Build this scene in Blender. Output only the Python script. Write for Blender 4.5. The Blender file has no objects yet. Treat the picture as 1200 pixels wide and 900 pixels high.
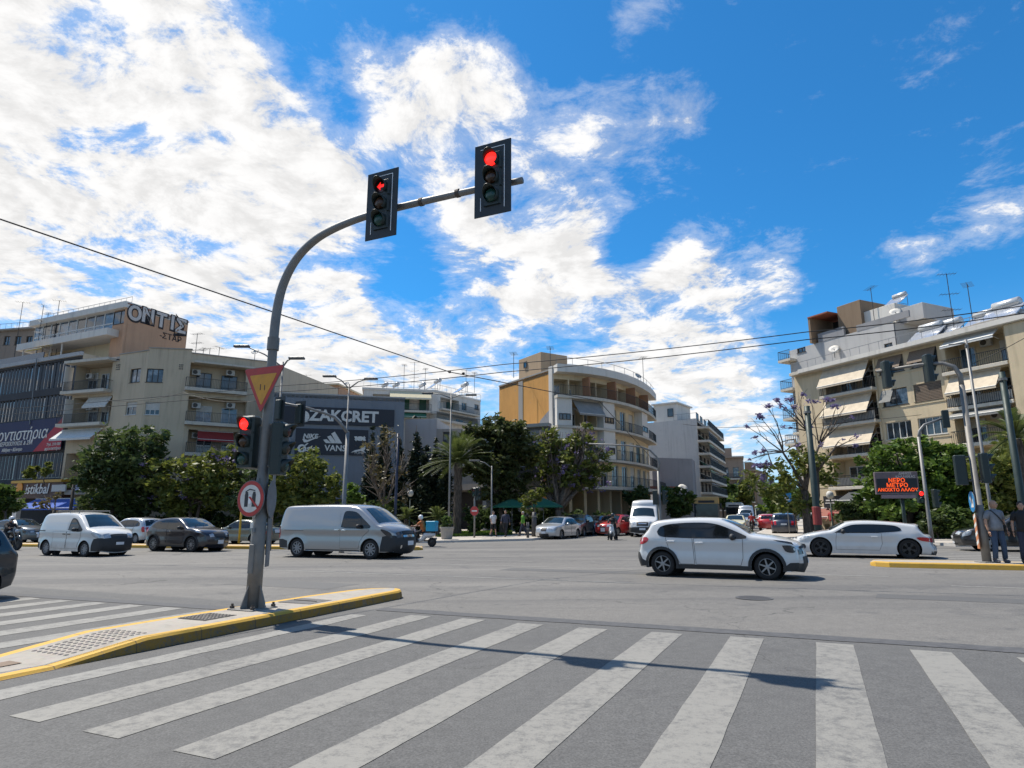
import bpy, bmesh, math, random
import numpy as np
from mathutils import Vector, Matrix
from mathutils.geometry import delaunay_2d_cdt
S = bpy.context.scene
COL = S.collection
R = math.radians
rnd = random.Random(7)

# ------------------------------------------------------------------ camera numbers
F_PX, PITCH, CZ, SL = 750.0, R(11.6), 1.57, .008
CP, SP = math.cos(PITCH), math.sin(PITCH)
def ray(px, py):
    x = (px-600)/F_PX; u = (450-py)/F_PX
    return Vector((x, CP-SP*u, SP+CP*u))
def at(px, py, Y):
    r = ray(px, py); s = Y/r.y
    return Vector((r.x*s, Y, CZ+r.z*s))
def gz(x):
    return SL*max(-90, min(90, x))
def gnd(px, py):
    r = ray(px, py); s = CZ/(SL*r.x-r.z)
    return Vector((r.x*s, r.y*s, SL*r.x*s))
def gy(px, Y, py=610):          # ground point under column px at depth Y
    r = ray(px, py); x = r.x*Y/r.y
    return Vector((x, Y, gz(x)))
TH = R(25)
U = Vector((math.sin(TH), math.cos(TH), 0)); V = Vector((math.cos(TH), -math.sin(TH), 0))
def uv(u, v, z=0):
    p = U*u+V*v
    return Vector((p.x, p.y, gz(p.x)+z))

# ------------------------------------------------------------------ node helpers / materials
MATS = {}
def newmat(name):
    m = bpy.data.materials.new(name); m.use_nodes = True
    nt = m.node_tree; b = nt.nodes['Principled BSDF']
    return m, nt, b
def nd(nt, typ, **kw):
    n = nt.nodes.new(typ)
    for k, v in kw.items():
        if k.startswith('i_'):
            key = k[2:]
            n.inputs[int(key) if key.isdigit() else key.replace('_', ' ')].default_value = v
        else: setattr(n, k, v)
    return n
def lk(nt, a, b): nt.links.new(a, b)
def ramp(nt, fac, stops):
    r = nt.nodes.new('ShaderNodeValToRGB')
    while len(r.color_ramp.elements) < len(stops): r.color_ramp.elements.new(.5)
    for e, (p, c) in zip(r.color_ramp.elements, stops):
        e.position = p; e.color = (*c, 1) if len(c) == 3 else c
    lk(nt, fac, r.inputs[0]); return r
def noise(nt, vec, scale, detail=4, rough=.55, dim='3D'):
    n = nd(nt, 'ShaderNodeTexNoise'); n.noise_dimensions = dim
    n.inputs['Scale'].default_value = scale; n.inputs['Detail'].default_value = detail; n.inputs['Roughness'].default_value = rough
    if vec is not None: lk(nt, vec, n.inputs['Vector'])
    return n
def mixc(nt, fac, a, b, mode='MIX'):
    m = nt.nodes.new('ShaderNodeMix'); m.data_type = 'RGBA'; m.blend_type = mode
    if isinstance(fac, (int, float)): m.inputs[0].default_value = fac
    else: lk(nt, fac, m.inputs[0])
    for s, v in ((6, a), (7, b)):
        if isinstance(v, (tuple, list)): m.inputs[s].default_value = (*v[:3], 1)
        else: lk(nt, v, m.inputs[s])
    return m.outputs[2]
def math_(nt, op, a, b=None, c=None, clamp=False):
    m = nt.nodes.new('ShaderNodeMath'); m.operation = op; m.use_clamp = clamp
    for i, v in enumerate((a, b, c)):
        if v is None: continue
        if isinstance(v, (int, float)): m.inputs[i].default_value = v
        else: lk(nt, v, m.inputs[i])
    return m.outputs[0]
def mrange(nt, v, a, b, c=0., d=1., smooth=True):
    m = nt.nodes.new('ShaderNodeMapRange')
    if smooth: m.interpolation_type = 'SMOOTHSTEP'
    lk(nt, v, m.inputs[0])
    for i, x in enumerate((a, b, c, d)): m.inputs[i+1].default_value = x
    return m.outputs[0]
def bump(nt, b, h, strength=.3, dist=.02):
    n = nd(nt, 'ShaderNodeBump'); n.inputs['Strength'].default_value = strength; n.inputs['Distance'].default_value = dist
    lk(nt, h, n.inputs['Height']); lk(nt, n.outputs[0], b.inputs['Normal'])

def plain(name, c, rough=.6, metal=0., coat=0., var=.12, scale=6., emit=0., spec=.5):
    """a painted / plastic / metal surface with slight wear in colour and gloss"""
    if name in MATS: return MATS[name]
    m, nt, b = newmat(name)
    co = nd(nt, 'ShaderNodeTexCoord')
    n = noise(nt, co.outputs['Object'], scale, 5, .6)
    f = mrange(nt, n.outputs[0], .3, .75, 1-var, 1+var*.6, False)
    x = nt.nodes.new('ShaderNodeVectorMath'); x.operation = 'SCALE'
    x.inputs[0].default_value = c; lk(nt, f, x.inputs['Scale'])
    lk(nt, x.outputs[0], b.inputs['Base Color'])
    lk(nt, mrange(nt, n.outputs[0], .3, .7, max(0, rough-.06), min(1, rough+.08), False), b.inputs['Roughness'])
    b.inputs['Metallic'].default_value = metal
    b.inputs['Coat Weight'].default_value = coat
    b.inputs['Coat Roughness'].default_value = .04
    b.inputs['Specular IOR Level'].default_value = spec
    if emit:
        b.inputs['Emission Color'].default_value = (*c, 1); b.inputs['Emission Strength'].default_value = emit
    MATS[name] = m; return m
def carpaint(name, c, metal=0., dirt=.25):
    if name in MATS: return MATS[name]
    m, nt, b = newmat(name)
    co = nd(nt, 'ShaderNodeTexCoord')
    n = noise(nt, co.outputs['Object'], 3.5, 6, .65)
    sp = nd(nt, 'ShaderNodeSeparateXYZ'); lk(nt, co.outputs['Object'], sp.inputs[0])
    low = mrange(nt, sp.outputs[2], .75, .2, 0, 1)
    d = math_(nt, 'MULTIPLY', low, mrange(nt, n.outputs[0], .35, .7, 0, 1))
    d = math_(nt, 'MULTIPLY', d, dirt)
    col = mixc(nt, d, c, (.30, .27, .23))
    lk(nt, col, b.inputs['Base Color'])
    b.inputs['Metallic'].default_value = metal
    lk(nt, math_(nt, 'MULTIPLY_ADD', d, .6, .28), b.inputs['Roughness'])
    b.inputs['Coat Weight'].default_value = .9; b.inputs['Coat Roughness'].default_value = .05
    MATS[name] = m; return m
def wall(name, c, stain=.35, c2=None, scale=1., rough=.9, spots=0.):
    """painted render: blotches, rain streaks running down, fine grain"""
    if name in MATS: return MATS[name]
    m, nt, b = newmat(name)
    co = nd(nt, 'ShaderNodeTexCoord')
    big = noise(nt, co.outputs['Object'], .35*scale, 5, .6)
    mp = nd(nt, 'ShaderNodeMapping'); mp.inputs['Scale'].default_value = (2.2*scale, 2.2*scale, .18*scale)
    lk(nt, co.outputs['Object'], mp.inputs[0])
    st = noise(nt, mp.outputs[0], 1., 6, .65)
    fine = noise(nt, co.outputs['Object'], 14, 3, .6)
    dark = c2 or tuple(x*.55 for x in c)
    a = math_(nt, 'MULTIPLY', mrange(nt, st.outputs[0], .45, .78), stain)
    col = mixc(nt, a, c, dark)
    light = tuple(min(.85, x*1.15) for x in c)
    col = mixc(nt, math_(nt, 'MULTIPLY', mrange(nt, big.outputs[0], .45, .7), .5), col, light)
    if spots:
        vo = noise(nt, co.outputs['Object'], 1.1, 6, .75)
        col = mixc(nt, mrange(nt, vo.outputs[0], .62, .66, 0, spots), col, (.25, .23, .21))
    col = mixc(nt, .12, col, fine.outputs[1], 'OVERLAY')
    lk(nt, col, b.inputs['Base Color']); b.inputs['Roughness'].default_value = rough
    bump(nt, b, fine.outputs[0], .25, .02)
    MATS[name] = m; return m
def glass(name='window_glass', c=(.02, .028, .035), rough=.04, curtain=0.):
    if name in MATS: return MATS[name]
    m, nt, b = newmat(name)
    co = nd(nt, 'ShaderNodeTexCoord')
    n = noise(nt, co.outputs['Object'], 1.3, 3, .5)
    col = mixc(nt, mrange(nt, n.outputs[0], .45, .6, 0, .7), c, tuple(min(.5, x*2.2+curtain) for x in c))
    lk(nt, col, b.inputs['Base Color'])
    b.inputs['Roughness'].default_value = rough; b.inputs['Specular IOR Level'].default_value = .7
    b.inputs['Coat Weight'].default_value = .5; b.inputs['Coat Roughness'].default_value = .02
    nb = noise(nt, co.outputs['Object'], .8, 2, .5); bump(nt, b, nb.outputs[0], .08, .05)
    MATS[name] = m; return m
def leafmat(name, c1, c2, c3=None, trans=.42):
    if name in MATS: return MATS[name]
    m, nt, b = newmat(name)
    g = nd(nt, 'ShaderNodeNewGeometry')
    stops = [(0., c1), (.65, c2)] + ([(1., c3)] if c3 else [])
    r = ramp(nt, g.outputs['Random Per Island'], stops)
    co = nd(nt, 'ShaderNodeTexCoord')
    n = noise(nt, co.outputs['Object'], .9, 3, .5)
    col = mixc(nt, .55, r.outputs[0], mixc(nt, n.outputs[0], c1, c2), 'MIX')
    lk(nt, col, b.inputs['Base Color']); b.inputs['Roughness'].default_value = .5
    b.inputs['Specular IOR Level'].default_value = .35
    t = nd(nt, 'ShaderNodeBsdfTranslucent'); lk(nt, col, t.inputs[0])
    mx = nd(nt, 'ShaderNodeMixShader'); mx.inputs[0].default_value = trans
    lk(nt, b.outputs[0], mx.inputs[1]); lk(nt, t.outputs[0], mx.inputs[2])
    lk(nt, mx.outputs[0], nt.nodes['Material Output'].inputs[0])
    MATS[name] = m; return m
def barkmat(name='bark', c=(.09, .07, .055)):
    if name in MATS: return MATS[name]
    m, nt, b = newmat(name)
    co = nd(nt, 'ShaderNodeTexCoord')
    mp = nd(nt, 'ShaderNodeMapping'); mp.inputs['Scale'].default_value = (9, 9, 1.6)
    lk(nt, co.outputs['Object'], mp.inputs[0])
    n = noise(nt, mp.outputs[0], 1.5, 6, .65)
    lk(nt, mixc(nt, mrange(nt, n.outputs[0], .35, .7), tuple(x*.5 for x in c), tuple(x*1.5 for x in c)), b.inputs['Base Color'])
    b.inputs['Roughness'].default_value = .95; bump(nt, b, n.outputs[0], .7, .05)
    MATS[name] = m; return m

# ------------------------------------------------------------------ mesh helpers
class MB:
    def __init__(s): s.v = []; s.f = []; s.m = []; s.sm = []; s.M = None; s.smooth = False
    def add(s, vs, fs, mi=0):
        o = len(s.v)
        s.v += [(s.M @ Vector(p)) if s.M is not None else Vector(p) for p in vs]
        for f in fs: s.f.append([i+o for i in f]); s.m.append(mi); s.sm.append(s.smooth)
    def quad(s, a, b, c, d, mi=0): s.add([a, b, c, d], [(0, 1, 2, 3)], mi)
    def box(s, x0, x1, y0, y1, z0, z1, mi=0):
        s.add([(x0,y0,z0),(x1,y0,z0),(x1,y1,z0),(x0,y1,z0),(x0,y0,z1),(x1,y0,z1),(x1,y1,z1),(x0,y1,z1)],
              [(0,3,2,1),(4,5,6,7),(0,1,5,4),(1,2,6,5),(2,3,7,6),(3,0,4,7)], mi)
    def bbox(s, x0, x1, y0, y1, z0, z1, r=.02, mi=0):      # box with chamfered vertical and top edges
        p = [(x0+r,y0),(x1-r,y0),(x1,y0+r),(x1,y1-r),(x1-r,y1),(x0+r,y1),(x0,y1-r),(x0,y0+r)]
        cx, cy = (x0+x1)/2, (y0+y1)/2
        q = [(cx+(x-cx)*(1-2*r/(x1-x0)), cy+(y-cy)*(1-2*r/(y1-y0))) for x, y in p]
        n = 8
        vs = [(x,y,z0) for x,y in p]+[(x,y,z1-r) for x,y in p]+[(x,y,z1) for x,y in q]
        fs = [tuple(range(n-1,-1,-1)), tuple(range(2*n,3*n))]
        for k in (0, n):
            fs += [(k+i, k+(i+1)%n, k+n+(i+1)%n, k+n+i) for i in range(n)]
        s.add(vs, fs, mi)
    def prism(s, poly, y0, y1, mi=0, plane='xz'):
        n = len(poly)
        mk = {'xz': lambda a,b,c:(a,c,b), 'xy': lambda a,b,c:(a,b,c), 'yz': lambda a,b,c:(c,a,b)}[plane]
        s.add([mk(a,b,y0) for a,b in poly]+[mk(a,b,y1) for a,b in poly],
              [tuple(range(n)), tuple(range(2*n-1,n-1,-1))]+[(i,i+n,(i+1)%n+n,(i+1)%n) for i in range(n)], mi)
    def tube(s, pts, rad, n=8, mi=0, cap=True):
        pts = [Vector(p) for p in pts]
        if not hasattr(rad, '__len__'): rad = [rad]*len(pts)
        vs = []; fs = []; prev = None
        for i, p in enumerate(pts):
            t = (pts[min(i+1,len(pts)-1)]-pts[max(i-1,0)])
            t = t.normalized() if t.length > 1e-9 else Vector((0,0,1))
            if prev is None:
                a = t.cross(Vector((0,0,1)) if abs(t.z) < .9 else Vector((1,0,0))).normalized()
            else:
                a = (prev - t*prev.dot(t)); a = a.normalized() if a.length > 1e-6 else t.orthogonal().normalized()
            prev = a; b = t.cross(a)
            for k in range(n):
                w = 2*math.pi*k/n
                vs.append(p+(a*math.cos(w)+b*math.sin(w))*rad[i])
            if i:
                o = (i-1)*n
                fs += [(o+k, o+(k+1)%n, o+n+(k+1)%n, o+n+k) for k in range(n)]
        if cap:
            fs += [tuple(range(n-1,-1,-1)), tuple(range(len(vs)-n, len(vs)))]
        s.add(vs, fs, mi)
    def lathe(s, prof, n=20, mi=0, c=(0,0,0), axis='z'):
        vs = []; fs = []
        for i, (r, h) in enumerate(prof):
            for k in range(n):
                w = 2*math.pi*k/n; a, b = r*math.cos(w), r*math.sin(w)
                p = {'z':(a,b,h),'y':(a,h,b),'x':(h,a,b)}[axis]
                vs.append((p[0]+c[0],p[1]+c[1],p[2]+c[2]))
            if i:
                o = (i-1)*n; fs += [(o+k,o+(k+1)%n,o+n+(k+1)%n,o+n+k) for k in range(n)]
        s.add(vs, fs, mi)
    def ball(s, c, r, n=10, mi=0):
        r = r if hasattr(r, '__len__') else (r,r,r)
        vs = [(c[0],c[1],c[2]-r[2])]; m = max(3, n//2)
        for i in range(1, m):
            a = -math.pi/2+math.pi*i/m
            for k in range(n):
                w = 2*math.pi*k/n
                vs.append((c[0]+r[0]*math.cos(a)*math.cos(w), c[1]+r[1]*math.cos(a)*math.sin(w), c[2]+r[2]*math.sin(a)))
        vs.append((c[0],c[1],c[2]+r[2])); L = len(vs)-1
        fs = [(0,1+(k+1)%n,1+k) for k in range(n)]
        for i in range(m-2):
            o = 1+i*n; fs += [(o+k,o+(k+1)%n,o+n+(k+1)%n,o+n+k) for k in range(n)]
        o = 1+(m-2)*n; fs += [(o+k,o+(k+1)%n,L) for k in range(n)]
        s.add(vs, fs, mi)
    def build(s, name, mats, parent=None, world=False, smooth=None, angle=None):
        if not isinstance(mats, (list, tuple)): mats = [mats]
        off = parent.location if (parent is not None and world) else Vector((0,0,0))
        me = bpy.data.meshes.new(name)
        me.from_pydata([tuple(p-off) for p in s.v], [], s.f)
        for m in mats: me.materials.append(m)
        me.polygons.foreach_set('material_index', s.m)
        if smooth is not None: me.polygons.foreach_set('use_smooth', [smooth]*len(s.f))
        else: me.polygons.foreach_set('use_smooth', s.sm)
        me.update()
        bm = bmesh.new(); bm.from_mesh(me); bmesh.ops.recalc_face_normals(bm, faces=bm.faces); bm.to_mesh(me); bm.free()
        if smooth and angle:
            me.set_sharp_from_angle(angle=R(angle))
        o = bpy.data.objects.new(name, me); COL.objects.link(o)
        if parent is not None: o.parent = parent
        return o
def smooth_path(pts, rad, n=5):
    P = [Vector(p) for p in pts]; out = []; rr = []
    for i in range(len(P)-1):
        p0, p1, p2, p3 = P[max(i-1,0)], P[i], P[i+1], P[min(i+2,len(P)-1)]
        L = (p2-p1).length; m1 = (p2-p0)*.5; m2 = (p3-p1)*.5
        m1 = m1*min(1, L/max(m1.length,1e-6)); m2 = m2*min(1, L/max(m2.length,1e-6))
        for k in range(n):
            t = k/n; out.append(p1*(2*t**3-3*t*t+1)+m1*(t**3-2*t*t+t)+p2*(3*t*t-2*t**3)+m2*(t**3-t*t)); rr.append(rad[i]+(rad[i+1]-rad[i])*t)
    return out+[P[-1]], rr+[rad[-1]]
def tag(o, label=None, cat=None, group=None, kind=None):
    if label: o['label'] = label
    if cat: o['category'] = cat
    if group: o['group'] = group
    if kind: o['kind'] = kind
    return o
def empty(name, loc, label, cat, group=None, rz=0.):
    o = bpy.data.objects.new(name, None); COL.objects.link(o)
    o.location = loc; o.rotation_euler = (0,0,rz); o.empty_display_size = .3
    return tag(o, label, cat, group)
def dup(root, loc, rz=None, label=None, scale=None):
    c = root.copy(); COL.objects.link(c); c.location = loc
    if rz is not None: c.rotation_euler = (0,0,rz)
    if scale is not None: c.scale = (scale,)*3
    if label: c['label'] = label
    for ch in list(root.children):
        d = ch.copy(); COL.objects.link(d); d.parent = c
        for g in list(ch.children):
            e = g.copy(); COL.objects.link(e); e.parent = d
    return c
def numesh(name, verts, faces4, mat, parent=None, smooth=False):
    me = bpy.data.meshes.new(name); nv, nf = len(verts), len(faces4)
    me.vertices.add(nv); me.vertices.foreach_set('co', np.asarray(verts, np.float32).ravel())
    k = faces4.shape[1]
    me.loops.add(nf*k); me.loops.foreach_set('vertex_index', np.asarray(faces4, np.int32).ravel())
    me.polygons.add(nf); me.polygons.foreach_set('loop_start', np.arange(0, nf*k, k, dtype=np.int32))
    try: me.polygons.foreach_set('loop_total', np.full(nf, k, np.int32))
    except Exception: pass
    me.update(calc_edges=True); me.validate()
    me.materials.append(mat)
    o = bpy.data.objects.new(name, me); COL.objects.link(o)
    if parent is not None: o.parent = parent
    return o
def text_bm(mb, txt, size, M, depth=.03, mi=0, shear=0., bold=0., space=1., align='CENTER'):
    """lettering as raised geometry in the x-z plane of M (facing -y)"""
    cu = bpy.data.curves.new('lettering', 'FONT'); cu.body = txt; cu.size = size; cu.extrude = depth/2
    cu.align_x = align; cu.align_y = 'CENTER'; cu.shear = shear; cu.offset = bold; cu.space_character = space; cu.resolution_u = 2
    o = bpy.data.objects.new('lettering', cu); COL.objects.link(o)
    bpy.context.view_layer.update()
    me = bpy.data.meshes.new_from_object(o.evaluated_get(bpy.context.evaluated_depsgraph_get()))
    T = M @ Matrix.Rotation(R(90), 4, 'X')
    k = len(mb.v); mb.v += [T @ v.co for v in me.vertices]
    for p in me.polygons: mb.f.append([i+k for i in p.vertices]); mb.m.append(mi); mb.sm.append(False)
    bpy.data.objects.remove(o); bpy.data.curves.remove(cu); bpy.data.meshes.remove(me)

# ------------------------------------------------------------------ camera, sun, sky
cam = bpy.data.cameras.new('camera'); co_ = bpy.data.objects.new('camera', cam); COL.objects.link(co_)
co_.location = (0, 0, CZ); co_.rotation_euler = (R(90)+PITCH, 0, 0)
cam.sensor_width = 36; cam.lens = F_PX/1200*36; cam.clip_start = .05; cam.clip_end = 6000
S.camera = co_
S.view_settings.view_transform = 'Standard'; S.view_settings.look = 'None'; S.view_settings.gamma = 1
S.view_settings.use_curve_mapping = False
S.view_settings.exposure = EXPO = .76
SUN_DIR = Vector((-.455, .335, 1)).normalized()
sun = bpy.data.lights.new('sun', 'SUN'); sun.energy = 4.2; sun.angle = R(.55); sun.color = (1, .935, .83)
so = bpy.data.objects.new('sun', sun); COL.objects.link(so); so.location = (-40, 40, 90)
so.rotation_euler = SUN_DIR.to_track_quat('Z', 'Y').to_euler()
def make_world():
    w = bpy.data.worlds.new('World'); S.world = w; w.use_nodes = True; nt = w.node_tree
    bg = nt.nodes['Background']
    sky = nd(nt, 'ShaderNodeTexSky'); sky.sky_type = 'NISHITA'; sky.sun_disc = False
    sky.sun_elevation = math.asin(SUN_DIR.z); sky.sun_rotation = math.atan2(SUN_DIR.x, SUN_DIR.y)
    sky.air_density = 1.0; sky.dust_density = .3; sky.ozone_density = 2.5; sky.altitude = 100
    hs = nd(nt, 'ShaderNodeVectorMath', operation='MULTIPLY'); hs.inputs[1].default_value = SKY_G
    lk(nt, sky.outputs[0], hs.inputs[0])
    co = nd(nt, 'ShaderNodeTexCoord'); d = co.outputs['Generated']
    sp = nd(nt, 'ShaderNodeSeparateXYZ'); lk(nt, d, sp.inputs[0])
    zc = math_(nt, 'MAXIMUM', math_(nt, 'ADD', sp.outputs[2], .16), .04)
    q = nd(nt, 'ShaderNodeCombineXYZ')
    lk(nt, math_(nt, 'DIVIDE', sp.outputs[0], zc), q.inputs[0]); lk(nt, math_(nt, 'DIVIDE', sp.outputs[1], zc), q.inputs[1])
    wn = noise(nt, q.outputs[0], 1.6, 3, .5)
    sub = nd(nt, 'ShaderNodeVectorMath', operation='SUBTRACT'); lk(nt, wn.outputs[1], sub.inputs[0]); sub.inputs[1].default_value = (.5,.5,.5)
    scl = nd(nt, 'ShaderNodeVectorMath', operation='SCALE'); lk(nt, sub.outputs[0], scl.inputs[0]); scl.inputs['Scale'].default_value = .34
    qa = nd(nt, 'ShaderNodeVectorMath', operation='ADD'); lk(nt, q.outputs[0], qa.inputs[0]); lk(nt, scl.outputs[0], qa.inputs[1])
    # a second lookup a step towards the sun gives each cloudlet a lit and a grey side
    qb = nd(nt, 'ShaderNodeVectorMath', operation='ADD'); lk(nt, qa.outputs[0], qb.inputs[0]); qb.inputs[1].default_value = (-.075, .055, 0)
    na = noise(nt, qa.outputs[0], 4.8, 13, .69); nb = noise(nt, qb.outputs[0], 4.6, 7, .62)
    big = noise(nt, q.outputs[0], .9, 3, .5)
    cov = None
    for (px, py, r, s) in CLOUDS+FILL_CLOUDS:
        c = ray(px, py).normalized() if not isinstance(px, Vector) else px.normalized()
        v = nd(nt, 'ShaderNodeVectorMath', operation='DISTANCE'); lk(nt, d, v.inputs[0]); v.inputs[1].default_value = c
        m = mrange(nt, v.outputs['Value'], r/750, 0, 0, s)
        cov = m if cov is None else math_(nt, 'ADD', cov, m)
    cov = math_(nt, 'MINIMUM', cov, .455)
    cov = math_(nt, 'ADD', cov, -.30)
    f = math_(nt, 'ADD', math_(nt, 'MULTIPLY_ADD', na.outputs[0], 1.25, -.125), math_(nt, 'MULTIPLY', math_(nt, 'SUBTRACT', big.outputs[0], .5), .35))
    f = math_(nt, 'ADD', f, cov)
    dens = mrange(nt, f, .44, .64)
    thin = mrange(nt, f, .30, .56, 0, .34)        # veil round the clouds
    dens = math_(nt, 'MAXIMUM', dens, thin)
    shade = math_(nt, 'SUBTRACT', nb.outputs[0], na.outputs[0])
    lit = mrange(nt, shade, -.10, .13, 1, 0)
    thick = mrange(nt, f, .72, 1.0)
    lum = math_(nt, 'SUBTRACT', 1.0, math_(nt, 'MULTIPLY', math_(nt, 'SUBTRACT', 1.0, lit), .20))
    lum = math_(nt, 'SUBTRACT', lum, math_(nt, 'MULTIPLY', thick, .09))
    cc = nd(nt, 'ShaderNodeVectorMath', operation='SCALE'); cc.inputs[0].default_value = (1.0, .992, .985)
    lk(nt, math_(nt, 'MULTIPLY', lum, CLOUD_L), cc.inputs['Scale'])
    # haze near the horizon
    hz = mrange(nt, sp.outputs[2], .30, -.02, 0, .75)
    sk = mixc(nt, hz, hs.outputs[0], tuple(CLOUD_L*x for x in (.55, .76, 1.0)))
    lk(nt, mixc(nt, dens, sk, cc.outputs[0]), bg.inputs[0]); bg.inputs[1].default_value = .1
SKY_G = (.178, .67, .97); CLOUD_L = 6.0
FILL_CLOUDS = [(Vector((-.5,-.8,.35)),560,.36),(Vector((.45,-.85,.30)),560,.36),(Vector((0,-.6,.8)),380,.26),(Vector((-.95,-.1,.35)),560,.42),(Vector((.95,-.3,.45)),420,.3)]  # unseen cloud banks added behind the camera to brighten the facades facing it
FILL_CLOUDS = [(v, 0, r, s) for v, r, s in FILL_CLOUDS]
CLOUDS = [(20,60,300,.50),(150,130,260,.46),(60,300,300,.46),(300,240,230,.42),(180,400,260,.40),(400,400,200,.30),(120,520,380,.44),
          (500,110,140,.34),(575,80,110,.18),(430,190,110,.20),(585,170,110,.18),(520,210,80,.10),(640,130,90,.18),(700,190,100,.26),(690,260,60,.16),
          (600,300,130,.38),(670,320,90,.24),(540,270,80,.16),
          (800,305,70,.26),(780,370,150,.36),(830,400,130,.30),(720,450,200,.29),(560,440,220,.24),(880,490,130,.34),(480,400,150,.1),
          (905,312,60,.26),(935,335,45,.2),(1062,300,55,.26),(1140,275,90,.14),(1185,240,70,.13),(805,122,60,.27),(715,70,75,.2),(750,12,55,.2),(770,200,70,.16),
          (290,10,70,-.16),(340,70,70,-.22),(300,60,60,.08),(405,140,55,-.26),(455,200,45,-.2),(430,60,90,.2),(330,130,70,.1),(640,20,130,-.2),(215,175,40,-.2),(250,230,40,-.22),(268,278,34,-.26),(150,60,60,-.14),
          (470,325,80,-.34),(390,310,50,-.2),(560,340,60,-.16),(500,360,90,-.14),(740,300,60,-.2),(590,235,50,-.12),(700,385,60,-.2),(640,400,70,-.12),(940,430,110,-.2)]
# ================================================================== GROUND, MARKINGS, ISLANDS
def asphalt_nodes(nt, co):
    """returns colour and height sockets of worn city asphalt in world metres"""
    P = co
    big = noise(nt, P, .12, 5, .6); med = noise(nt, P, .9, 6, .65); fine = noise(nt, P, 55, 2, .7); mid = noise(nt, P, 7, 4, .7)
    mp = nd(nt, 'ShaderNodeMapping'); mp.inputs['Rotation'].default_value = (0, 0, R(25)); mp.inputs['Scale'].default_value = (.06, 1.1, 1)
    lk(nt, P, mp.inputs[0]); lane = noise(nt, mp.outputs[0], .5, 4, .6)
    sp = nd(nt, 'ShaderNodeSeparateXYZ'); lk(nt, P, sp.inputs[0])
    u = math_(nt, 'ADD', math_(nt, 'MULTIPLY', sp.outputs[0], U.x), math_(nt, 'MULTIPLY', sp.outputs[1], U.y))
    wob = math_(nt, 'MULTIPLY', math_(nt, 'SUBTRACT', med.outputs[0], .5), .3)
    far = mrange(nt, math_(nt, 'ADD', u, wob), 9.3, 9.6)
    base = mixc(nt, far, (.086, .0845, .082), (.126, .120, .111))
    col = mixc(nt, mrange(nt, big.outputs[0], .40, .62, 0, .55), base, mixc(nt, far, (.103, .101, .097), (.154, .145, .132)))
    col = mixc(nt, mrange(nt, med.outputs[0], .53, .70, 0, .75), col, (.078, .076, .075))
    # lanes polished or oiled by tyres run along the cross street
    col = mixc(nt, math_(nt, 'MULTIPLY', mrange(nt, lane.outputs[0], .50, .66, 0, .9), far), col, (.098, .094, .09))
    col = mixc(nt, math_(nt, 'MULTIPLY', mrange(nt, lane.outputs[0], .46, .30, 0, .45), far), col, (.19, .178, .162))
    # aggregate
    g = mrange(nt, fine.outputs[0], .30, .72, -1, 1, False)
    ad = math_(nt, 'MULTIPLY_ADD', g, .34, 1.0)
    ad = math_(nt, 'MULTIPLY', ad, mrange(nt, mid.outputs[0], .3, .7, .88, 1.12, False))
    v = nd(nt, 'ShaderNodeVectorMath', operation='SCALE'); lk(nt, col, v.inputs[0]); lk(nt, ad, v.inputs['Scale'])
    # cracks
    wn = noise(nt, P, .8, 4, .6)
    off = nd(nt, 'ShaderNodeVectorMath', operation='MULTIPLY_ADD'); lk(nt, wn.outputs[1], off.inputs[0]); off.inputs[1].default_value = (1.6, 1.6, 0); lk(nt, P, off.inputs[2])
    vo = nd(nt, 'ShaderNodeTexVoronoi', feature='DISTANCE_TO_EDGE'); vo.inputs['Scale'].default_value = .21; lk(nt, off.outputs[0], vo.inputs['Vector'])
    ck = mrange(nt, vo.outputs['Distance'], .0034, .0014, 0, .8)
    ck = math_(nt, 'MULTIPLY', ck, mrange(nt, big.outputs[0], .44, .54))
    col = mixc(nt, ck, v.outputs[0], (.055, .053, .05))
    # oil drips
    dr = noise(nt, P, 2.6, 2, .5); col = mixc(nt, mrange(nt, dr.outputs[0], .70, .78, 0, .6), col, (.06, .06, .06))
    return col, fine.outputs[0], med.outputs[0], mid.outputs[0]
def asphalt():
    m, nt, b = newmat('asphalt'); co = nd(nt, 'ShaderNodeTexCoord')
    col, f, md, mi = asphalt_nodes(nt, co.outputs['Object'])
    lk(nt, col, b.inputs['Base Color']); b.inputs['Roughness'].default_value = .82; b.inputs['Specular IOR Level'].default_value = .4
    bump(nt, b, f, .35, .012); return m
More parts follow.
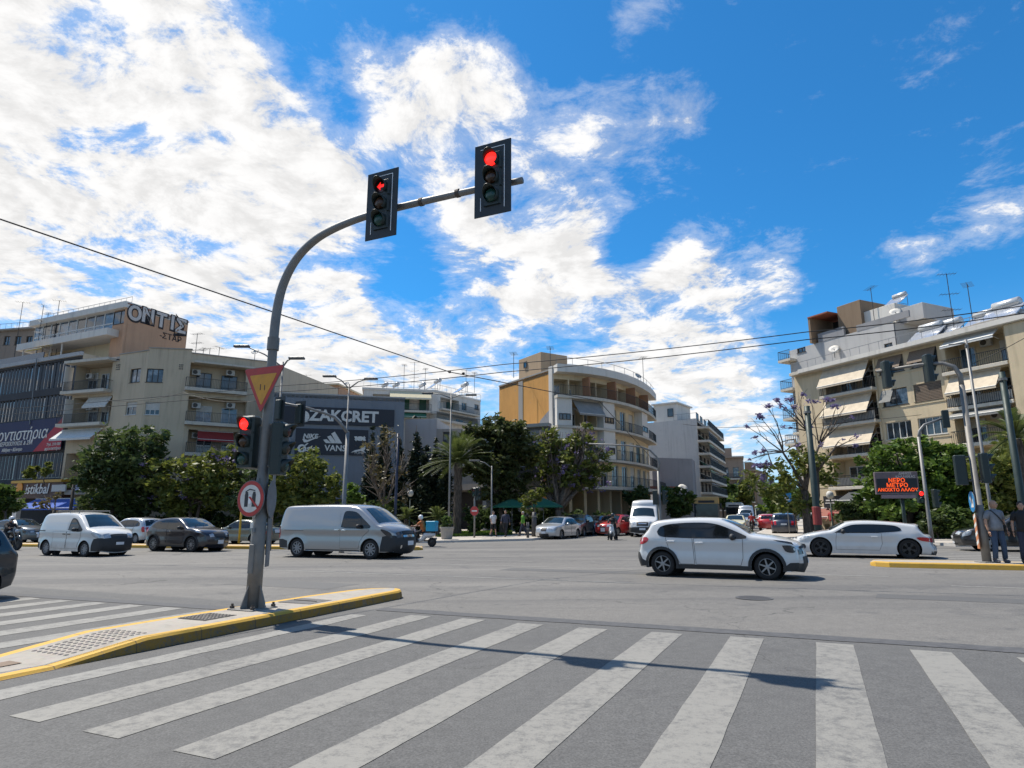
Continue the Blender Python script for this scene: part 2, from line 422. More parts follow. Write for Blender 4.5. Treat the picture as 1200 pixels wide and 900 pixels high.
def roadpaint(name, c, lo, hi, amt=1., joints=False):
    m, nt, b = newmat(name); co = nd(nt, 'ShaderNodeTexCoord'); P = co.outputs['Object']
    col, f, md, mi = asphalt_nodes(nt, P)
    w = noise(nt, P, 9, 8, .78); w2 = noise(nt, P, 55, 4, .75); w3 = noise(nt, P, .5, 3, .6)
    s = math_(nt, 'ADD', math_(nt, 'MULTIPLY', w.outputs[0], .55), math_(nt, 'MULTIPLY', w2.outputs[0], .35))
    s = math_(nt, 'ADD', s, math_(nt, 'MULTIPLY', w3.outputs[0], .25))
    k = mrange(nt, s, lo, hi, 1, 1-amt)
    pc = mixc(nt, w2.outputs[0], tuple(x*.82 for x in c), tuple(x*1.12 for x in c))
    dirt = noise(nt, P, 4, 6, .75); pc = mixc(nt, mrange(nt, dirt.outputs[0], .58, .74, 0, .4), pc, tuple(x*.55 for x in c))
    out = mixc(nt, k, col, pc)
    if joints:
        sp = nd(nt, 'ShaderNodeSeparateXYZ'); lk(nt, P, sp.inputs[0])
        u = math_(nt, 'ADD', math_(nt, 'MULTIPLY', sp.outputs[0], U.x), math_(nt, 'MULTIPLY', sp.outputs[1], U.y))
        fr = math_(nt, 'FRACT', math_(nt, 'MULTIPLY', u, 1.1)); out = mixc(nt, mrange(nt, fr, .022, .008, 0, .7), out, (.05, .045, .04))
    lk(nt, out, b.inputs['Base Color']); b.inputs['Roughness'].default_value = .75
    bump(nt, b, f, .25, .01); return m
M_ASPH = asphalt()
M_PAINT = roadpaint('crosswalk_paint', (.212, .204, .184), .53, .70, .9)
M_PAINT_OLD = roadpaint('old_road_paint', (.22, .213, .195), .52, .70, .9)
M_SEAM = plain('seam_asphalt', (.075, .075, .078), .85, var=.35, scale=9)
M_YEL = roadpaint('yellow_kerb_paint', (.52, .30, .035), .58, .76, .8, True)
M_CONC = wall('pale_concrete', (.30, .272, .235), .7, scale=2.5, spots=.5)
M_PAVE = wall('pavement_slabs', (.36, .325, .28), .4, scale=1.5)
M_KERB = wall('kerb_stone', (.42, .40, .37), .4, scale=2)

def ground():
    xs = [-3000, -90, -45, 0, 45, 90, 3000]; ys = [-3000, -40, 0, 40, 120, 400, 3000]
    mb = MB()
    vs = [(x, y, gz(x)) for y in ys for x in xs]; n = len(xs)
    mb.add(vs, [(j*n+i, j*n+i+1, (j+1)*n+i+1, (j+1)*n+i) for j in range(len(ys)-1) for i in range(n-1)])
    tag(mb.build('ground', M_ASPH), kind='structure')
ground()
def strip(mb, u0, u1, v0, v1, z=.004, mi=0, nseg=1, jit=0.):
    rr = random.Random(int(abs(u0*91+v0*37)*100))
    L = []
    for i in range(nseg+1):
        t = i/nseg
        L.append((uv(u0+(u1-u0)*t, v0+rr.uniform(-jit, jit), z), uv(u0+(u1-u0)*t, v1+rr.uniform(-jit, jit), z)))
    for a, b in zip(L, L[1:]): mb.quad(a[0], a[1], b[1], b[0], mi)
mb = MB()
for v0 in (-6.10, -5.15, -4.16, -3.19, -2.17, -1.15, -.14, .85, 1.85, 2.85, 3.85, 4.85):
    strip(mb, 3.36+.03*math.sin(v0*7), 9.16+.05*math.cos(v0*5), v0, v0+.41, .004, 0, 14, .005)
tag(mb.build('crosswalk_stripes', M_PAINT), kind='structure')
mb = MB()
strip(mb, 3.3, 8.9, -7.06, -6.72, .004, 0, 14, .03)
for k in range(12):
    v0 = -9.75-k*1.0
    strip(mb, 3.0, 8.35-.02*k, v0, v0+.45, .004, 0, 12, .02)
for k in range(9):                               # the crosswalk beyond the right-hand island
    strip(mb, 24.6+k*1.05, 25.05+k*1.05, 3.2, 6.2, .004)
for k in range(6): strip(mb, 14.2+k*1.05, 14.7+k*1.05, 5.6, 9.2, .004)
tag(mb.build('worn_crosswalk_stripes', M_PAINT_OLD), kind='structure')
mb = MB()
for (u, v0, v1, w) in ((18.9, -14, 1.5, .13), (20.9, -30, -9, .12), (17.0, 2.5, 14, .13), (19.1, 5.2, 20, .13), (21.6, 2, 20, .10), (15.2, -16, -4, .12), (13.2, 3, 9, .1), (22.9, -14, -2, .12)):
    strip(mb, u, u+w, v0, v1, .004)
tag(mb.build('worn_lane_lines', M_PAINT_OLD), kind='structure')
mb = MB()
prev = None; rr = random.Random(3)
for i in range(0, 91):
    v = -22+i*.35
    uc = 9.56 if v > -7.4 else 8.62+.045*(v+8.9)*.6
    if -9.0 < v < -7.3: prev = None; continue
    a = uv(uc-.17+rr.uniform(-.02,.02), v, .006); b = uv(uc+.17+rr.uniform(-.02,.02), v, .006)
    if prev: mb.quad(prev[0], a, b, prev[1])
    prev = (a, b)
tag(mb.build('road_seam', M_SEAM), kind='structure')
mb = MB(); rr = random.Random(8)
for (u, v, lu, lv) in ((14.6,3.2,.7,4.5),(13.0,8.5,1.4,1.1),(17.9,-6,.8,5),(20.2,7,1.0,3.2),(6.2,2.35,1.6,.8),(12.2,-11.5,1.2,3.)):
    pts_ = [uv(u+lu*math.cos(t*.7854)*(.8+.3*rr.random()) if 0 else u+(lu/2)*cx, v+(lv/2)*cy, .003) for t, (cx, cy) in enumerate(((-1,-1.04),(-.96,1),(1,1.05),(1.05,-1)))]
    mb.add(pts_, [(0,1,2,3)])
tag(mb.build('asphalt_patches', roadpaint('patch_asphalt', (.083,.081,.078), .60, .72, .8)), kind='structure')
for (u, v, lab) in ((13.4,-1.2,'round iron manhole cover in the asphalt right of the near island nose'),(12.1,4.6,'round iron manhole cover in the asphalt in front of the white hatchback')):
    e_ = empty('manhole_cover', uv(u, v, .004), lab, 'manhole cover'); mb = MB(); mb.lathe([(.34,0),(.34,.006),(.30,.007),(.29,.003),(.001,.003)], 24); mb.build('rim', M_SEAM, e_); mb = MB(); mb.lathe([(.285,.0045),(.001,.0055)], 24); mb.build('lid', plain('manhole_iron', (.075,.07,.066), .6, .5, var=.4, scale=20), e_)

def island(name, pts_h, width, edge, centre_mat, base, ax, bx, side_mat=None):
    """kerbed island: stations (t along ax, height, half-width) from base; yellow painted rim, paler middle"""
    mb = MB(); rows = []
    for (t, h, hw, c) in pts_h:
        o = base+ax*t+bx*c
        r = []
        e = min(edge, hw*.6)
        for (k, z) in ((-hw-.02, 0), (-hw, h-.03), (-hw+.03, h), (-hw+e, h), (hw-e, h), (hw-.03, h), (hw, h-.03), (hw+.02, 0)):
            p = o+bx*k; r.append(Vector((p.x, p.y, gz(p.x)+max(z, .004))))
        rows.append(r)
    for a, b in zip(rows, rows[1:]):
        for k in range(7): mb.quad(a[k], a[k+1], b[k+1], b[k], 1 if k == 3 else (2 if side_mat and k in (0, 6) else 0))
    mb.add(rows[0], [tuple(range(8))]); mb.add(rows[-1], [tuple(range(7,-1,-1))])
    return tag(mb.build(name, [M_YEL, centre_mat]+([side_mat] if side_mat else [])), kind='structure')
base = U*0+V*(-8.12); base.z = 0
st = [(1.0,.03,.62,0),(4.55,.03,.62,0),(5.6,.15,.62,0),(7,.15,.62,0),(9.5,.15,.60,.05),(10.6,.15,.52,.12)]
for a in (20, 40, 60, 75, 88): st.append((10.6+.62*math.sin(R(a)), .15, max(.03, .52*math.cos(R(a))), .12+.12*math.sin(R(a))))
island('near_traffic_island', st, 1.2, .17, M_CONC, base, U, V, roadpaint('shaded_scuffed_kerb_paint', (.27, .145, .016), .54, .68, .9, True))  # kerb sides: yellow darkened to paint in their shade, plus tyre scuffs
# tactile studs and a paver inlay on the ramped end
mb = MB()
strip(mb, 1.2, 4.5, -8.24, -8.0, .038); tag(mb.build('paver_inlay', plain('brown_pavers', (.20, .145, .105), .9, var=.3, scale=12)), kind='structure')
mb = MB(); mb.smooth = True
for i in range(12):
    for j in range(7):
        u = 4.85+i*.085; c = uv(u, -8.42+j*.1, 0); h = .03+max(0, min(1, (u-4.55)/1.05))*.12
        mb.lathe([(.032, -.003), (.028, .008), (.001, .012)], 6, 0, (c.x, c.y, c.z+h))
tag(mb.build('tactile_studs', wall('stud_concrete', (.26, .23, .20), .5)), kind='structure')
# far sides: median with yellow kerb on the left, the right-hand island
A = gnd(-330, 637); B = gnd(487, 645.5); A.z = B.z = 0
ax = (B-A).normalized(); bx = Vector((-ax.y, ax.x, 0)); L = (B-A).length
island('left_median', [(0,.16,.7,.7),(L-1.2,.16,.7,.7),(L-.5,.16,.55,.7),(L-.15,.16,.3,.7),(L,.10,.05,.7)], 1.4, .3, M_PAVE, A, ax, bx)
A = gnd(1022, 664.5); A.z = 0
island('right_traffic_island', [(0,.1,.05,.62),(.12,.15,.35,.62),(.45,.15,.58,.62),(1.2,.15,.62,.62),(26,.15,.62,.62)], 1.2, .16, M_CONC, A, V, U)

def slab(name, poly, h, mat, kerb=None, z0=0):
    """pavement: raised polygon with a stone kerb edge"""
    mb = MB(); n = len(poly); top = [Vector((p[0], p[1], gz(p[0])+z0+h)) for p in poly]
    bot = [Vector((p[0], p[1], gz(p[0])-.05)) for p in poly]
    mb.add(top, [tuple(range(n))], 0)
    for i in range(n):
        j = (i+1) % n
        mb.quad(bot[i], bot[j], top[j], top[i], 1)
        if kerb:
            d = (top[j]-top[i]); 
            if d.length < .1: continue
            d.normalize(); nn = Vector((-d.y, d.x, 0))
            a, b = top[i]+Vector((0,0,.004)), top[j]+Vector((0,0,.004))
            mb.quad(a, b, b+nn*.16, a+nn*.16, 1)
    return tag(mb.build(name, [mat, kerb or mat]), kind='structure')
F1 = R(21); D = Vector((math.sin(F1), math.cos(F1), 0)); E_ = Vector((math.cos(F1), -math.sin(F1), 0))  # far street: along and across
# far left pavement with its corner at the street, running left along V and back along D
C0 = gnd(623, 633.5); K1 = gnd(500, 636.5); 
FARL = [(C0.x, C0.y), *( (C0.x+D.x*t, C0.y+D.y*t) for t in (10, 60, 160)), (C0.x+D.x*160-200, C0.y+D.y*160), (-170, 118), (-60, 66), (K1.x-14, K1.y+8.4), (K1.x-3, K1.y+1.2), (K1.x, K1.y)]
slab('far_pavement', FARL, .13, M_PAVE, M_KERB)
# far right pavement: park corner
R0 = gnd(1085, 636.5); R1 = gnd(1120, 640.5)
FARR = [(R1.x, R1.y), (R1.x+40, R1.y-17), (R1.x+120, R1.y+40), (120, 200), (R0.x-2+D.x*130, R0.y+D.y*130), (R0.x-7.5+D.x*10, R0.y+4+D.y*10), (R0.x-5, R0.y+3.5), (R0.x-1, R0.y)]
slab('park_pavement', FARR, .13, M_PAVE, M_KERB)

# ================================================================== SIGNALS
M_STEEL = plain('galvanised_steel', (.20, .197, .19), .55, .35, var=.25, scale=3)
M_STEELD = plain('weathered_steel', (.20, .19, .175), .6, .3, var=.3, scale=3)
M_SIGG = plain('signal_green_black', (.012, .022, .020), .45, var=.3)
M_BOARD = plain('backing_board_black', (.014, .019, .022), .5, var=.25)
M_SRED, M_SYEL = plain('sign_red', (.42, .035, .03), .5, var=.25), plain('sign_amber', (.60, .27, .018), .5, var=.2)
M_SGREY, M_SWHITE, M_SBLK, M_SBLUE = plain('sign_back_grey', (.17, .18, .19), .6, .2, var=.3), plain('sign_white', (.62, .60, .56), .5, var=.2), plain('sign_black', (.02, .02, .025), .5), plain('sign_blue', (.02, .19, .42), .45, var=.15)
M_WHITE = plain('white_line', (.8, .8, .8), .5)
M_BOLT = plain('rusty_bolt', (.10, .085, .075), .7, .5)
def lens(name, c, e=0.): return plain(name, c, .25, 0, 0, .1, 6, e)
L_RED, L_REDOFF = lens('lit_red_lens', (1, .016, .012), 1.7), lens('unlit_red_lens', (.06, .006, .006))
L_AMB, L_GRN = lens('unlit_amber_lens', (.045, .02, .008)), lens('unlit_green_lens', (.01, .05, .04))
L_DARK = lens('dark_lens', (.012, .012, .012))
def signal_head(parent, pos, rz, board=True, lit=0, arrow=False, n=3, s=1., lod=0):
    """housing with visors and lenses, facing its local -y"""
    M = Matrix.Translation(Vector(pos)-parent.location) @ Matrix.Rotation(rz, 4, 'Z') @ Matrix.Scale(s, 4)
    mb = MB(); mb.M = M; h = .145*n
    mb.bbox(-.15, .15, -.06, .14, -h, h, .03)
    for k in range(1, n): mb.box(-.152, .152, -.064, .12, -h+k*.29-.004, -h+k*.29+.004)
    hd = mb.build('signal_head', M_SIGG, parent)
    if board:
        mb = MB(); mb.M = M; w, hh = .30, h+.15
        mb.box(-w, w, -.035, -.02, -hh, hh, 0)
        for (a, b, c, d) in ((-w+.10, w-.10, hh-.09, hh-.08), (w-.11, w-.10, -hh+.09, hh-.09), (-w+.10, -w+.11, -hh+.09, -hh+.3)):
            mb.box(a, b, -.040, -.0355, c, d, 1)
        mb.build('backing_board', [M_BOARD, M_WHITE], hd)
    for k in range(n):
        z = h-.145-k*.29
        mb = MB(); mb.M = M; mb.smooth = True
        N = 14; vs = []; fs = []
        for i in range(N+1):
            a = R(-55)+R(290)*i/N
            x, zz = .118*math.cos(a), z+.118*math.sin(a)
            dep = .07+.10*max(0, math.sin(a)) 
            for (yy, rr) in ((-.06, 1.), (-.06-dep, .97), (-.06-dep, .92), (-.06, .95)):
                vs.append((x*rr, yy, z+(zz-z)*rr))
        for i in range(N):
            o = i*4; fs += [(o, o+4, o+5, o+1), (o+1, o+5, o+6, o+2), (o+2, o+6, o+7, o+3)]
        mb.add(vs, fs); mb.build('visor', M_SIGG, hd)
        mb = MB(); mb.M = M; mb.smooth = True
        on = (k == lit)
        mat = (L_RED if on else (L_REDOFF, L_AMB, L_GRN)[k if n == 3 else (0, 2)[k]])
        if on and arrow:
            mb.lathe([(.098, -.066), (.05, -.078), (.001, -.082)], 18, 0, (0,0,z), 'y')
            mb.build('lens', L_REDOFF, hd)
            mb = MB(); mb.M = M
            mb.prism([(-.07, z), (0, z+.07), (0, z+.025), (.065, z+.025), (.065, z-.025), (0, z-.025), (0, z-.07)], -.088, -.084)
            mb.build('arrow_light', lens('dim_red_arrow', (.9, .02, .015), .7), hd)
        else:
            mb.lathe([(.102, -.066), (.100, -.10), (.07, -.125), (.03, -.138), (.001, -.14)], 18, 0, (0,0,z), 'y')
            mb.build('lens', mat, hd)
    return hd
RZ = -R(25)                                   # local -y faces -U, towards drivers coming up behind the camera
def pole_arm(parent, base, zs, radii, arm_dir, arm_pts, arm_r, n=12):
    b = Vector(base)
    mb = MB(); mb.smooth = True
    mb.tube([b+Vector((0,0,z)) for z in zs], radii, n); mb.build('pole', M_STEELD if n == 12 else M_STEEL, parent, True)
    mb = MB(); mb.smooth = True
    ap, ar = smooth_path([b+Vector((0,0,z))+arm_dir*l for (l, z) in arm_pts], arm_r); mb.tube(ap, ar, 14)
    mb.build('arm', M_STEEL, parent, True)
BP = uv(7.94, -8.25, .15)
mast = empty('traffic_light', BP, 'tall grey mast with curved arm carrying two red signals over the near crosswalk', 'traffic light')
pole_arm(mast, BP, [.02,.9,1.72,1.73,2.6,3.4,4.2,4.36], [.122,.115,.107,.095,.087,.081,.077,.076], V,
         [(0,4.30),(.01,4.75),(.05,5.12),(.13,5.42),(.30,5.73),(.55,5.98),(.9,6.17),(1.4,6.29),(2.0,6.35),(3.0,6.36),(4.0,6.345),(4.72,6.32)],
         [.082,.080,.078,.076,.073,.070,.067,.063,.06,.056,.052,.05])
mb = MB(); mb.tube([BP+Vector((0,0,4.24)), BP+Vector((0,0,4.46))], .1, 14); mb.build('sleeve', M_STEELD, mast, True)
mb = MB(); mb.M = Matrix.Rotation(RZ, 4, 'Z'); mb.bbox(-.055,.055,-.128,-.10,.55,1.0,.01); mb.build('access_door', M_STEELD, mast)
for (z, a_, w, h, m_) in ((1.30,-.02,.035,.05,M_SWHITE),(1.22,.03,.03,.035,M_SGREY),(1.44,.0,.03,.02,M_SWHITE),(2.0,.02,.03,.05,M_SGREY)):
    mb = MB(); mb.M = Matrix.Rotation(RZ-R(10), 4, 'Z'); r_ = .129-.006*z/1.0 if z < 1.72 else .107; mb.box(a_-w, a_+w, -r_-.004, -r_+.02, z-h, z+h); mb.build('sticker', m_, mast)
for l in (2.95, 3.62):
    p = BP+V*l+Vector((0,0,6.36)); mb = MB(); mb.tube([p-V*.03, p+V*.03], .068, 12); mb.build('clamp', M_BOLT, mast, True)
mb = MB(); mb.M = Matrix.Translation((0,0,0)) @ Matrix.Rotation(RZ, 4, 'Z'); mb.bbox(-.27, .27, -.27, .27, .0, .022, .01); mb.build('base_plate', M_STEELD, mast)
for k in range(4):
    mb = MB(); mb.M = Matrix.Rotation(RZ+R(90*k), 4, 'Z'); mb.prism([(.12,.023),(.25,.023),(.25,.06),(.125,.36)], -.008, .008); mb.build('gusset', M_STEELD, mast)
    mb = MB(); mb.M = Matrix.Rotation(RZ+R(90*k), 4, 'Z'); mb.lathe([(.02,.02),(.02,.09)], 8, 0, (.215,.215,0)); mb.lathe([(.036,.023),(.036,.06),(.001,.061)], 6, 0, (.215,.215,0)); mb.build('anchor_bolt', M_BOLT, mast)
signal_head(mast, BP+V*2.32-U*.16+Vector((0,0,6.37)), RZ, True, 0, True)
signal_head(mast, BP+V*4.32-U*.16+Vector((0,0,6.35)), RZ, True, 0)
signal_head(mast, BP-V*.27-U*.14+Vector((0,0,2.66)), RZ+R(6), False, 0)
signal_head(mast, BP-V*.40+U*.12+Vector((0,0,2.66)), RZ-R(70), False, 0)
signal_head(mast, BP+V*.30+U*.06+Vector((0,0,2.54)), RZ+R(112), False, -1)
for z in (2.25, 2.95):
    mb = MB(); p = BP+Vector((0,0,z)); mb.tube([p-V*.45, p+V*.36], .018, 8); mb.build('bracket', M_STEELD, mast, True)
def sign_plate(name, base, rz, shapes, label, cat, group=None):
    """shapes: (polygon in x,z; thickness front y; material). Local -y is the face"""
    e = empty(name, base, label, cat, group, rz)
    for (nm, poly, y0, y1, m) in shapes:
        mb = MB(); mb.prism(poly, y0, y1); mb.build(nm, m, e)
    return e
def circ(r, n=28, cx=0, cz=0, a0=0, a1=360):
    return [(cx+r*math.cos(R(a0+(a1-a0)*k/n)), cz+r*math.sin(R(a0+(a1-a0)*k/n))) for k in range(n)]
def tri(s): return [(-s/2, s*.433), (s/2, s*.433), (0, -s*.433)]
def rtri(s, r=.05):
    P = [Vector((x, z)) for x, z in tri(s)]; out = []
    for i in range(3):
        p, a, b = P[i], P[i-1], P[(i+1) % 3]
        da, db = (a-p).normalized(), (b-p).normalized()
        for t in (0, .5, 1):
            q = p+da*r*(1-t)+db*r*t; out.append(tuple(q if t != .5 else (q+p)/2))
    return out
sign_plate('give_way_sign', BP-U*.13+V*(-.02)+Vector((0,0,3.52)), RZ,
           [('plate', rtri(.92), -.006, .006, M_SGREY), ('red_border', rtri(.90), -.012, -.0065, M_SRED), ('amber_field', rtri(.62, .03), -.016, -.0125, M_SYEL),
            ('marks', [(-.05,.10),(-.035,.10),(-.035,.0),(-.05,.0)], -.019, -.0165, M_SBLK), ('marks', [(.045,.08),(.06,.08),(.06,-.01),(.045,-.01)], -.019, -.0165, M_SBLK)],
           'red bordered amber give way triangle on the near signal mast', 'road sign')
carL = [(-.12,-.13),(-.045,-.13),(-.045,.06),(-.06,.11),(-.105,.11),(-.12,.06)]
carR = [(x+.165, z) for x, z in carL]
s_ = sign_plate('no_overtaking_sign', BP-U*.15-V*.07+Vector((0,0,1.72)), RZ,
           [('plate', circ(.295), -.006, .006, M_SGREY), ('red_border', circ(.285), -.012, -.0065, M_SRED), ('white_field', circ(.222), -.016, -.0125, M_SWHITE),
            ('symbol', carL, -.019, -.0165, M_SBLK), ('symbol', carR, -.019, -.0165, M_SBLK), ('symbol', [(-.115,.115),(-.02,.16),(.10,.135),(.10,.12),(-.02,.14),(-.115,.10)], -.019, -.0165, M_SBLK),
            ('bar', [(-.03,.02),(.0,.04),(.19,-.13),(.165,-.155)], -.023, -.0195, M_SRED), ('sticker', [(-.03,-.08),(.025,-.08),(.025,.05),(-.03,.05)], -.0215, -.0195, M_WHITE)],
           'round red and white no overtaking sign low on the near mast', 'road sign')
sign_plate('keep_right_sign', BP+U*.16+V*.07+Vector((0,0,1.72)), RZ+R(180)-R(58),
           [('plate', circ(.30), -.006, .006, M_SGREY), ('marker_board', [(-.10,-1.08),(.10,-1.08),(.10,-.32),(-.10,-.32)], -.01, .01, M_SGREY), ('bracket', [(-.02,-.9),(.02,-.9),(.02,.2),(-.02,.2)], .0105, .04, M_STEELD)],
           'grey back of a round sign and tall marker board behind the near mast', 'road sign')
# grating set into the island
g_ = uv(7.05, -8.2, .152); mh = empty('drain_grating', g_, 'square rusty grating let into the near island beside the mast', 'drain cover', rz=RZ)
mb = MB(); mb.bbox(-.28, .28, -.28, .28, .0, .006, .004, 0)
for k in range(8):
    for j in range(8): mb.box(-.255+k*.066, -.215+k*.066, -.255+j*.066, -.215+j*.066, .0062, .012, 1)
mb.build('plate', [plain('grate_dark', (.07,.065,.06), .8, .3, var=.4), plain('grate_metal', (.22,.20,.18), .7, .4, var=.4)], mh)
mh2 = empty('inspection_cover', uv(8.95, -8.1, .152), 'flat dark inspection cover in the near island behind the mast', 'manhole cover', rz=RZ)
mb = MB(); mb.bbox(-.35, .35, -.28, .28, 0, .006, .004); mb.build('lid', plain('cover_iron', (.13,.125,.12), .8, .3, var=.4), mh2)
mb = MB(); mb.tube([(-.25,0,.01),(.25,0,.01)], .01, 6); mb.build('handle', M_BOLT, mh2)
# ================================================================== VEHICLES
P_WHITE = carpaint('white_paint', (.54,.54,.535)); P_SILVER = carpaint('silver_paint', (.30,.30,.30), .6); P_AUB = carpaint('aubergine_paint', (.010,.007,.011), 0, .06)
P_CREAMW = carpaint('van_white_paint', (.50,.50,.485), 0, .6); P_GREY = carpaint('slate_paint', (.10,.115,.125), .4); P_RED = carpaint('red_paint', (.38,.02,.018))
P_SIL2 = carpaint('pale_silver_paint', (.48,.49,.50), .5); P_NAVY = carpaint('navy_paint', (.016,.022,.04)); P_BLUEG = carpaint('blue_grey_paint', (.13,.17,.23), .4)
P_OLIVE = carpaint('olive_grey_paint', (.13,.14,.115), .4); P_BLACK = carpaint('black_paint', (.009,.009,.010), 0, .08); P_CREAM = carpaint('cream_paint', (.62,.57,.36)); P_CHAR = carpaint('charcoal_paint', (.035,.036,.038), .3, .12)
M_PLAST = plain('black_plastic', (.022,.023,.025), .6, var=.2); M_UNDER = plain('underbody_black', (.008,.008,.008), .9); M_RUB = plain('tyre_rubber', (.016,.016,.017), .85, var=.25)
M_CGL = plain('car_glass', (.010,.012,.013), .04, 0, .15, .05, 2, 0, .5); M_WSC = plain('windscreen_glass', (.016,.024,.028), .04, 0, .35, .3, 2, 0, .6)
M_ALLOY = plain('alloy_rim', (.28,.28,.285), .4, .7); M_DALLOY = plain('dark_alloy', (.04,.04,.042), .4, .5); M_HUBC = plain('wheel_cover_grey', (.25,.25,.255), .5, .3)
M_TAIL = plain('tail_light_red', (.42,.012,.02), .12, 0, .5); M_HEADL = plain('headlight_glass', (.42,.45,.48), .08, .3, .6, .3, 12); M_DHEAD = plain('smoked_headlight', (.03,.033,.04), .1, 0, .6, .3, 12)
M_CHROME = plain('chrome_trim', (.6,.6,.6), .15, .9); M_PLATE = plain('plate_white', (.62,.63,.65), .45); M_ORNG = plain('indicator_orange', (.5,.16,.02), .3)
M_SEAMC = plain('panel_gap', (.012,.012,.012), .8)

def catmull(P, step):
    P = [Vector(p) for p in P]; out = []
    for i in range(len(P)-1):
        p0, p1, p2, p3 = P[max(i-1,0)], P[i], P[i+1], P[min(i+2,len(P)-1)]
        n = max(1, int(round((p2-p1).length/step)))
        # centripetal-ish tension to keep corners tidy
        m1 = (p2-p0)*.5; m2 = (p3-p1)*.5; L = (p2-p1).length
        if m1.length > L: m1 *= L/m1.length
        if m2.length > L: m2 *= L/m2.length
        for k in range(n):
            t = k/n; a = 2*t**3-3*t**2+1; b = t**3-2*t**2+t; c = -2*t**3+3*t**2; d = t**3-t**2
            out.append(p1*a+m1*b+p2*c+m2*d)
    out.append(P[-1]); return out
def pdist(pts, poly):
    """distance of each pt to an open polyline (numpy)"""
    pts = np.asarray(pts, float); A = np.asarray(poly[:-1], float); B = np.asarray(poly[1:], float)
    d = B-A; L = (d**2).sum(1)+1e-12
    t = np.clip(((pts[:,None,:]-A[None])*d[None]).sum(2)/L[None], 0, 1)
    q = A[None]+t[...,None]*d[None]
    return np.sqrt(((pts[:,None,:]-q)**2).sum(2)).min(1)
def inside(pts, poly):
    pts = np.asarray(pts, float); P = np.asarray(poly, float); x, y = pts[:,0], pts[:,1]; r = np.zeros(len(pts), bool)
    for (x0,y0),(x1,y1) in zip(P, np.roll(P, -1, 0)):
        c = ((y0 > y) != (y1 > y)); xx = (x1-x0)*(y-y0)/((y1-y0) if abs(y1-y0) > 1e-12 else 1e-12)+x0
        r ^= c & (x < xx)
    return r
def fill(poly, extra, g, margin, chains=()):
    P = np.asarray(poly, float); lo, hi = P.min(0), P.max(0)
    gx, gzz = np.meshgrid(np.arange(lo[0]+g/2, hi[0], g), np.arange(lo[1]+g/2, hi[1], g)); gx[1::2] += g/2
    G = np.stack([gx.ravel(), gzz.ravel()], 1)
    if len(G):
        G = G[inside(G, P)]
        if len(G): G = G[pdist(G, np.vstack([P, P[:1]])) > margin]
    n = len(poly); edges = [(i, (i+1) % n) for i in range(n)]; pts = [tuple(p) for p in poly]
    for ch in chains:
        extra = [p for p in extra if pdist([p], ch)[0] > .02]
        if len(G): G = G[pdist(G, ch) > .035]
    for ch in chains:
        o = len(pts); pts += [tuple(p) for p in ch]; edges += [(o+i, o+i+1) for i in range(len(ch)-1)]
    pts += [tuple(p) for p in extra]+[tuple(p) for p in G]
    v, e, f, *_ = delaunay_2d_cdt([Vector(p) for p in pts], edges, [], 1, 1e-5)
    return [(p.x, p.y) for p in v], [tuple(t) for t in f]

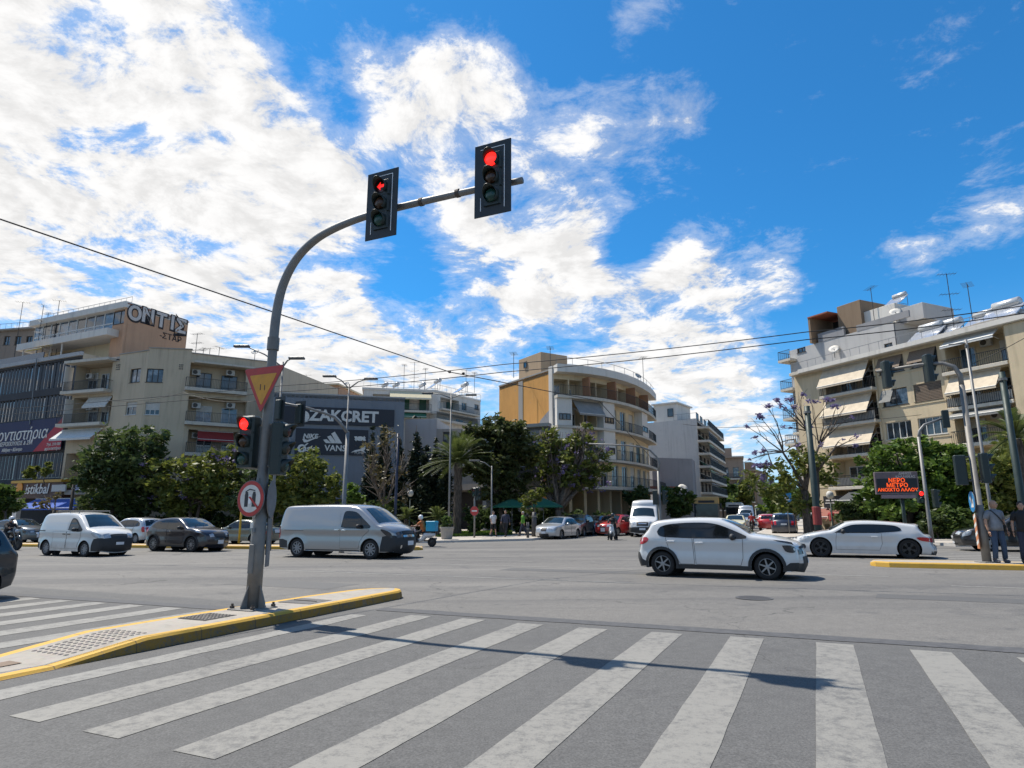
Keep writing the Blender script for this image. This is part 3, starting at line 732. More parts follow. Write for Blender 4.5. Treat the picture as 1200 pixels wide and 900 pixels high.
class Car:
    def __init__(s, sp, lod=1.):
        s.sp = sp; s.lod = lod; g = .07*lod
        s.top = [(p.x, p.y) for p in catmull(sp['top'], g)]
        (xr, _), (xf, _) = sp['top'][0], sp['top'][-1]; zb = sp['zb']; rw = sp['rw']; ra = sp.get('ra', rw+.05)
        bot = []; kinds = []
        a0 = math.asin((zb-rw)/ra)
        for xa in sp['axles']:
            n = max(6, int(14/lod))
            arc = [(xa+ra*math.cos(a0+(math.pi-2*a0)*k/n), rw+ra*math.sin(a0+(math.pi-2*a0)*k/n)) for k in range(n+1)]
            bot.append(arc)
        s.poly = list(s.top)
        cur = s.top[-1]
        for arc in bot:
            s.poly += [(arc[0][0]+(cur[0]-arc[0][0])*t, zb) for t in (.5,) if cur[0]-arc[0][0] > .3]
            s.poly += arc; cur = arc[-1]
            # sill between arches
            if arc is bot[0]:
                nx = bot[1][0][0]
                s.poly += [(cur[0]+(nx-cur[0])*t, zb) for t in (.2,.4,.6,.8)]
        s.nt = len(s.top)
        T = np.asarray(s.top); t = np.gradient(T, axis=0); t /= np.linalg.norm(t, axis=1)[:,None]+1e-9
        s.nrm = np.stack([-t[:,1], t[:,0]], 1)
        s.arc = np.concatenate([[0], np.cumsum(np.linalg.norm(np.diff(T, axis=0), axis=1))])
        s.r = sp.get('r', .07)
    def Wm(s, x, z):
        sp = s.sp; x = np.asarray(x, float); z = np.asarray(z, float); hw = sp['hw']; xf = sp['top'][-1][0]; xr = sp['top'][0][0]
        w = np.full_like(x, hw)
        bx = xf-sp.get('fl', .75); w *= 1-sp.get('kf', .17)*np.clip((x-bx)/(xf-bx), 0, 1.1)**2.2
        rx = xr+sp.get('rl', .6); w *= 1-sp.get('kr', .10)*np.clip((rx-x)/(rx-xr), 0, 1.1)**2.2
        b = sp['belt']; h = np.clip(z-b, 0, 9); w -= sp['tumble']*h+.25*sp['tumble']*np.clip(h-.3, 0, 9)
        w -= .16*np.clip(.42-z, 0, 1)**1.3
        w += .014*np.exp(-((z-(b-.10))/.05)**2) - .012*np.exp(-((z-(b-.32))/.10)**2)     # shoulder crease and a hollow below it
        for xa in sp['axles']:
            d = np.hypot(x-xa, z-sp['rw']); w += .022*np.exp(-((d-sp['rw']-.07)/.06)**2)
        return w
    def W(s, x, z):
        x = np.asarray(x, float); z = np.asarray(z, float)
        d = pdist(np.stack([x, z], 1), s.top); q = np.clip(1-d/s.r, 0, 1)
        return s.Wm(x, z)-s.r*(1-np.sqrt(np.clip(1-q*q, 0, 1)))
    def crown(s, n): return s.sp.get('crown', .03)+s.sp.get('plan', .10)*n[0]**2
    def body(s, parent, paint):
        g = .11*s.lod; extra = []
        T = np.asarray(s.top)
        for k in (.08, .28, .6, 1.0):
            q = T-s.nrm*s.r*k; q = q[::1 if s.lod <= 1 else 2]
            q = q[inside(q, s.poly)]; 
            if len(q): q = q[pdist(q, s.top) > s.r*k*.8]
            extra += [tuple(p) for p in q]
        darks = s.sp.get('dark', []); chains = []
        loop = np.vstack([np.asarray(s.poly), np.asarray(s.poly[:1])])
        for q in darks:
            P = []
            for a, b in zip(q, list(q[1:])+[q[0]]):
                k_ = max(1, int(math.hypot(b[0]-a[0], b[1]-a[1])/.06))
                P += [(a[0]+(b[0]-a[0])*k/k_, a[1]+(b[1]-a[1])*k/k_) for k in range(k_)]
            P.append(P[0]); P = np.asarray(P); ok = inside(P, s.poly) & (pdist(P, loop) > .012); cur = []
            for p, k in zip(P, ok):
                if k: cur.append(tuple(p))
                else:
                    if len(cur) > 1: chains.append(cur)
                    cur = []
            if len(cur) > 1: chains.append(cur)
        chains = [[(float(a), float(b)) for a, b in ch] for ch in chains]
        v, f = fill(s.poly, extra, g, s.r*1.15, chains)
        V2 = np.asarray(v); w = s.W(V2[:,0], V2[:,1])
        cen = np.asarray([V2[list(t)].mean(0) for t in f]); which = np.full(len(f), -1)
        for k, q in enumerate(darks): which[inside(cen, q)] = k
        mb = MB(); n = len(v); tm = [MB() for q in darks]
        for sd in (-1, 1):
            vs = [(x, sd*ww, z) for (x, z), ww in zip(v, w)]
            mb.add(vs, [t for t, k in zip(f, which) if k < 0])
            for k in range(len(darks)): tm[k].add(vs, [t for t, kk in zip(f, which) if kk == k])
        # strip round the outline
        N = len(s.poly); We = s.Wm([p[0] for p in s.poly], [p[1] for p in s.poly])
        We[:s.nt] -= s.r
        ny = 8 if s.lod <= 1 else 4
        rows = []
        for i, (x, z) in enumerate(s.poly):
            row = []
            for k in range(ny+1):
                y = -1+2*k/ny
                if i < s.nt:
                    c = s.crown(s.nrm[i])*(1-abs(y)**2.2); row.append((x+s.nrm[i][0]*c, y*We[i], z+s.nrm[i][1]*c))
                else: row.append((x, y*We[i], z))
            rows.append(row)
        for i in range(N):
            j = (i+1) % N; a, b = rows[i], rows[j]; mi = 0 if (i < s.nt-1) else 1
            vs = a+b; fs = [(k, k+1, ny+1+k+1, ny+1+k) for k in range(ny)]
            mid = [((s.poly[i][0]+s.poly[j][0])/2, (s.poly[i][1]+s.poly[j][1])/2)]; kk = -1
            if mi == 0:
                for k, q in enumerate(darks):
                    if inside(mid, q)[0]: kk = k
            (mb if kk < 0 else tm[kk]).add(vs, fs, mi if kk < 0 else 0)
        for xa in s.sp['axles']:                 # inner wheel wells
            for yy in (-.42, .42): mb.lathe([(s.sp.get('ra', s.sp['rw']+.05)+.03, yy), (.001, yy)], 16, 1, (xa, 0, s.sp['rw']), 'y')
        for k, q in enumerate(darks):
            cx = sum(p[0] for p in q)/len(q)
            if not tm[k].f: continue
            b_ = tm[k].build('bumper' if abs(cx) > 1.6 else 'sill_trim', M_PLAST, parent, smooth=True)
            bm = bmesh.new(); bm.from_mesh(b_.data); bmesh.ops.remove_doubles(bm, verts=bm.verts, dist=.0004)
            bmesh.ops.delete(bm, geom=[x for x in bm.verts if not x.link_faces], context='VERTS'); bm.to_mesh(b_.data); bm.free(); b_.data.set_sharp_from_angle(angle=R(42))
        o = mb.build('body', [paint, M_UNDER], parent, smooth=True)
        me = o.data; bm = bmesh.new(); bm.from_mesh(me); bmesh.ops.remove_doubles(bm, verts=bm.verts, dist=.0004); bmesh.ops.delete(bm, geom=[x for x in bm.verts if not x.link_faces], context='VERTS'); bmesh.ops.recalc_face_normals(bm, faces=bm.faces); bm.to_mesh(me); bm.free()
        me.set_sharp_from_angle(angle=R(42))
        s.We = We; return o
    def side(s, name, poly, off, mat, parent, sides=(-1, 1), g=None, smoothc=False):
        if smoothc:
            c = [Vector(p) for p in poly]; poly = [(p.x, p.y) for p in catmull(c+[c[0]], .06)][:-1]
        # densify outline
        P = []
        for a, b in zip(poly, list(poly[1:])+[poly[0]]):
            n = max(1, int(math.hypot(b[0]-a[0], b[1]-a[1])/(min(.12, g or .12)*s.lod)))
            P += [(a[0]+(b[0]-a[0])*k/n, a[1]+(b[1]-a[1])*k/n) for k in range(n)]
        v, f = fill(P, [], (g or .12)*s.lod, .04)
        V2 = np.asarray(v); w = s.W(V2[:,0], V2[:,1])+off; out = []
        for sd in sides:
            mb = MB(); mb.add([(x, sd*ww, z) for (x, z), ww in zip(v, w)], f)
            out.append(mb.build(name, mat, parent, smooth=True))
        return out
    def spar(s, p):
        d = [(p[0]-x)**2+(p[1]-z)**2 for x, z in s.top]; return s.arc[int(np.argmin(d))]
    def strip(s, name, p0, p1, y0, y1, off, mat, parent, n=None, both=False, taper=0.):
        a, b = s.spar(p0), s.spar(p1); n = n or max(2, int(abs(b-a)/(.08*s.lod)))
        T = np.asarray(s.top); ny = 6 if s.lod <= 1 else 4; out = []
        for sg in ((1, -1) if both else (1,)):
            rows = []
            for i in range(n+1):
                t = a+(b-a)*i/n
                x = np.interp(t, s.arc, T[:,0]); z = np.interp(t, s.arc, T[:,1]); nx = np.interp(t, s.arc, s.nrm[:,0]); nz = np.interp(t, s.arc, s.nrm[:,1]); we = np.interp(t, s.arc, s.We[:s.nt])
                row = []
                for k in range(ny+1):
                    y = y0+(y1-y0)*k/ny; y *= (1-taper*i/n)
                    c = s.crown((nx, nz))*(1-min(1, abs(y))**2.2)+off
                    row.append((x+nx*c, sg*y*we, z+nz*c))
                rows.append(row)
            mb = MB()
            for r0, r1 in zip(rows, rows[1:]): mb.add(r0+r1, [(k, k+1, ny+1+k+1, ny+1+k) for k in range(ny)])
            out.append(mb.build(name, mat, parent, smooth=True))
        return out
def wheel(parent, x, y, rw, wd, style, sd, lod):
    e_m = MB(); e_m.smooth = True; n = 26 if lod <= 1 else 14
    ri = rw*.66
    e_m.lathe([(ri, -wd/2+.02), (rw*.9, -wd/2), (rw*.975, -wd/2+.025), (rw, -wd/2+.06), (rw, wd/2-.06), (rw*.975, wd/2-.025), (rw*.9, wd/2), (ri, wd/2-.02), (ri, -wd/2+.02)], n, 0, (0,0,0), 'y')
    t = e_m.build('wheel', M_RUB, parent); t.location = (x, y, rw)
    yo = sd*(wd/2-.035); mb = MB(); mb.smooth = False
    mats = {'five': M_ALLOY, 'dark': M_DALLOY, 'cover': M_HUBC, 'multi': M_ALLOY, 'spoke': M_ALLOY}[style]
    mb.lathe([(ri*(.97 if style == 'spoke' else 1), yo+sd*.02), (ri*.93, yo+sd*.022), (ri*.90, yo-sd*.01), (ri*.9, yo-sd*.05)], n, 0, (0,0,0), 'y')
    mb.lathe([(ri*.92, yo-sd*.05), (.001, yo-sd*.05)], n, 1, (0,0,0), 'y')
    mb.lathe([(ri*.24, yo-sd*.03), (ri*.22, yo+sd*.012), (.001, yo+sd*.016)], 12, 0, (0,0,0), 'y')
    k = {'five': 5, 'dark': 5, 'cover': 9, 'multi': 10, 'spoke': 6}[style]; hw_ = {'five': .045, 'dark': .03, 'cover': .03, 'multi': .018, 'spoke': .021}[style]
    for i in range(k):
        mb.M = Matrix.Rotation(2*math.pi*i/k+.3, 4, 'Y')
        y0, y1 = sorted((yo-sd*.035, yo+sd*.008))
        mb.prism([(ri*.15, -hw_), (ri*.93, -hw_*.7), (ri*.93, hw_*.7), (ri*.15, hw_)], y0, y1, 0)
        if style in ('five', 'dark'):
            for q in (-1, 1): mb.prism([(ri*.3, q*.02), (ri*.94, q*ri*.25), (ri*.94, q*ri*.16), (ri*.3, q*.0)], y0, y1, 0)
    mb.M = None
    r = mb.build('rim', [mats, M_UNDER], t)
    return t
def shrink(poly, d):
    xs = [p[0] for p in poly]; zs = [p[1] for p in poly]; cx, cz = (min(xs)+max(xs))/2, (min(zs)+max(zs))/2
    fx, fz = 1-2*d/(max(xs)-min(xs)), 1-2*d/(max(zs)-min(zs))
    return [(cx+(x-cx)*fx, cz+(z-cz)*fz) for x, z in poly]
def mirror_part(car, e, x, z, mat, out=.10, s=1.):
    w = float(car.W([x], [z])[0])
    for sd in (-1, 1):
        mb = MB(); mb.smooth = True; mb.ball((x-.03, sd*(w+out), z), (.075*s, .12*s, .085*s), 10); mb.tube([(x+.03, sd*(w-.03), z-.05), (x, sd*(w+out*.6), z-.03)], .03, 6)
        mb.build('wing_mirror', mat, e)
def make_car(name, label, cat, spec, paint, loc, rz, lod=1., group=None, scale=1.):
    e = empty(name, loc, label, cat, group, rz); e.scale = (scale,)*3
    c = Car(spec, lod); c.body(e, paint); sp = spec
    F = sp['top'][-1][0]; B = sp['top'][0][0]
    for k, xa in enumerate(sp['axles']):
        w = float(c.Wm([xa], [sp['rw']+.1])[0])
        for sd in (-1, 1): wheel(e, xa, sd*(w-.125), sp['rw'], .21, sp.get('rim', 'five'), sd, lod)
    if 'clad' in sp:                             # wheel-arch mouldings
        for xa in sp['axles']:
            r0, r1 = sp.get('ra', sp['rw']+.05), sp.get('ra', sp['rw']+.05)+sp['clad']
            a0 = math.asin((sp['zb']-sp['rw'])/r0); n = 14
            pl = [(xa+r0*1.005*math.cos(a0+(math.pi-2*a0)*k/n), sp['rw']+r0*1.005*math.sin(a0+(math.pi-2*a0)*k/n)) for k in range(n+1)]
            a1 = math.asin((sp['zb']-sp['rw'])/r1)
            pl += [(xa+r1*math.cos(math.pi-a1-(math.pi-2*a1)*k/n), sp['rw']+r1*math.sin(math.pi-a1-(math.pi-2*a1)*k/n)) for k in range(n+1)]
            c.side('arch_moulding', pl, .022, M_PLAST, e, g=.04)
    for q in sp.get('doors', []):
        if lod <= 1.3:
            dl = c.side('door', q, .005, paint, e, g=.045)
            P = []
            for a, b in zip(q, list(q[1:])+[q[0]]):
                k_ = max(1, int(math.hypot(b[0]-a[0], b[1]-a[1])/.05)); P += [(a[0]+(b[0]-a[0])*k/k_, a[1]+(b[1]-a[1])*k/k_) for k in range(k_)]
            P.append(P[0]); P = np.asarray(P); w_ = c.W(P[:,0], P[:,1])
            for d_, sd in zip(dl, (-1, 1)):
                mb = MB(); mb.tube([(x, sd*(ww+.003), z) for (x, z), ww in zip(P, w_)], .0055, 4); mb.build('door_gap', M_SEAMC, d_)
    if 'dlo' in sp:
        c.side('window_surround', sp['dlo'], .007, M_CGL if sp.get('gloss', 1) else M_PLAST, e, smoothc=True)
    for q in sp.get('glass', []): c.side('side_window', q, .011, M_CGL, e)
    for q in sp.get('panels', []): c.side('side_panel', q, -.001 if False else .005, sp.get('panelmat', paint), e, smoothc=True)
    for (x, z) in sp.get('handles', []):
        for sd in (-1, 1):
            w = float(c.W([x], [z])[0]); mb = MB(); y0, y1 = sorted((sd*(w+.006), sd*(w+.035))); mb.bbox(x-.10, x+.10, y0, y1, z-.02, z+.02, .008); mb.build('door_handle', sp.get('handlemat', paint), e)
    ws = sp['wscreen']; c.strip('windscreen', ws[0], ws[1], -.93, .93, .006, M_WSC, e, taper=sp.get('wst', 0))
    if lod <= 1:
        for y in (-.5, .12):
            a = c.spar(ws[0]); p = np.asarray([np.interp(a, c.arc, np.asarray(c.top)[:,i]) for i in (0,1)]); mb = MB(); 
            mb.tube([(p[0]-.02, y*.75, p[1]+.075), (p[0]-.16, (y+.42)*.75, p[1]+.16)], .012, 5); mb.build('wiper', M_PLAST, e)
    if 'rscreen' in sp: c.strip('rear_window', sp['rscreen'][0], sp['rscreen'][1], -.88, .88, .006, M_CGL, e)
    for (nm, z0, z1, y0, y1, mat) in sp.get('front', []): c.strip(nm, (F, z0), (F, z1), y0, y1, .007, mat, e, both=(y0 > 0))
    for (nm, z0, z1, y0, y1, mat) in sp.get('rear', []): c.strip(nm, (B-.1, z0), (B-.1, z1), y0, y1, .007, mat, e, both=(y0 > 0))
    for (nm, q, mat) in sp.get('lights', []): c.side(nm, q, .009, mat, e, smoothc=True, g=.06)
    if 'mirror' in sp: mirror_part(c, e, *sp['mirror'][:2], sp['mirror'][2] or paint)
    pz = sp.get('plate', .50)
    c.strip('number_plate', (F, pz-.055), (F, pz+.055), -.30, .30, .022, M_PLATE, e, n=1)
    c.strip('number_plate', (B-.1, sp.get('rplate', .75)-.055), (B-.1, sp.get('rplate', .75)+.055), -.3, .3, .022, M_PLATE, e, n=1)
    return e, c

HATCH = dict(top=[(-1.93,.24),(-1.98,.42),(-1.97,.58),(-1.92,.78),(-1.86,.98),(-1.70,1.17),(-1.62,1.31),(-1.50,1.385),(-1.2,1.43),(-.75,1.465),(-.3,1.475),(.12,1.445),(.5,1.30),(.86,1.09),(1.05,1.055),(1.4,1.01),(1.66,.945),(1.84,.85),(1.92,.72),(1.955,.5),(1.955,.36),(1.90,.22)],
    zb=.21, rw=.315, ra=.365, axles=(1.23,-1.33), hw=.875, belt=.98, tumble=.26, r=.085, kf=.20, plan=.13, rim='spoke', clad=.075,
    dlo=[(-1.44,1.13),(-1.36,1.25),(-1.1,1.325),(-.6,1.365),(-.1,1.36),(.22,1.29),(.80,1.04),(.78,.985),(.3,.985),(-.5,.975),(-1.22,.99),(-1.40,1.04)],
    glass=[[(-1.19,1.02),(-1.22,1.25),(-1.0,1.30),(-.57,1.33),(-.55,1.0)],[(-.45,1.0),(-.47,1.33),(-.12,1.325),(.17,1.255),(.40,1.145),(.40,1.01)]],
    doors=[[(-.5,.97),(-.46,.33),(.62,.33),(.68,.5),(.70,.975)],[(-1.22,.99),(-1.15,.72),(-.95,.5),(-.86,.33),(-.50,.33),(-.54,.97)]],
    handles=[(-.36,.86),(-1.08,.885)], mirror=(.50,1.02,M_PLAST), wscreen=((.86,1.10),(.16,1.44)), rscreen=((-1.84,1.0),(-1.65,1.27)), wst=.12,
    dark=[[(-.97,.215),(-.97,.29),(-.90,.32),(.78,.32),(.86,.29),(.86,.215)],[(1.63,.225),(1.64,.34),(1.75,.42),(2.05,.43),(2.05,.225)],[(-2.0,.25),(-2.0,.60),(-1.94,.60),(-1.86,.42),(-1.72,.36),(-1.70,.25)]],
    front=[('grille',.72,.79,-.8,.8,M_PLAST),('bumper_grille',.36,.55,-.75,.75,M_PLAST),('chrome_line',.80,.815,-.6,.6,M_CHROME),('headlight',.58,.72,.62,.97,M_DHEAD),('running_light',.83,.87,.5,.98,M_DHEAD)],
    rear=[('tail_light',.82,.95,.62,.99,M_TAIL)],
    lights=[('headlight',[(1.60,.83),(1.66,.70),(1.76,.66),(1.88,.67),(1.90,.75),(1.80,.83)],M_DHEAD),('running_light',[(1.40,.965),(1.5,.93),(1.8,.865),(1.86,.84),(1.82,.905),(1.6,.945)],M_DHEAD),('tail_light',[(-1.925,.80),(-1.86,.96),(-1.72,.985),(-1.67,.94),(-1.72,.86),(-1.84,.80)],M_TAIL)], plate=.45)
COUPE = dict(top=[(-2.13,.15),(-2.17,.34),(-2.10,.46),(-2.07,.60),(-2.05,.74),(-1.90,.83),(-1.78,.98),(-1.70,1.12),(-1.5,1.165),(-1.1,1.215),(-.43,1.265),(.05,1.265),(.42,1.215),(.72,1.06),(1.0,.93),(1.25,.89),(1.75,.77),(2.02,.65),(2.13,.54),(2.16,.36),(2.15,.24),(2.08,.13)],
    zb=.15, rw=.335, ra=.375, axles=(1.33,-1.42), hw=.89, belt=.86, tumble=.34, r=.085, kf=.20, plan=.14, rim='dark',
    dlo=[(.86,.86),(.74,.93),(.5,1.06),(.2,1.145),(-.44,1.16),(-1.05,1.12),(-1.22,1.03),(-1.25,.96),(-1.12,.92),(-.44,.865),(.4,.85)],
    glass=[[(-.40,.885),(-.42,1.13),(.18,1.11),(.45,1.02),(.55,.95),(.55,.87)],[(-.50,.90),(-.52,1.125),(-1.0,1.09),(-1.15,1.0),(-1.08,.94)]],
    doors=[[(.78,.86),(.82,.6),(.84,.28),(-.52,.28),(-.62,.5),(-.62,.86)]], handles=[(-.40,.73)], mirror=(.60,.91,M_PLAST), wscreen=((.98,.94),(.46,1.20)), rscreen=((-1.88,.85),(-1.74,1.06)), wst=.1,
    front=[('grille',.56,.60,-.75,.75,M_PLAST),('intake',.24,.42,-.5,.5,M_PLAST),('side_intake',.26,.42,.6,.9,M_PLAST)],
    rear=[('diffuser',.18,.30,-.7,.7,M_PLAST),('tail_light',.60,.72,.6,.99,M_TAIL)],
    lights=[('headlight',[(2.02,.55),(2.03,.63),(1.86,.72),(1.68,.745),(1.70,.69),(1.84,.61)],M_HEADL),('tail_light',[(-2.06,.58),(-2.05,.70),(-1.85,.735),(-1.66,.715),(-1.78,.62)],M_TAIL),('side_intake',[(2.11,.27),(2.12,.43),(1.86,.45),(1.82,.38),(1.86,.28)],M_PLAST)],
    dark=[[(-2.14,.16),(-2.16,.25),(-2.05,.25),(-2.04,.16)]], plate=.45, rplate=.42)
PVAN = dict(top=[(-2.58,.33),(-2.63,.6),(-2.62,1.0),(-2.56,1.5),(-2.48,1.78),(-2.34,1.88),(-1.8,1.91),(-.5,1.925),(.5,1.915),(.95,1.87),(1.22,1.76),(1.6,1.5),(1.98,1.23),(2.2,1.17),(2.45,1.06),(2.58,.93),(2.64,.75),(2.66,.5),(2.62,.36),(2.55,.25)],
    zb=.25, rw=.345, ra=.395, axles=(1.72,-1.65), hw=.95, belt=1.12, tumble=.16, r=.11, kf=.19, fl=.9, kr=.05, plan=.13, crown=.05, rim='cover',
    dlo=[(.40,1.12),(.44,1.4),(.50,1.68),(.8,1.70),(1.06,1.64),(1.4,1.40),(1.72,1.16),(1.70,1.09),(1.2,1.08),(.6,1.09)],
    glass=[[(.48,1.13),(.55,1.63),(.82,1.65),(1.03,1.59),(1.30,1.38),(1.32,1.13)]],
    panels=[[(-2.15,1.18),(-2.12,1.4),(-2.0,1.66),(-1.6,1.70),(-.6,1.72),(.25,1.70),(.30,1.45),(.30,1.18),(-.5,1.16),(-1.5,1.16)]],
    doors=[[(.36,1.08),(.38,.36),(1.22,.36),(1.27,.6),(1.40,.8),(1.66,1.0),(1.66,1.06)]], handles=[(.55,1.01),(.22,1.02)], handlemat=M_CHROME, mirror=(1.28,1.15,M_PLAST), wscreen=((1.96,1.245),(1.20,1.775)), rscreen=((-2.62,1.15),(-2.53,1.62)), wst=.10,
    dark=[[(2.14,.27),(2.15,.50),(2.20,.80),(2.42,.84),(2.66,.84),(2.70,.27)],[(-2.70,.34),(-2.70,.66),(-2.35,.66),(-2.12,.60),(-2.08,.34)],[(-2.3,.985),(-2.3,1.005),(-1.35,1.0),(-1.35,.985)],[(-1.2,.27),(-1.2,.31),(1.28,.31),(1.28,.27)]],
    front=[('grille',.68,.90,-.60,.60,M_PLAST),('grille_bar',.76,.785,-.58,.58,M_CHROME),('grille_bar',.84,.86,-.58,.58,M_CHROME),('headlight',.74,.92,.64,.98,M_DHEAD),('fog_lamp',.42,.50,.68,.78,M_CHROME)],
    rear=[('tail_light',.7,1.12,.82,.99,M_TAIL)],
    lights=[('headlight',[(2.56,.76),(2.50,.92),(2.3,1.03),(2.14,1.06),(2.2,.96),(2.36,.82)],M_DHEAD),('tail_light',[(-2.62,.68),(-2.61,1.14),(-2.53,1.14),(-2.53,.68)],M_TAIL)], plate=.55)
SVAN = dict(top=[(-2.12,.30),(-2.17,.6),(-2.15,1.05),(-2.06,1.52),(-1.98,1.70),(-1.80,1.79),(-1.2,1.82),(-.4,1.83),(.2,1.80),(.55,1.71),(.95,1.45),(1.34,1.18),(1.6,1.13),(1.9,1.03),(2.08,.92),(2.16,.76),(2.18,.5),(2.16,.36),(2.1,.22)],
    zb=.22, rw=.32, ra=.37, axles=(1.34,-1.42), hw=.90, belt=1.08, tumble=.17, r=.10, kf=.20, fl=.8, kr=.06, plan=.13, crown=.05, rim='cover', gloss=0,
    dlo=[(.10,1.10),(.12,1.35),(.18,1.58),(.36,1.60),(.55,1.54),(.85,1.32),(1.12,1.12),(1.08,1.06),(.6,1.05)], glass=[[(.16,1.10),(.23,1.54),(.37,1.55),(.52,1.49),(.80,1.28),(.82,1.09)]],
    panels=[[(-1.78,1.12),(-1.80,1.3),(-1.70,1.52),(-1.2,1.58),(-.5,1.59),(-.02,1.57),(.02,1.35),(.0,1.12),(-.9,1.10)]],
    doors=[[(.06,1.04),(.06,.33),(.84,.33),(.90,.55),(1.0,.75),(1.05,1.04)],[(-.95,1.04),(-.95,.33),(.02,.33),(.02,1.04)]], handles=[(.22,.93),(-.12,.93)], handlemat=M_PLAST, mirror=(.72,1.12,M_PLAST), wscreen=((1.32,1.2),(.56,1.705)), rscreen=((-2.14,1.1),(-2.05,1.55)), wst=.1,
    dark=[[(1.76,.24),(1.76,.55),(1.82,.74),(2.0,.78),(2.2,.78),(2.22,.24)],[(-2.2,.31),(-2.2,.56),(-1.92,.56),(-1.84,.31)],[(-.95,.40),(-.93,.50),(.78,.50),(.82,.40)],[(-2.16,1.03),(-2.16,1.075),(-1.55,1.075),(-1.55,1.03)]],
    front=[('grille',.64,.86,-.62,.62,M_PLAST),('chrome_line',.84,.86,-.6,.6,M_CHROME),('headlight',.76,.92,.62,.98,M_HEADL)],
    rear=[('tail_light',.75,1.2,.84,.99,M_TAIL)],
    lights=[('headlight',[(2.10,.78),(2.06,.93),(1.86,.99),(1.70,.98),(1.76,.88),(1.92,.79)],M_HEADL),('tail_light',[(-2.16,.72),(-2.14,1.2),(-2.08,1.2),(-2.08,.72)],M_TAIL)], plate=.56)
CROSS = dict(top=[(-1.98,.30),(-2.06,.55),(-2.04,.92),(-1.90,1.12),(-1.62,1.36),(-1.3,1.50),(-.8,1.57),(-.25,1.59),(.15,1.55),(.55,1.36),(.92,1.14),(1.3,1.09),(1.75,.99),(1.98,.86),(2.08,.68),(2.09,.42),(2.0,.24)],
    zb=.24, rw=.355, ra=.405, axles=(1.28,-1.34), hw=.89, belt=1.03, tumble=.30, r=.10, kf=.22, fl=.85, plan=.14, rim='multi', clad=.06,
    dlo=[(.84,1.08),(.5,1.27),(.15,1.43),(-.3,1.48),(-.9,1.45),(-1.3,1.34),(-1.52,1.16),(-1.2,1.08),(-.5,1.05),(.4,1.04)], glass=[[(-.34,1.08),(-.36,1.44),(.12,1.39),(.45,1.22),(.5,1.07)],[(-.44,1.08),(-.46,1.43),(-.9,1.40),(-1.2,1.28),(-1.0,1.1)]],
    doors=[[(-.38,1.04),(-.36,.38),(.70,.38),(.76,.6),(.78,1.04)],[(-1.15,1.06),(-1.05,.75),(-.9,.55),(-.84,.38),(-.42,.38),(-.42,1.04)]], handles=[(-.25,.93)], mirror=(.56,1.12,M_PLAST), wscreen=((.92,1.15),(.18,1.55)), rscreen=((-1.88,1.15),(-1.5,1.43)), wst=.12,
    dark=[[(-.86,.25),(-.86,.33),(.74,.33),(.78,.25)]],
    front=[('grille',.62,.86,-.5,.5,M_PLAST),('chrome_line',.60,.63,-.4,.4,M_CHROME),('headlight',.66,.80,.6,.92,M_HEADL),], rear=[('tail_light',.8,.95,.5,.99,M_TAIL),],
    lights=[('running_light',[(1.86,.88),(1.70,.97),(1.45,1.02),(1.6,.93)],M_HEADL),('headlight',[(1.94,.62),(1.96,.78),(1.8,.80),(1.76,.68)],M_DHEAD),('tail_light',[(-2.03,.84),(-1.98,.98),(-1.72,1.06),(-1.8,.92)],M_TAIL)], plate=.5)
SEDAN = dict(top=[(-2.18,.25),(-2.24,.5),(-2.22,.82),(-2.12,.95),(-1.7,1.0),(-1.5,1.04),(-1.0,1.36),(-.6,1.43),(-.1,1.44),(.3,1.38),(.95,1.0),(1.3,.94),(1.8,.85),(2.08,.74),(2.2,.6),(2.22,.4),(2.14,.22)],
    zb=.2, rw=.31, ra=.36, axles=(1.32,-1.34), hw=.87, belt=.92, tumble=.34, r=.09, kf=.2, plan=.13, rim='five',
    dlo=[(.85,.95),(.3,1.27),(-.2,1.34),(-.7,1.33),(-1.05,1.22),(-1.35,1.02),(-1.0,.96),(0,.93)], glass=[[(-.22,.97),(-.25,1.3),(.25,1.22),(.55,1.06),(.6,.96)],[(-.32,.97),(-.34,1.3),(-.7,1.28),(-1.0,1.15),(-.98,.99)]],
    doors=[[(-.27,.93),(-.25,.3),(.8,.3),(.82,.93)],[(-1.1,.95),(-.95,.55),(-.85,.3),(-.3,.3),(-.3,.93)]], mirror=(.55,.97,None), wscreen=((.95,1.01),(.32,1.375)), rscreen=((-1.5,1.05),(-1.0,1.355)),
    front=[('grille',.52,.66,-.35,.35,M_PLAST),('headlight',.56,.70,.5,.96,M_HEADL),('intake',.26,.38,-.6,.6,M_PLAST)], rear=[('tail_light',.62,.80,.55,.98,M_TAIL)],
    lights=[('headlight',[(2.16,.55),(2.1,.7),(1.85,.78),(1.9,.62)],M_HEADL),('tail_light',[(-2.22,.6),(-2.2,.82),(-1.95,.85),(-2.0,.65)],M_TAIL)], plate=.44)
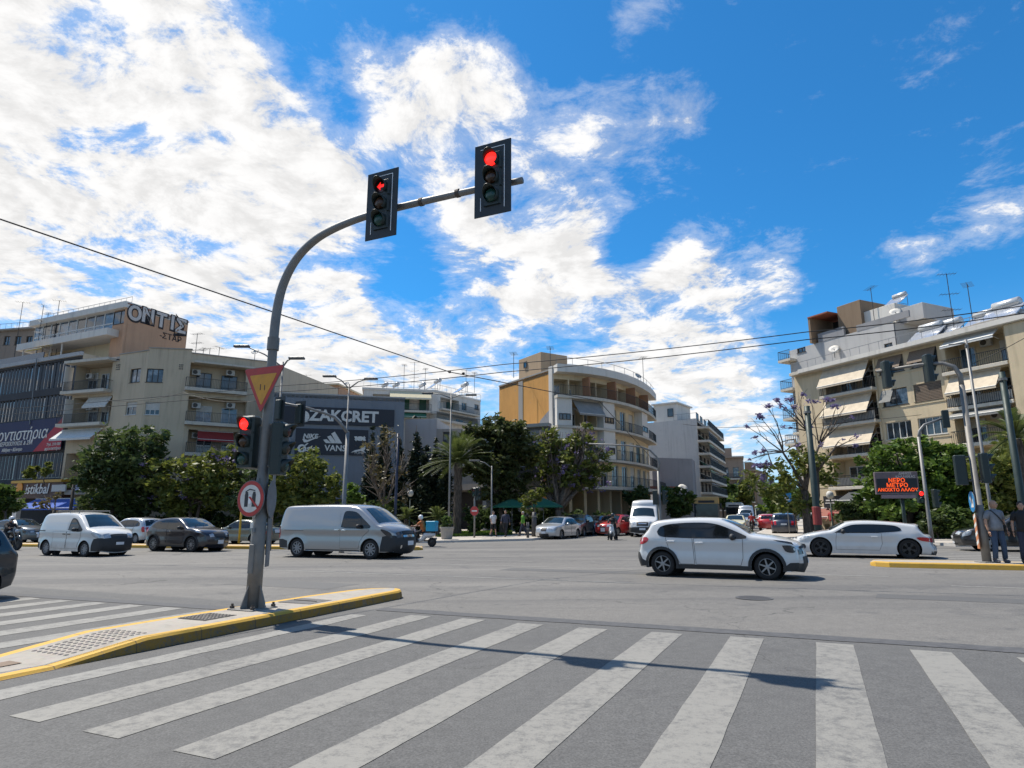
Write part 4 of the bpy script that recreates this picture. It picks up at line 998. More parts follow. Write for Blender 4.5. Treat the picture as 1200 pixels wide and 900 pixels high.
SMALL = dict(top=[(-1.80,.25),(-1.86,.5),(-1.84,.85),(-1.72,1.0),(-1.52,1.32),(-1.35,1.42),(-.8,1.48),(-.2,1.48),(.2,1.42),(.85,1.05),(1.2,.98),(1.6,.86),(1.78,.7),(1.83,.45),(1.76,.22)],
    zb=.2, rw=.30, ra=.345, axles=(1.15,-1.2), hw=.84, belt=.95, tumble=.26, r=.09, kf=.2, plan=.13, rim='cover',
    dlo=[(.75,.98),(.2,1.30),(-.3,1.37),(-1.1,1.34),(-1.4,1.2),(-1.42,1.02),(-.5,.97)], glass=[[(-.22,1.0),(-.25,1.33),(.15,1.26),(.45,1.1),(.5,1.0)],[(-.32,1.0),(-.34,1.33),(-.9,1.31),(-.92,1.0)]],
    doors=[[(-.27,.97),(-.25,.3),(.72,.3),(.75,.97)],[(-1.0,.97),(-.85,.55),(-.78,.3),(-.3,.3),(-.3,.97)]], mirror=(.5,1.02,None), wscreen=((.85,1.06),(.22,1.415)), rscreen=((-1.72,1.02),(-1.52,1.32)),
    front=[('grille',.5,.6,-.4,.4,M_PLAST),('headlight',.58,.74,.5,.96,M_HEADL),('intake',.26,.38,-.6,.6,M_PLAST)], rear=[('tail_light',.7,.95,.74,.98,M_TAIL),],
    lights=[('headlight',[(1.76,.58),(1.7,.74),(1.5,.82),(1.52,.66)],M_HEADL),('tail_light',[(-1.84,.68),(-1.80,.95),(-1.66,.97),(-1.68,.7)],M_TAIL)], plate=.44)
BIGVAN = dict(top=[(-2.7,.35),(-2.75,.7),(-2.72,1.6),(-2.66,2.4),(-2.5,2.52),(-1.0,2.58),(.6,2.56),(.98,2.45),(1.12,2.15),(1.32,1.95),(1.85,1.35),(2.2,1.22),(2.5,1.05),(2.62,.85),(2.66,.5),(2.6,.28)],
    zb=.3, rw=.35, ra=.41, axles=(1.72,-1.6), hw=1.0, belt=1.25, tumble=.10, r=.12, kf=.16, kr=.03, plan=.12, crown=.06, rim='cover', gloss=0,
    dlo=[(.3,1.25),(.35,1.8),(.9,1.85),(1.2,1.75),(1.65,1.28),(1.0,1.2)], doors=[[(.25,1.2),(.25,.45),(1.2,.45),(1.3,.8),(1.5,1.2)]], mirror=(1.3,1.3,M_PLAST), wscreen=((1.84,1.38),(1.30,1.97)), wst=.08,
    front=[('grille',.76,1.0,-.58,.58,M_PLAST),('chrome_line',.86,.89,-.4,.4,M_CHROME),('headlight',.82,1.04,.66,.98,M_HEADL)], rear=[('tail_light',.8,1.4,.84,.99,M_TAIL)],
    lights=[('headlight',[(2.56,.84),(2.5,1.04),(2.2,1.12),(2.25,.95)],M_HEADL)], dark=[[(2.1,.32),(2.1,.6),(2.3,.66),(2.7,.66),(2.7,.32)]], plate=.55)
# ================================================================== PEOPLE, TWO-WHEELERS, BUSES
M_SKIN = plain('skin', (.42,.24,.16), .55, var=.12, scale=9); M_HAIRD = plain('dark_hair', (.03,.022,.018), .7, var=.3, scale=40); M_HAIRG = plain('grey_hair', (.34,.31,.29), .7, var=.3, scale=40)
def cloth(n, c): return plain(n, c, .9, var=.35, scale=5)
def skinmesh(verts, edges, radii, sub=1):
    me = bpy.data.meshes.new('sk'); bm = bmesh.new(); L = bm.verts.layers.skin.verify()
    bv = []
    for p, r in zip(verts, radii):
        v = bm.verts.new(p); v[L].radius = r if hasattr(r, '__len__') else (r, r); bv.append(v)
    bv[0][L].use_root = True
    for a, b in edges: bm.edges.new((bv[a], bv[b]))
    bm.to_mesh(me); bm.free()
    o = bpy.data.objects.new('sk', me); COL.objects.link(o)
    o.modifiers.new('skin', 'SKIN').use_smooth_shade = True
    s = o.modifiers.new('sub', 'SUBSURF'); s.levels = sub; s.render_levels = sub
    bpy.context.view_layer.update()
    r = bpy.data.meshes.new_from_object(o.evaluated_get(bpy.context.evaluated_depsgraph_get()))
    bpy.data.objects.remove(o); bpy.data.meshes.remove(me); return r
def from_skin(mb, me):
    k = len(mb.v); mb.v += [v.co.copy() for v in me.vertices]
    for p in me.polygons: mb.f.append([i+k for i in p.vertices]); mb.m.append(0); mb.sm.append(True)
    bpy.data.meshes.remove(me)
STAND = dict(pelvis=(0,0,.96), spine=(0,0,1.14), chest=(.01,0,1.34), neck=(.0,0,1.49), head=(.02,0,1.62), crown=(.01,0,1.72),
    shl=(0,.185,1.42), ell=(-.02,.25,1.13), wrl=(.06,.27,.88), shr=(0,-.185,1.42), elr=(-.02,-.25,1.13), wrr=(.06,-.27,.88),
    hil=(0,.09,.92), knl=(.02,.10,.50), anl=(-.02,.11,.09), hir=(0,-.09,.92), knr=(.02,-.10,.50), anr=(-.02,-.11,.09))
WALK = dict(STAND, knl=(.14,.10,.50), anl=(.24,.10,.10), knr=(-.02,-.10,.51), anr=(-.28,-.10,.16), ell=(-.10,.24,1.15), wrl=(-.12,.25,.92), elr=(.06,-.24,1.15), wrr=(.20,-.24,.96))
RIDE = dict(STAND, pelvis=(0,0,.86), spine=(.04,0,1.03), chest=(.10,0,1.22), neck=(.14,0,1.37), head=(.18,0,1.50), crown=(.17,0,1.60),
    shl=(.10,.19,1.30), ell=(.28,.27,1.10), wrl=(.48,.27,1.08), shr=(.10,-.19,1.30), elr=(.28,-.27,1.10), wrr=(.48,-.27,1.08),
    hil=(.02,.10,.82), knl=(.38,.17,.72), anl=(.28,.16,.33), hir=(.02,-.10,.82), knr=(.38,-.17,.72), anr=(.28,-.16,.33))
def person(label, loc, rz, pose, shirt, trousers, hair=M_HAIRD, group=None, shorts=False, sleeves='short', scale=1., shoes=None, helmet=None, skirt=None, belly=0., extras=None, headturn=0.):
    e = empty('person', loc, label, 'person', group, rz); e.scale = (scale,)*3
    J = {k: Vector(v) for k, v in pose.items()}
    def sk(names, edges, rad):
        idx = {n: i for i, n in enumerate(names)}
        return skinmesh([J[n] for n in names], [(idx[a], idx[b]) for a, b in edges], rad)
    mb = MB()
    names = ['pelvis','spine','chest','neck','head','shl','ell','wrl','shr','elr','wrr','hil','knl','anl','hir','knr','anr']
    ed = [('pelvis','spine'),('spine','chest'),('chest','neck'),('neck','head'),('chest','shl'),('shl','ell'),('ell','wrl'),('chest','shr'),('shr','elr'),('elr','wrr'),('pelvis','hil'),('hil','knl'),('knl','anl'),('pelvis','hir'),('hir','knr'),('knr','anr')]
    rad = [(.11,.10),(.095,.085),(.10,.09),.055,.06,.06,.042,.028,.06,.042,.028,.085,.058,.038,.085,.058,.038]
    from_skin(mb, sk(names, ed, rad))
    H = J['head']; T = Matrix.Translation(H) @ Matrix.Rotation(headturn, 4, 'Z')
    mb.smooth = True; mb.M = T
    mb.ball((0,0,.0), (.095,.075,.12), 14); mb.ball((.035,0,-.055), (.06,.055,.06), 10)
    mb.ball((.098,0,-.012), (.02,.014,.026), 8)
    for sd in (-1, 1): mb.ball((0,sd*.076,-.01), (.022,.012,.033), 8)
    mb.M = None
    for s_, q in (('l', 1), ('r', -1)):                  # hands: palm, four fingers of different length, thumb
        w, el = J['wr'+s_], J['el'+s_]; d = (w-el).normalized(); side = Vector((0,q,0)); fw = side.cross(d); fw = fw.normalized() if fw.length > .1 else Vector((1,0,0))
        if fw.x < 0: fw = -fw
        pc = w+d*.045; mb.ball(pc, (.034,.02,.048) if abs(d.z) > .6 else (.048,.024,.03), 8)
        for k, ln in enumerate((.062,.075,.07,.055)):
            a = w+d*.075+fw*(-.027+.018*k); mb.tube([a, a+d*ln*.55, a+d*ln+fw*0-side*.02], [.0095,.009,.0065], 6)
        a = w+d*.03+fw*.03; mb.tube([a, a+d*.03+fw*.022, a+d*.06+fw*.026], [.011,.010,.007], 6)
    body = mb.build('body', M_SKIN, e, smooth=True)
    for sd in (-1, 1):
        eb = MB(); eb.smooth = True; eb.M = T; eb.ball((.088, sd*.030, .018), (.010,.013,.008), 6); eb.build('eye', M_HAIRD, e)
    eb = MB(); eb.M = T; eb.ball((.088,0,-.062), (.008,.024,.005), 6); eb.build('mouth', plain('lips', (.28,.10,.08), .5), e)
    if not helmet and hair:
        hb = MB(); hb.smooth = True; hb.M = T
        hb.ball((-.018,0,.035), (.098,.086,.105), 12); hb.build('hair', hair, e)
    if helmet:
        hb = MB(); hb.smooth = True; hb.M = T
        hb.ball((-.005,0,.03), (.135,.12,.135), 14); o = hb.build('helmet', helmet, e)
        hb = MB(); hb.smooth = True; hb.M = T
        hb.ball((.04,0,.005), (.105,.10,.06), 12); hb.build('visor', M_CGL, o)
    # clothing
    J['waist'] = J['pelvis']+(J['pelvis']-J['spine']).normalized()*.07
    J['cuffl'] = J['shl'].lerp(J['ell'], .75) if sleeves == 'short' else J['ell'].lerp(J['wrl'], .9); J['cuffr'] = J['shr'].lerp(J['elr'], .75) if sleeves == 'short' else J['elr'].lerp(J['wrr'], .9)
    def loft(mb, rings, n=16):
        vs = []; fs = []; side = Vector((0,1,0)); cs = [r[0] for r in rings]
        for q, (c, rx, ry) in enumerate(rings):
            t = (cs[min(q+1,len(cs)-1)]-cs[max(q-1,0)]).normalized(); f = side.cross(t).normalized()
            for k in range(n):
                w = 2*math.pi*k/n; cw, sw = math.cos(w), math.sin(w)
                vs.append(c+f*rx*math.copysign(abs(cw)**.8, cw)+side*ry*math.copysign(abs(sw)**.8, sw))
            if q: fs += [((q-1)*n+k, (q-1)*n+(k+1)%n, q*n+(k+1)%n, q*n+k) for k in range(n)]
        fs += [tuple(range(n-1,-1,-1)), tuple(range(len(vs)-n, len(vs)))]
        mb.add(vs, fs)
    pv, spn, ch, nk = J['pelvis'], J['spine'], J['chest'], J['neck']
    sh = (J['shl']+J['shr'])/2; k_ = .012 if sleeves == 'long' else 0
    mb = MB(); mb.smooth = True
    loft(mb, [(J['waist'], .128+k_+belly*.6, .178+k_), (pv.lerp(spn,.3), .126+k_+belly, .170+k_), (spn, .120+k_+belly, .160+k_), (spn.lerp(ch,.5), .122+k_+belly*.5, .172+k_), (ch, .126+k_, .188+k_), (ch.lerp(sh,.75), .112+k_, .192+k_), (sh+(nk-sh)*.25, .088+k_, .165+k_), (sh+(nk-sh)*.6, .070, .105), (nk.lerp(J['head'],.06), .060, .062)])
    for s_, q in (('l',1),('r',-1)):
        a, b, c = J['sh'+s_], J['el'+s_], J['cuff'+s_]; a0 = a+Vector((0,-q*.05,.005))
        if sleeves == 'short': mb.tube([a0, a+Vector((0,q*.006,-.035)), a.lerp(c,.5), c], [.056,.068,.067,.068], 12)
        else: mb.tube([a0, a+Vector((0,q*.006,-.035)), a.lerp(b,.5), b, b.lerp(c,.5), c], [.060,.073,.070,.062,.054,.048], 12)
    mb.build('shirt', shirt, e, smooth=True)
    mb = MB(); mb.smooth = True
    loft(mb, [(pv+(pv-spn).normalized()*.09, .112, .155), (pv, .120, .168), (pv.lerp(spn,.35), .118, .160)])
    for s_, q in (('l',1),('r',-1)):
        h, kn, an = J['hi'+s_], J['kn'+s_], J['an'+s_]; h0 = h.lerp(pv,.25)+Vector((0,0,.03))
        if shorts: mb.tube([h0, h.lerp(kn,.25), h.lerp(kn,.6), h.lerp(kn,.98)], [.10,.100,.092,.090], 12)
        else:
            en = kn.lerp(an,.94); mb.tube([h0, h.lerp(kn,.25), h.lerp(kn,.6), kn, kn.lerp(an,.45), en], [.10,.098,.084,.072,.068,.064], 12)
    mb.build('shorts' if shorts else 'trousers', trousers, e, smooth=True)
    for s_ in 'lr':
        a = J['an'+s_]; mb = MB(); mb.smooth = True; mb.ball((a.x+.05,a.y,a.z-.045), (.135,.052,.05), 10); mb.ball((a.x-.03,a.y,a.z-.01), (.06,.048,.07), 8)
        mb.build('shoe', shoes or M_PLAST, e)
    if extras: extras(e, J)
    return e
C_TEEG, C_JEAN, C_DARK, C_WHITE_, C_GREENC, C_NAVYC, C_REDC, C_KHAKI = cloth('grey_cotton',(.22,.23,.25)), cloth('denim',(.045,.075,.13)), cloth('black_cloth',(.018,.018,.02)), cloth('white_cotton',(.62,.62,.62)), cloth('green_cloth',(.10,.26,.03)), cloth('navy_cloth',(.03,.035,.06)), cloth('red_cloth',(.30,.03,.03)), cloth('khaki_cloth',(.26,.20,.13))
def bag(e, J):
    mb = MB(); mb.smooth = True
    c = J['chest']
    mb.tube([(c.x-.05,-.15,1.46),(c.x+.08,-.12,1.44),(c.x+.155,-.02,1.30),(c.x+.165,.10,1.12),(c.x+.12,.20,1.0),(c.x-.05,.22,1.0),(c.x-.14,.05,1.2),(c.x-.13,-.09,1.42)], .016, 6)
    mb.bbox(c.x-.10,c.x+.06,.20,.27,.86,1.04,.02); mb.build('shoulder_bag', M_PLAST, e)
def on_island(px, du=.62):
    u0 = gnd(1022, 664.5).dot(U)+du; best = None
    for k in range(1600):
        p = uv(u0, 1+k*.01, .15); r = p.x/(p.y*CP+(p.z-CZ)*SP)
        if best is None or abs(r*750+600-px) < best[0]: best = (abs(r*750+600-px), p)
    return best[1]
mp_ = on_island(1173)
man_pose = dict(STAND, wrr=(.07,-.26,.87), elr=(.03,-.29,1.13), anl=(-.01,.15,.09), knl=(.03,.13,.5), anr=(.0,-.13,.09))
person('bald man in grey T-shirt and jeans standing on the right-hand island', mp_, math.atan2(-.86,-.02), man_pose, C_TEEG, C_JEAN, None, belly=.03, extras=bag, headturn=R(50), scale=1.0, shoes=cloth('grey_shoe',(.10,.10,.11)))
m2 = on_island(1206)
person('dark shirted man at the right edge beside the bald man', m2, math.atan2(-.9,-.4), STAND, C_DARK, C_NAVYC, M_HAIRD, scale=.97)
def gp(px, Y, h=.13):
    p = gy(px, Y); p.z += h; return p
PG = 'people walking on the far pavement'
person('pedestrian in white T-shirt and dark shorts on the far pavement', gp(578,45.5), R(-60), WALK, C_WHITE_, C_DARK, group=PG, shorts=True)
person('pedestrian in dark jacket beside the one in a white T-shirt', gp(592.5,45), R(-110), WALK, C_NAVYC, C_DARK, group=PG, sleeves='long', scale=1.03)
person('pedestrian in bright green top on the far pavement', gp(613,46), R(170), WALK, C_GREENC, C_NAVYC, M_HAIRG, group=PG, sleeves='long', scale=.98)
PK = 'people near the park kiosk'
person('person in white shirt and khaki shorts under the lilac tree', gp(955,42), R(60), WALK, C_WHITE_, C_KHAKI, group=PK, shorts=True)
person('person in red shirt beside the green trolley pole', gp(975,44), R(200), WALK, C_REDC, C_KHAKI, group=PK, shorts=True)

def bike(label, loc, rz, col, kind='motorcycle', box=None, group=None, scale=1., lean=0):
    e = empty('scooter' if kind == 'scooter' else 'motorcycle', loc, label, kind, group, rz); e.scale = (scale,)*3
    r = .30 if kind == 'motorcycle' else .24; wb = .70 if kind == 'motorcycle' else .62
    for x in (wb, -wb):
        mb = MB(); mb.smooth = True; mb.lathe([(r*.66,-.04),(r*.9,-.055),(r,-.02),(r,.02),(r*.9,.055),(r*.66,.04),(r*.66,-.04)], 20, 0, (x,0,r), 'y'); t = mb.build('wheel', M_RUB, e)
        mb = MB(); mb.lathe([(r*.66,.02),(r*.6,.0),(r*.2,.01),(.001,.02)], 16, 0, (x,0,r), 'y'); mb.lathe([(r*.66,-.02),(r*.6,0),(r*.2,-.01),(.001,-.02)], 16, 0, (x,0,r), 'y'); mb.build('rim', M_DALLOY, t)
    mb = MB(); mb.smooth = True
    if kind == 'motorcycle':
        mb.tube([(.42,0,.78),(.30,0,.86),(.05,0,.84),(-.12,0,.76)], [.08,.15,.15,.07], 10)
        mb.tube([(-.25,0,.74),(-.55,0,.80),(-.82,0,.86)], [.10,.10,.04], 8)
        mb.tube([(.30,0,.45),(-.05,0,.42),(-.25,0,.48)], [.16,.19,.12], 8)
    else:
        mb.tube([(-.78,0,.62),(-.55,0,.62),(-.25,0,.60),(-.12,0,.42),(.10,0,.30),(.36,0,.36)], [.06,.15,.16,.13,.12,.10], 10)
        mb.tube([(.40,0,.32),(.46,0,.6),(.42,0,.92)], [.14,.17,.10], 10)
    mb.build('bodywork', col, e)
    mb = MB(); mb.smooth = True; mb.tube([(-.70,0,.86),(-.4,0,.83),(-.1,0,.82),(.05,0,.86)] if kind == 'motorcycle' else [(-.70,0,.78),(-.4,0,.77),(-.12,0,.74)], [.07,.12,.12,.06] if kind == 'motorcycle' else [.09,.13,.08], 8); mb.build('seat', M_PLAST, e)
    mb = MB(); mb.smooth = True
    for sd in (-1, 1): mb.tube([(wb,sd*.08,r),(.44,sd*.09,.85),(.38,sd*.09,1.0)], .025, 8)
    mb.build('fork', M_STEEL, e)
    mb = MB(); mb.smooth = True; mb.tube([(.28,.36,1.03),(.36,.2,1.06),(.40,0,1.04),(.36,-.2,1.06),(.28,-.36,1.03)], .017, 8); mb.build('handlebar', M_PLAST, e)
    mb = MB(); mb.smooth = True; mb.ball((.52,0,.90), (.07,.10,.09), 10); mb.build('headlight', M_HEADL, e)
    mb = MB(); mb.smooth = True; mb.tube([(wb+.2,0,r+.16),(wb+.05,0,r*2+.04),(wb-.2,0,r*2)], [.05,.07,.05], 8); mb.build('mudguard', col, e)
    for sd in (-1, 1):
        mb = MB(); mb.smooth = True; mb.tube([(.36,sd*.2,1.06),(.36,sd*.27,1.2)], .008, 5); mb.ball((.36,sd*.29,1.22), (.015,.055,.035), 8); mb.build('mirror', M_PLAST, e)
    mb = MB(); mb.smooth = True; mb.tube([(-.1,-.16,.30),(-.45,-.18,.33),(-.8,-.18,.42)], [.03,.055,.06], 8); mb.build('exhaust', M_STEELD, e)
    return e
def box_on(label, loc, rz, m, m2):
    b = empty('delivery_box', loc, label, 'delivery box', None, rz)
    mb = MB(); mb.bbox(-.25,.25,-.25,.25,0,.50,.03); mb.build('case', m, b)
    mb = MB(); mb.bbox(-.258,.258,-.258,.258,.40,.515,.02); mb.build('lid', m, b)
    mb = MB(); mb.prism([(-.13,.20),(.02,.20),(.02,.30),(-.13,.30)], -.262, -.2505); mb.prism([(.06,.18),(.14,.25),(.06,.32)], -.262, -.2505); mb.build('emblem', m2, b)
P_BOX = plain('cyan_box', (.01,.30,.48), .45)
l = gy(494, 34.5); bike('white delivery scooter with a cyan top box beyond the silver van', l, R(165), carpaint('scooter_white', (.55,.55,.55)), 'scooter')
d_ = Vector((math.cos(R(165)), math.sin(R(165)), 0))
box_on('cyan delivery box on the rack of the white scooter', l+d_*-.60+Vector((0,0,.80)), R(165), P_BOX, M_SWHITE)
person('helmeted rider in orange sleeves on the delivery scooter', l+d_*-.12-Vector((0,0,.02)), R(165), RIDE, cloth('orange_cloth',(.45,.14,.04)), C_DARK, sleeves='short', helmet=plain('white_helmet', (.62,.62,.62), .25, 0, .5))
l = gy(14, 34.5); bike('black motorcycle ridden past the left edge behind the grey car', l, R(-22), P_BLACK, 'motorcycle', scale=1.08)
d_ = Vector((math.cos(R(-22)), math.sin(R(-22)), 0))
person('motorcyclist in black wearing a white helmet at the left edge', l+d_*-.22, R(-22), RIDE, C_DARK, C_DARK, sleeves='long', helmet=MATS['white_helmet'], scale=1.05)
l = gy(718, 41.5); bike('white and black scooter facing the junction in front of the red car', l, R(250), carpaint('scooter_white', (.55,.55,.55)), 'scooter')
d_ = Vector((math.cos(R(250)), math.sin(R(250)), 0))
person('rider in black stopped on a scooter in front of the red car', l+d_*-.2, R(250), dict(RIDE, knl=(.3,.2,.5), anl=(.2,.24,.09), knr=(.34,-.22,.5), anr=(.24,-.30,.09)), C_DARK, C_DARK, sleeves='long', helmet=plain('black_helmet', (.02,.02,.02), .3, 0, .5))
l = gy(881, 61); bike('dark motorcycle riding up the avenue between the cars', l, R(69), P_BLACK, 'motorcycle')
person('motorcyclist in red top seen from behind in the avenue', l-D*.22, R(69), RIDE, C_REDC, C_DARK, sleeves='long', helmet=MATS['black_helmet'])
bike('blue scooter parked under the lilac tree by the avenue', gp(951,46), R(40), plain('scooter_blue', (.02,.10,.35), .3, 0, .6), 'scooter')

def bus(label, loc, rz, col, roof, L=11., W=2.5, H=3.1, board=True):
    e = empty('bus', loc, label, 'bus', None, rz); h = W/2
    mb = MB(); mb.bbox(-L/2, L/2, -h, h, .35, H, .14); mb.build('body', col, e)
    mb = MB(); mb.bbox(-L/2+.3, L/2+.03, -h-.012, h+.012, 2.58, H+.2, .1); mb.build('roof_unit', roof, e)
    mb = MB(); mb.box(L/2+.005, L/2+.03, -h+.14, h-.14, 1.15, 2.55); mb.build('windscreen', M_CGL, e)
    mb = MB(); mb.box(L/2+.032, L/2+.05, -h+.45, h-.45, 2.68, 2.92); mb.build('destination_panel', M_SBLK, e)
    mb = MB(); mb.bbox(L/2-.1, L/2+.06, -h, h, .33, .75, .04); mb.build('bumper', M_PLAST, e)
    for sd in (-1, 1):
        mb = MB(); mb.lathe([(.12,0),(.11,.03),(.001,.04)], 14, 0, (L/2+.01, sd*(h-.35), .9), 'x'); mb.build('headlight', M_HEADL, e)
        mb = MB(); mb.smooth = True; mb.tube([(L/2-.1,sd*h,2.7),(L/2+.25,sd*(h+.12),2.6)], .02, 6); mb.bbox(L/2+.2,L/2+.3,sd*(h+.15)-.1,sd*(h+.15)+.1,2.1,2.6,.03); mb.build('wing_mirror', M_PLAST, e)
        for x in (L/2-2.4, -L/2+3): 
            mb = MB(); mb.smooth = True; y0 = sd*(h-.30); y1 = sd*(h+.01); mb.lathe([(.001,y0),(.48,y0),(.48,y1),(.3,y1),(.28,y1-sd*.06),(.001,y1-sd*.06)], 20, 0, (x,0,.48), 'y'); mb.build('wheel', M_RUB, e)
        for k in range(6):
            x0 = -L/2+.5+k*(L-1.2)/6; mb = MB(); y0, y1 = sorted((sd*(h+.005), sd*(h+.02))); mb.box(x0, x0+(L-1.2)/6-.12, y0, y1, 1.3, 2.45); mb.build('side_window', M_CGL, e)
    mb = MB(); mb.prism([(-.28,.5),(.28,.5),(.28,.61),(-.28,.61)], L/2+.062, L/2+.07, plane='yz'); mb.build('number_plate', M_PLATE, e)
    return e
AD = R(249)
def busat(label, px, Y, rz, col, roof, **k):
    p = gy(px, Y); d = Vector((math.cos(rz), math.sin(rz), 0)); bus(label, p-d*5.5, rz, col, roof, **k)
busat('tan roofed bus coming down the avenue behind the white cargo van', 829, 67, AD+R(4), plain('bus_navy', (.03,.05,.08), .4, 0, .5), plain('bus_tan', (.52,.34,.12), .5))
busat('white roofed dark bus farther up the avenue left of the silver van', 861, 104, AD, plain('bus_grey', (.10,.12,.12), .4, 0, .5), plain('bus_white', (.55,.55,.52), .5))
busat('white coach farthest up the avenue', 893, 142, AD, plain('bus_white', (.55,.55,.52), .5), plain('bus_white', (.55,.55,.52), .5))

# ------------------------------------------------------------------ cars in their places
make_car('hatchback', 'white hatchback with black sills crossing in front of the camera', 'car', HATCH, P_WHITE, uvp := Vector((5.42, 17.25, gz(5.4))), R(-26), .75, scale=.985)
make_car('sports_coupe', 'low white two-door coupe on dark wheels beside the right-hand island', 'car', COUPE, P_WHITE, Vector((12.72, 24.05, gz(12.7))), R(155.5), .8)
p = Vector((-5.42,25.03,0))-V*1.72+U*.85; p.z = gz(p.x)
make_car('panel_van', 'long silver panel van with dark bumpers behind the near mast', 'van', PVAN, P_SILVER, p, R(-24), .8, scale=1.05)
p = Vector(gnd(100,652.5)); p.z = 0; p = p-V*1.34+U*.8; p.z = gz(p.x)
sv, svc = make_car('delivery_van', 'small white delivery van with roof bars and dark nose on the left', 'van', SVAN, P_CREAMW, p, R(-26), .8)
for x in (-1.2, -.3, .35):
    mb = MB(); mb.tube([(x,-.68,1.80),(x,-.66,1.91),(x,.66,1.91),(x,.68,1.80)], .022, 6); mb.build('roof_bar', M_STEEL, sv)
p = Vector((-15.07,31.04,0))-V*1.28+U*.78; p.z = gz(p.x)
make_car('crossover', 'dark aubergine crossover following the small white van', 'car', CROSS, P_AUB, p, R(-25), .85)
p = Vector((-10.3,13.8,0))-U*1.9-V*.85; p.z = gz(p.x)
make_car('parked_car' if 0 else 'hatchback', 'dark grey hatchback cut off by the left edge of the photo', 'car', dict(SMALL, rear=[], lights=[SMALL['lights'][0]]), P_CHAR, p+V*.18, R(245), .8, scale=1.02)
PC = 'cars parked along the avenue kerb'
pk = Vector((3.2,45.2,0))
for k, (sp, pt, lab, nm) in enumerate(((SEDAN, P_SIL2, 'silver saloon parked nearest the corner of the avenue', 'saloon_car'), (CROSS, P_CHAR, 'charcoal car parked right behind the silver saloon', 'parked_car'), (SMALL, P_BLUEG, 'blue grey car parked behind the charcoal one', 'parked_car'), (SMALL, P_SIL2, 'pale silver hatchback parked beyond the blue grey car', 'hatchback'), (SMALL, P_WHITE, 'white hatchback farthest along the parked row by the curved building', 'hatchback'))):
    q = pk+D*(5.0*k); q.z = gz(q.x); make_car(nm, lab, 'car', sp, pt, q, R(249)-(R(8) if k == 0 else 0), 1.3, PC)
def carat(nm, lab, cat, sp, pt, px, Y, rz, lod=1.5, **k):
    return make_car(nm, lab, cat, sp, pt, gy(px, Y), rz, lod, **k)
carat('hatchback', 'bright red hatchback waiting behind the scooter rider', 'car', SMALL, P_RED, 720, 50.5, R(236), 1.2, scale=1.05)
carat('cargo_van', 'tall white cargo van waiting at the mouth of the avenue', 'van', BIGVAN, P_WHITE, 757, 48.6, R(253), .9)
AG = 'cars driving in the avenue'
carat('hatchback', 'navy hatchback seen from behind in the avenue', 'car', SMALL, P_NAVY, 919, 49.5, R(66), 1.2, group=AG, scale=1.05)
carat('hatchback', 'dark red car ahead of the navy hatchback', 'car', SMALL, P_RED, 900, 62, R(68), group=AG)
carat('saloon_car', 'white saloon ahead of the dark red car in the avenue', 'car', SEDAN, P_WHITE, 897, 76, R(68), group=AG)
carat('saloon_car', 'cream saloon coming down the avenue behind the white hatchback', 'car', SEDAN, P_CREAM, 862, 58, AD, group=AG)
carat('estate_car', 'silver estate car coming down the avenue behind the cream saloon', 'car', CROSS, P_SIL2, 872, 70, AD, group=AG)
carat('minibus', 'silver high roofed van behind the silver estate car', 'van', BIGVAN, P_SIL2, 875, 87, AD, group=AG)
SG = 'cars standing in the service road'
carat('estate_car', 'pale silver hatchback between the white van and the aubergine crossover', 'car', SMALL, P_SIL2, 160, 43, R(155), 1.2, group=SG, scale=1.08)
carat('saloon_car', 'olive grey saloon behind the yellow post', 'car', SEDAN, P_OLIVE, 290, 40.5, R(158), 1.2, group=SG)
carat('parked_car', 'slate grey car behind the motorcyclist on the left', 'car', CROSS, P_GREY, 26, 46, R(-25), 1.3, group=SG)
carat('parked_car', 'white car just behind the small delivery van', 'car', SMALL, P_WHITE, 66, 47.5, R(155), 1.3, group=SG)
carat('saloon_car', 'charcoal saloon passing behind the bald man', 'car', SEDAN, P_BLACK, 1196, 26.6, R(156), 1., scale=1.02)
carat('hatchback', 'small white car parked behind the low coupe beside the message board', 'car', SMALL, P_WHITE, 1057, 42, R(75), 1.3)
# ================================================================== BUILDINGS
W_BEIGE = wall('beige_render', (.47,.385,.275), .7); W_BEIGE2 = wall('sand_render', (.53,.43,.285), .6); W_CREAM = wall('cream_render', (.58,.47,.31), .4); W_OCHRE = wall('ochre_bricks', (.56,.275,.07), .5, scale=1.6, spots=.25)
W_PEACH = wall('peach_render', (.47,.275,.165), .4); W_WHITE = wall('white_render', (.60,.565,.51), .5); W_GREYW = wall('grey_white_render', (.50,.475,.44), .55, spots=.2); W_GREY = wall('grey_render', (.22,.22,.23), .4); W_DARKG = wall('dark_office_cladding', (.045,.047,.052), .4)
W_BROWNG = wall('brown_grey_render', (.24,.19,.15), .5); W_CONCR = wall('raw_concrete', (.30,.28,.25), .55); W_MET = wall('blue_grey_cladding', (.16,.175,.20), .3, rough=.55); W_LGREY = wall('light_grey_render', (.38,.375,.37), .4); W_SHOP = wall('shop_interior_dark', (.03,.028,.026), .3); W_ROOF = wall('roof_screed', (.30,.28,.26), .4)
W_BR = wall('brown_render', (.20,.14,.09), .4); W_TERR = plain('terracotta_red', (.26,.075,.04), .8, var=.3)
G_WIN = glass('window_glass'); G_CURT = glass('curtained_glass', (.05,.06,.07), .06, .18); G_BLUE = glass('blue_tinted_glass', (.02,.06,.10), .05, .03)
M_FRW = plain('white_window_frame', (.55,.55,.53), .5); M_FRD = plain('dark_window_frame', (.05,.045,.04), .5); M_SHW = plain('pale_roller_shutter', (.50,.48,.44), .7, var=.15); M_SHB = plain('brown_slatted_shutter', (.19,.14,.10), .75, var=.35, scale=14); M_SHG = plain('green_shutter', (.015,.085,.045), .6, var=.25)
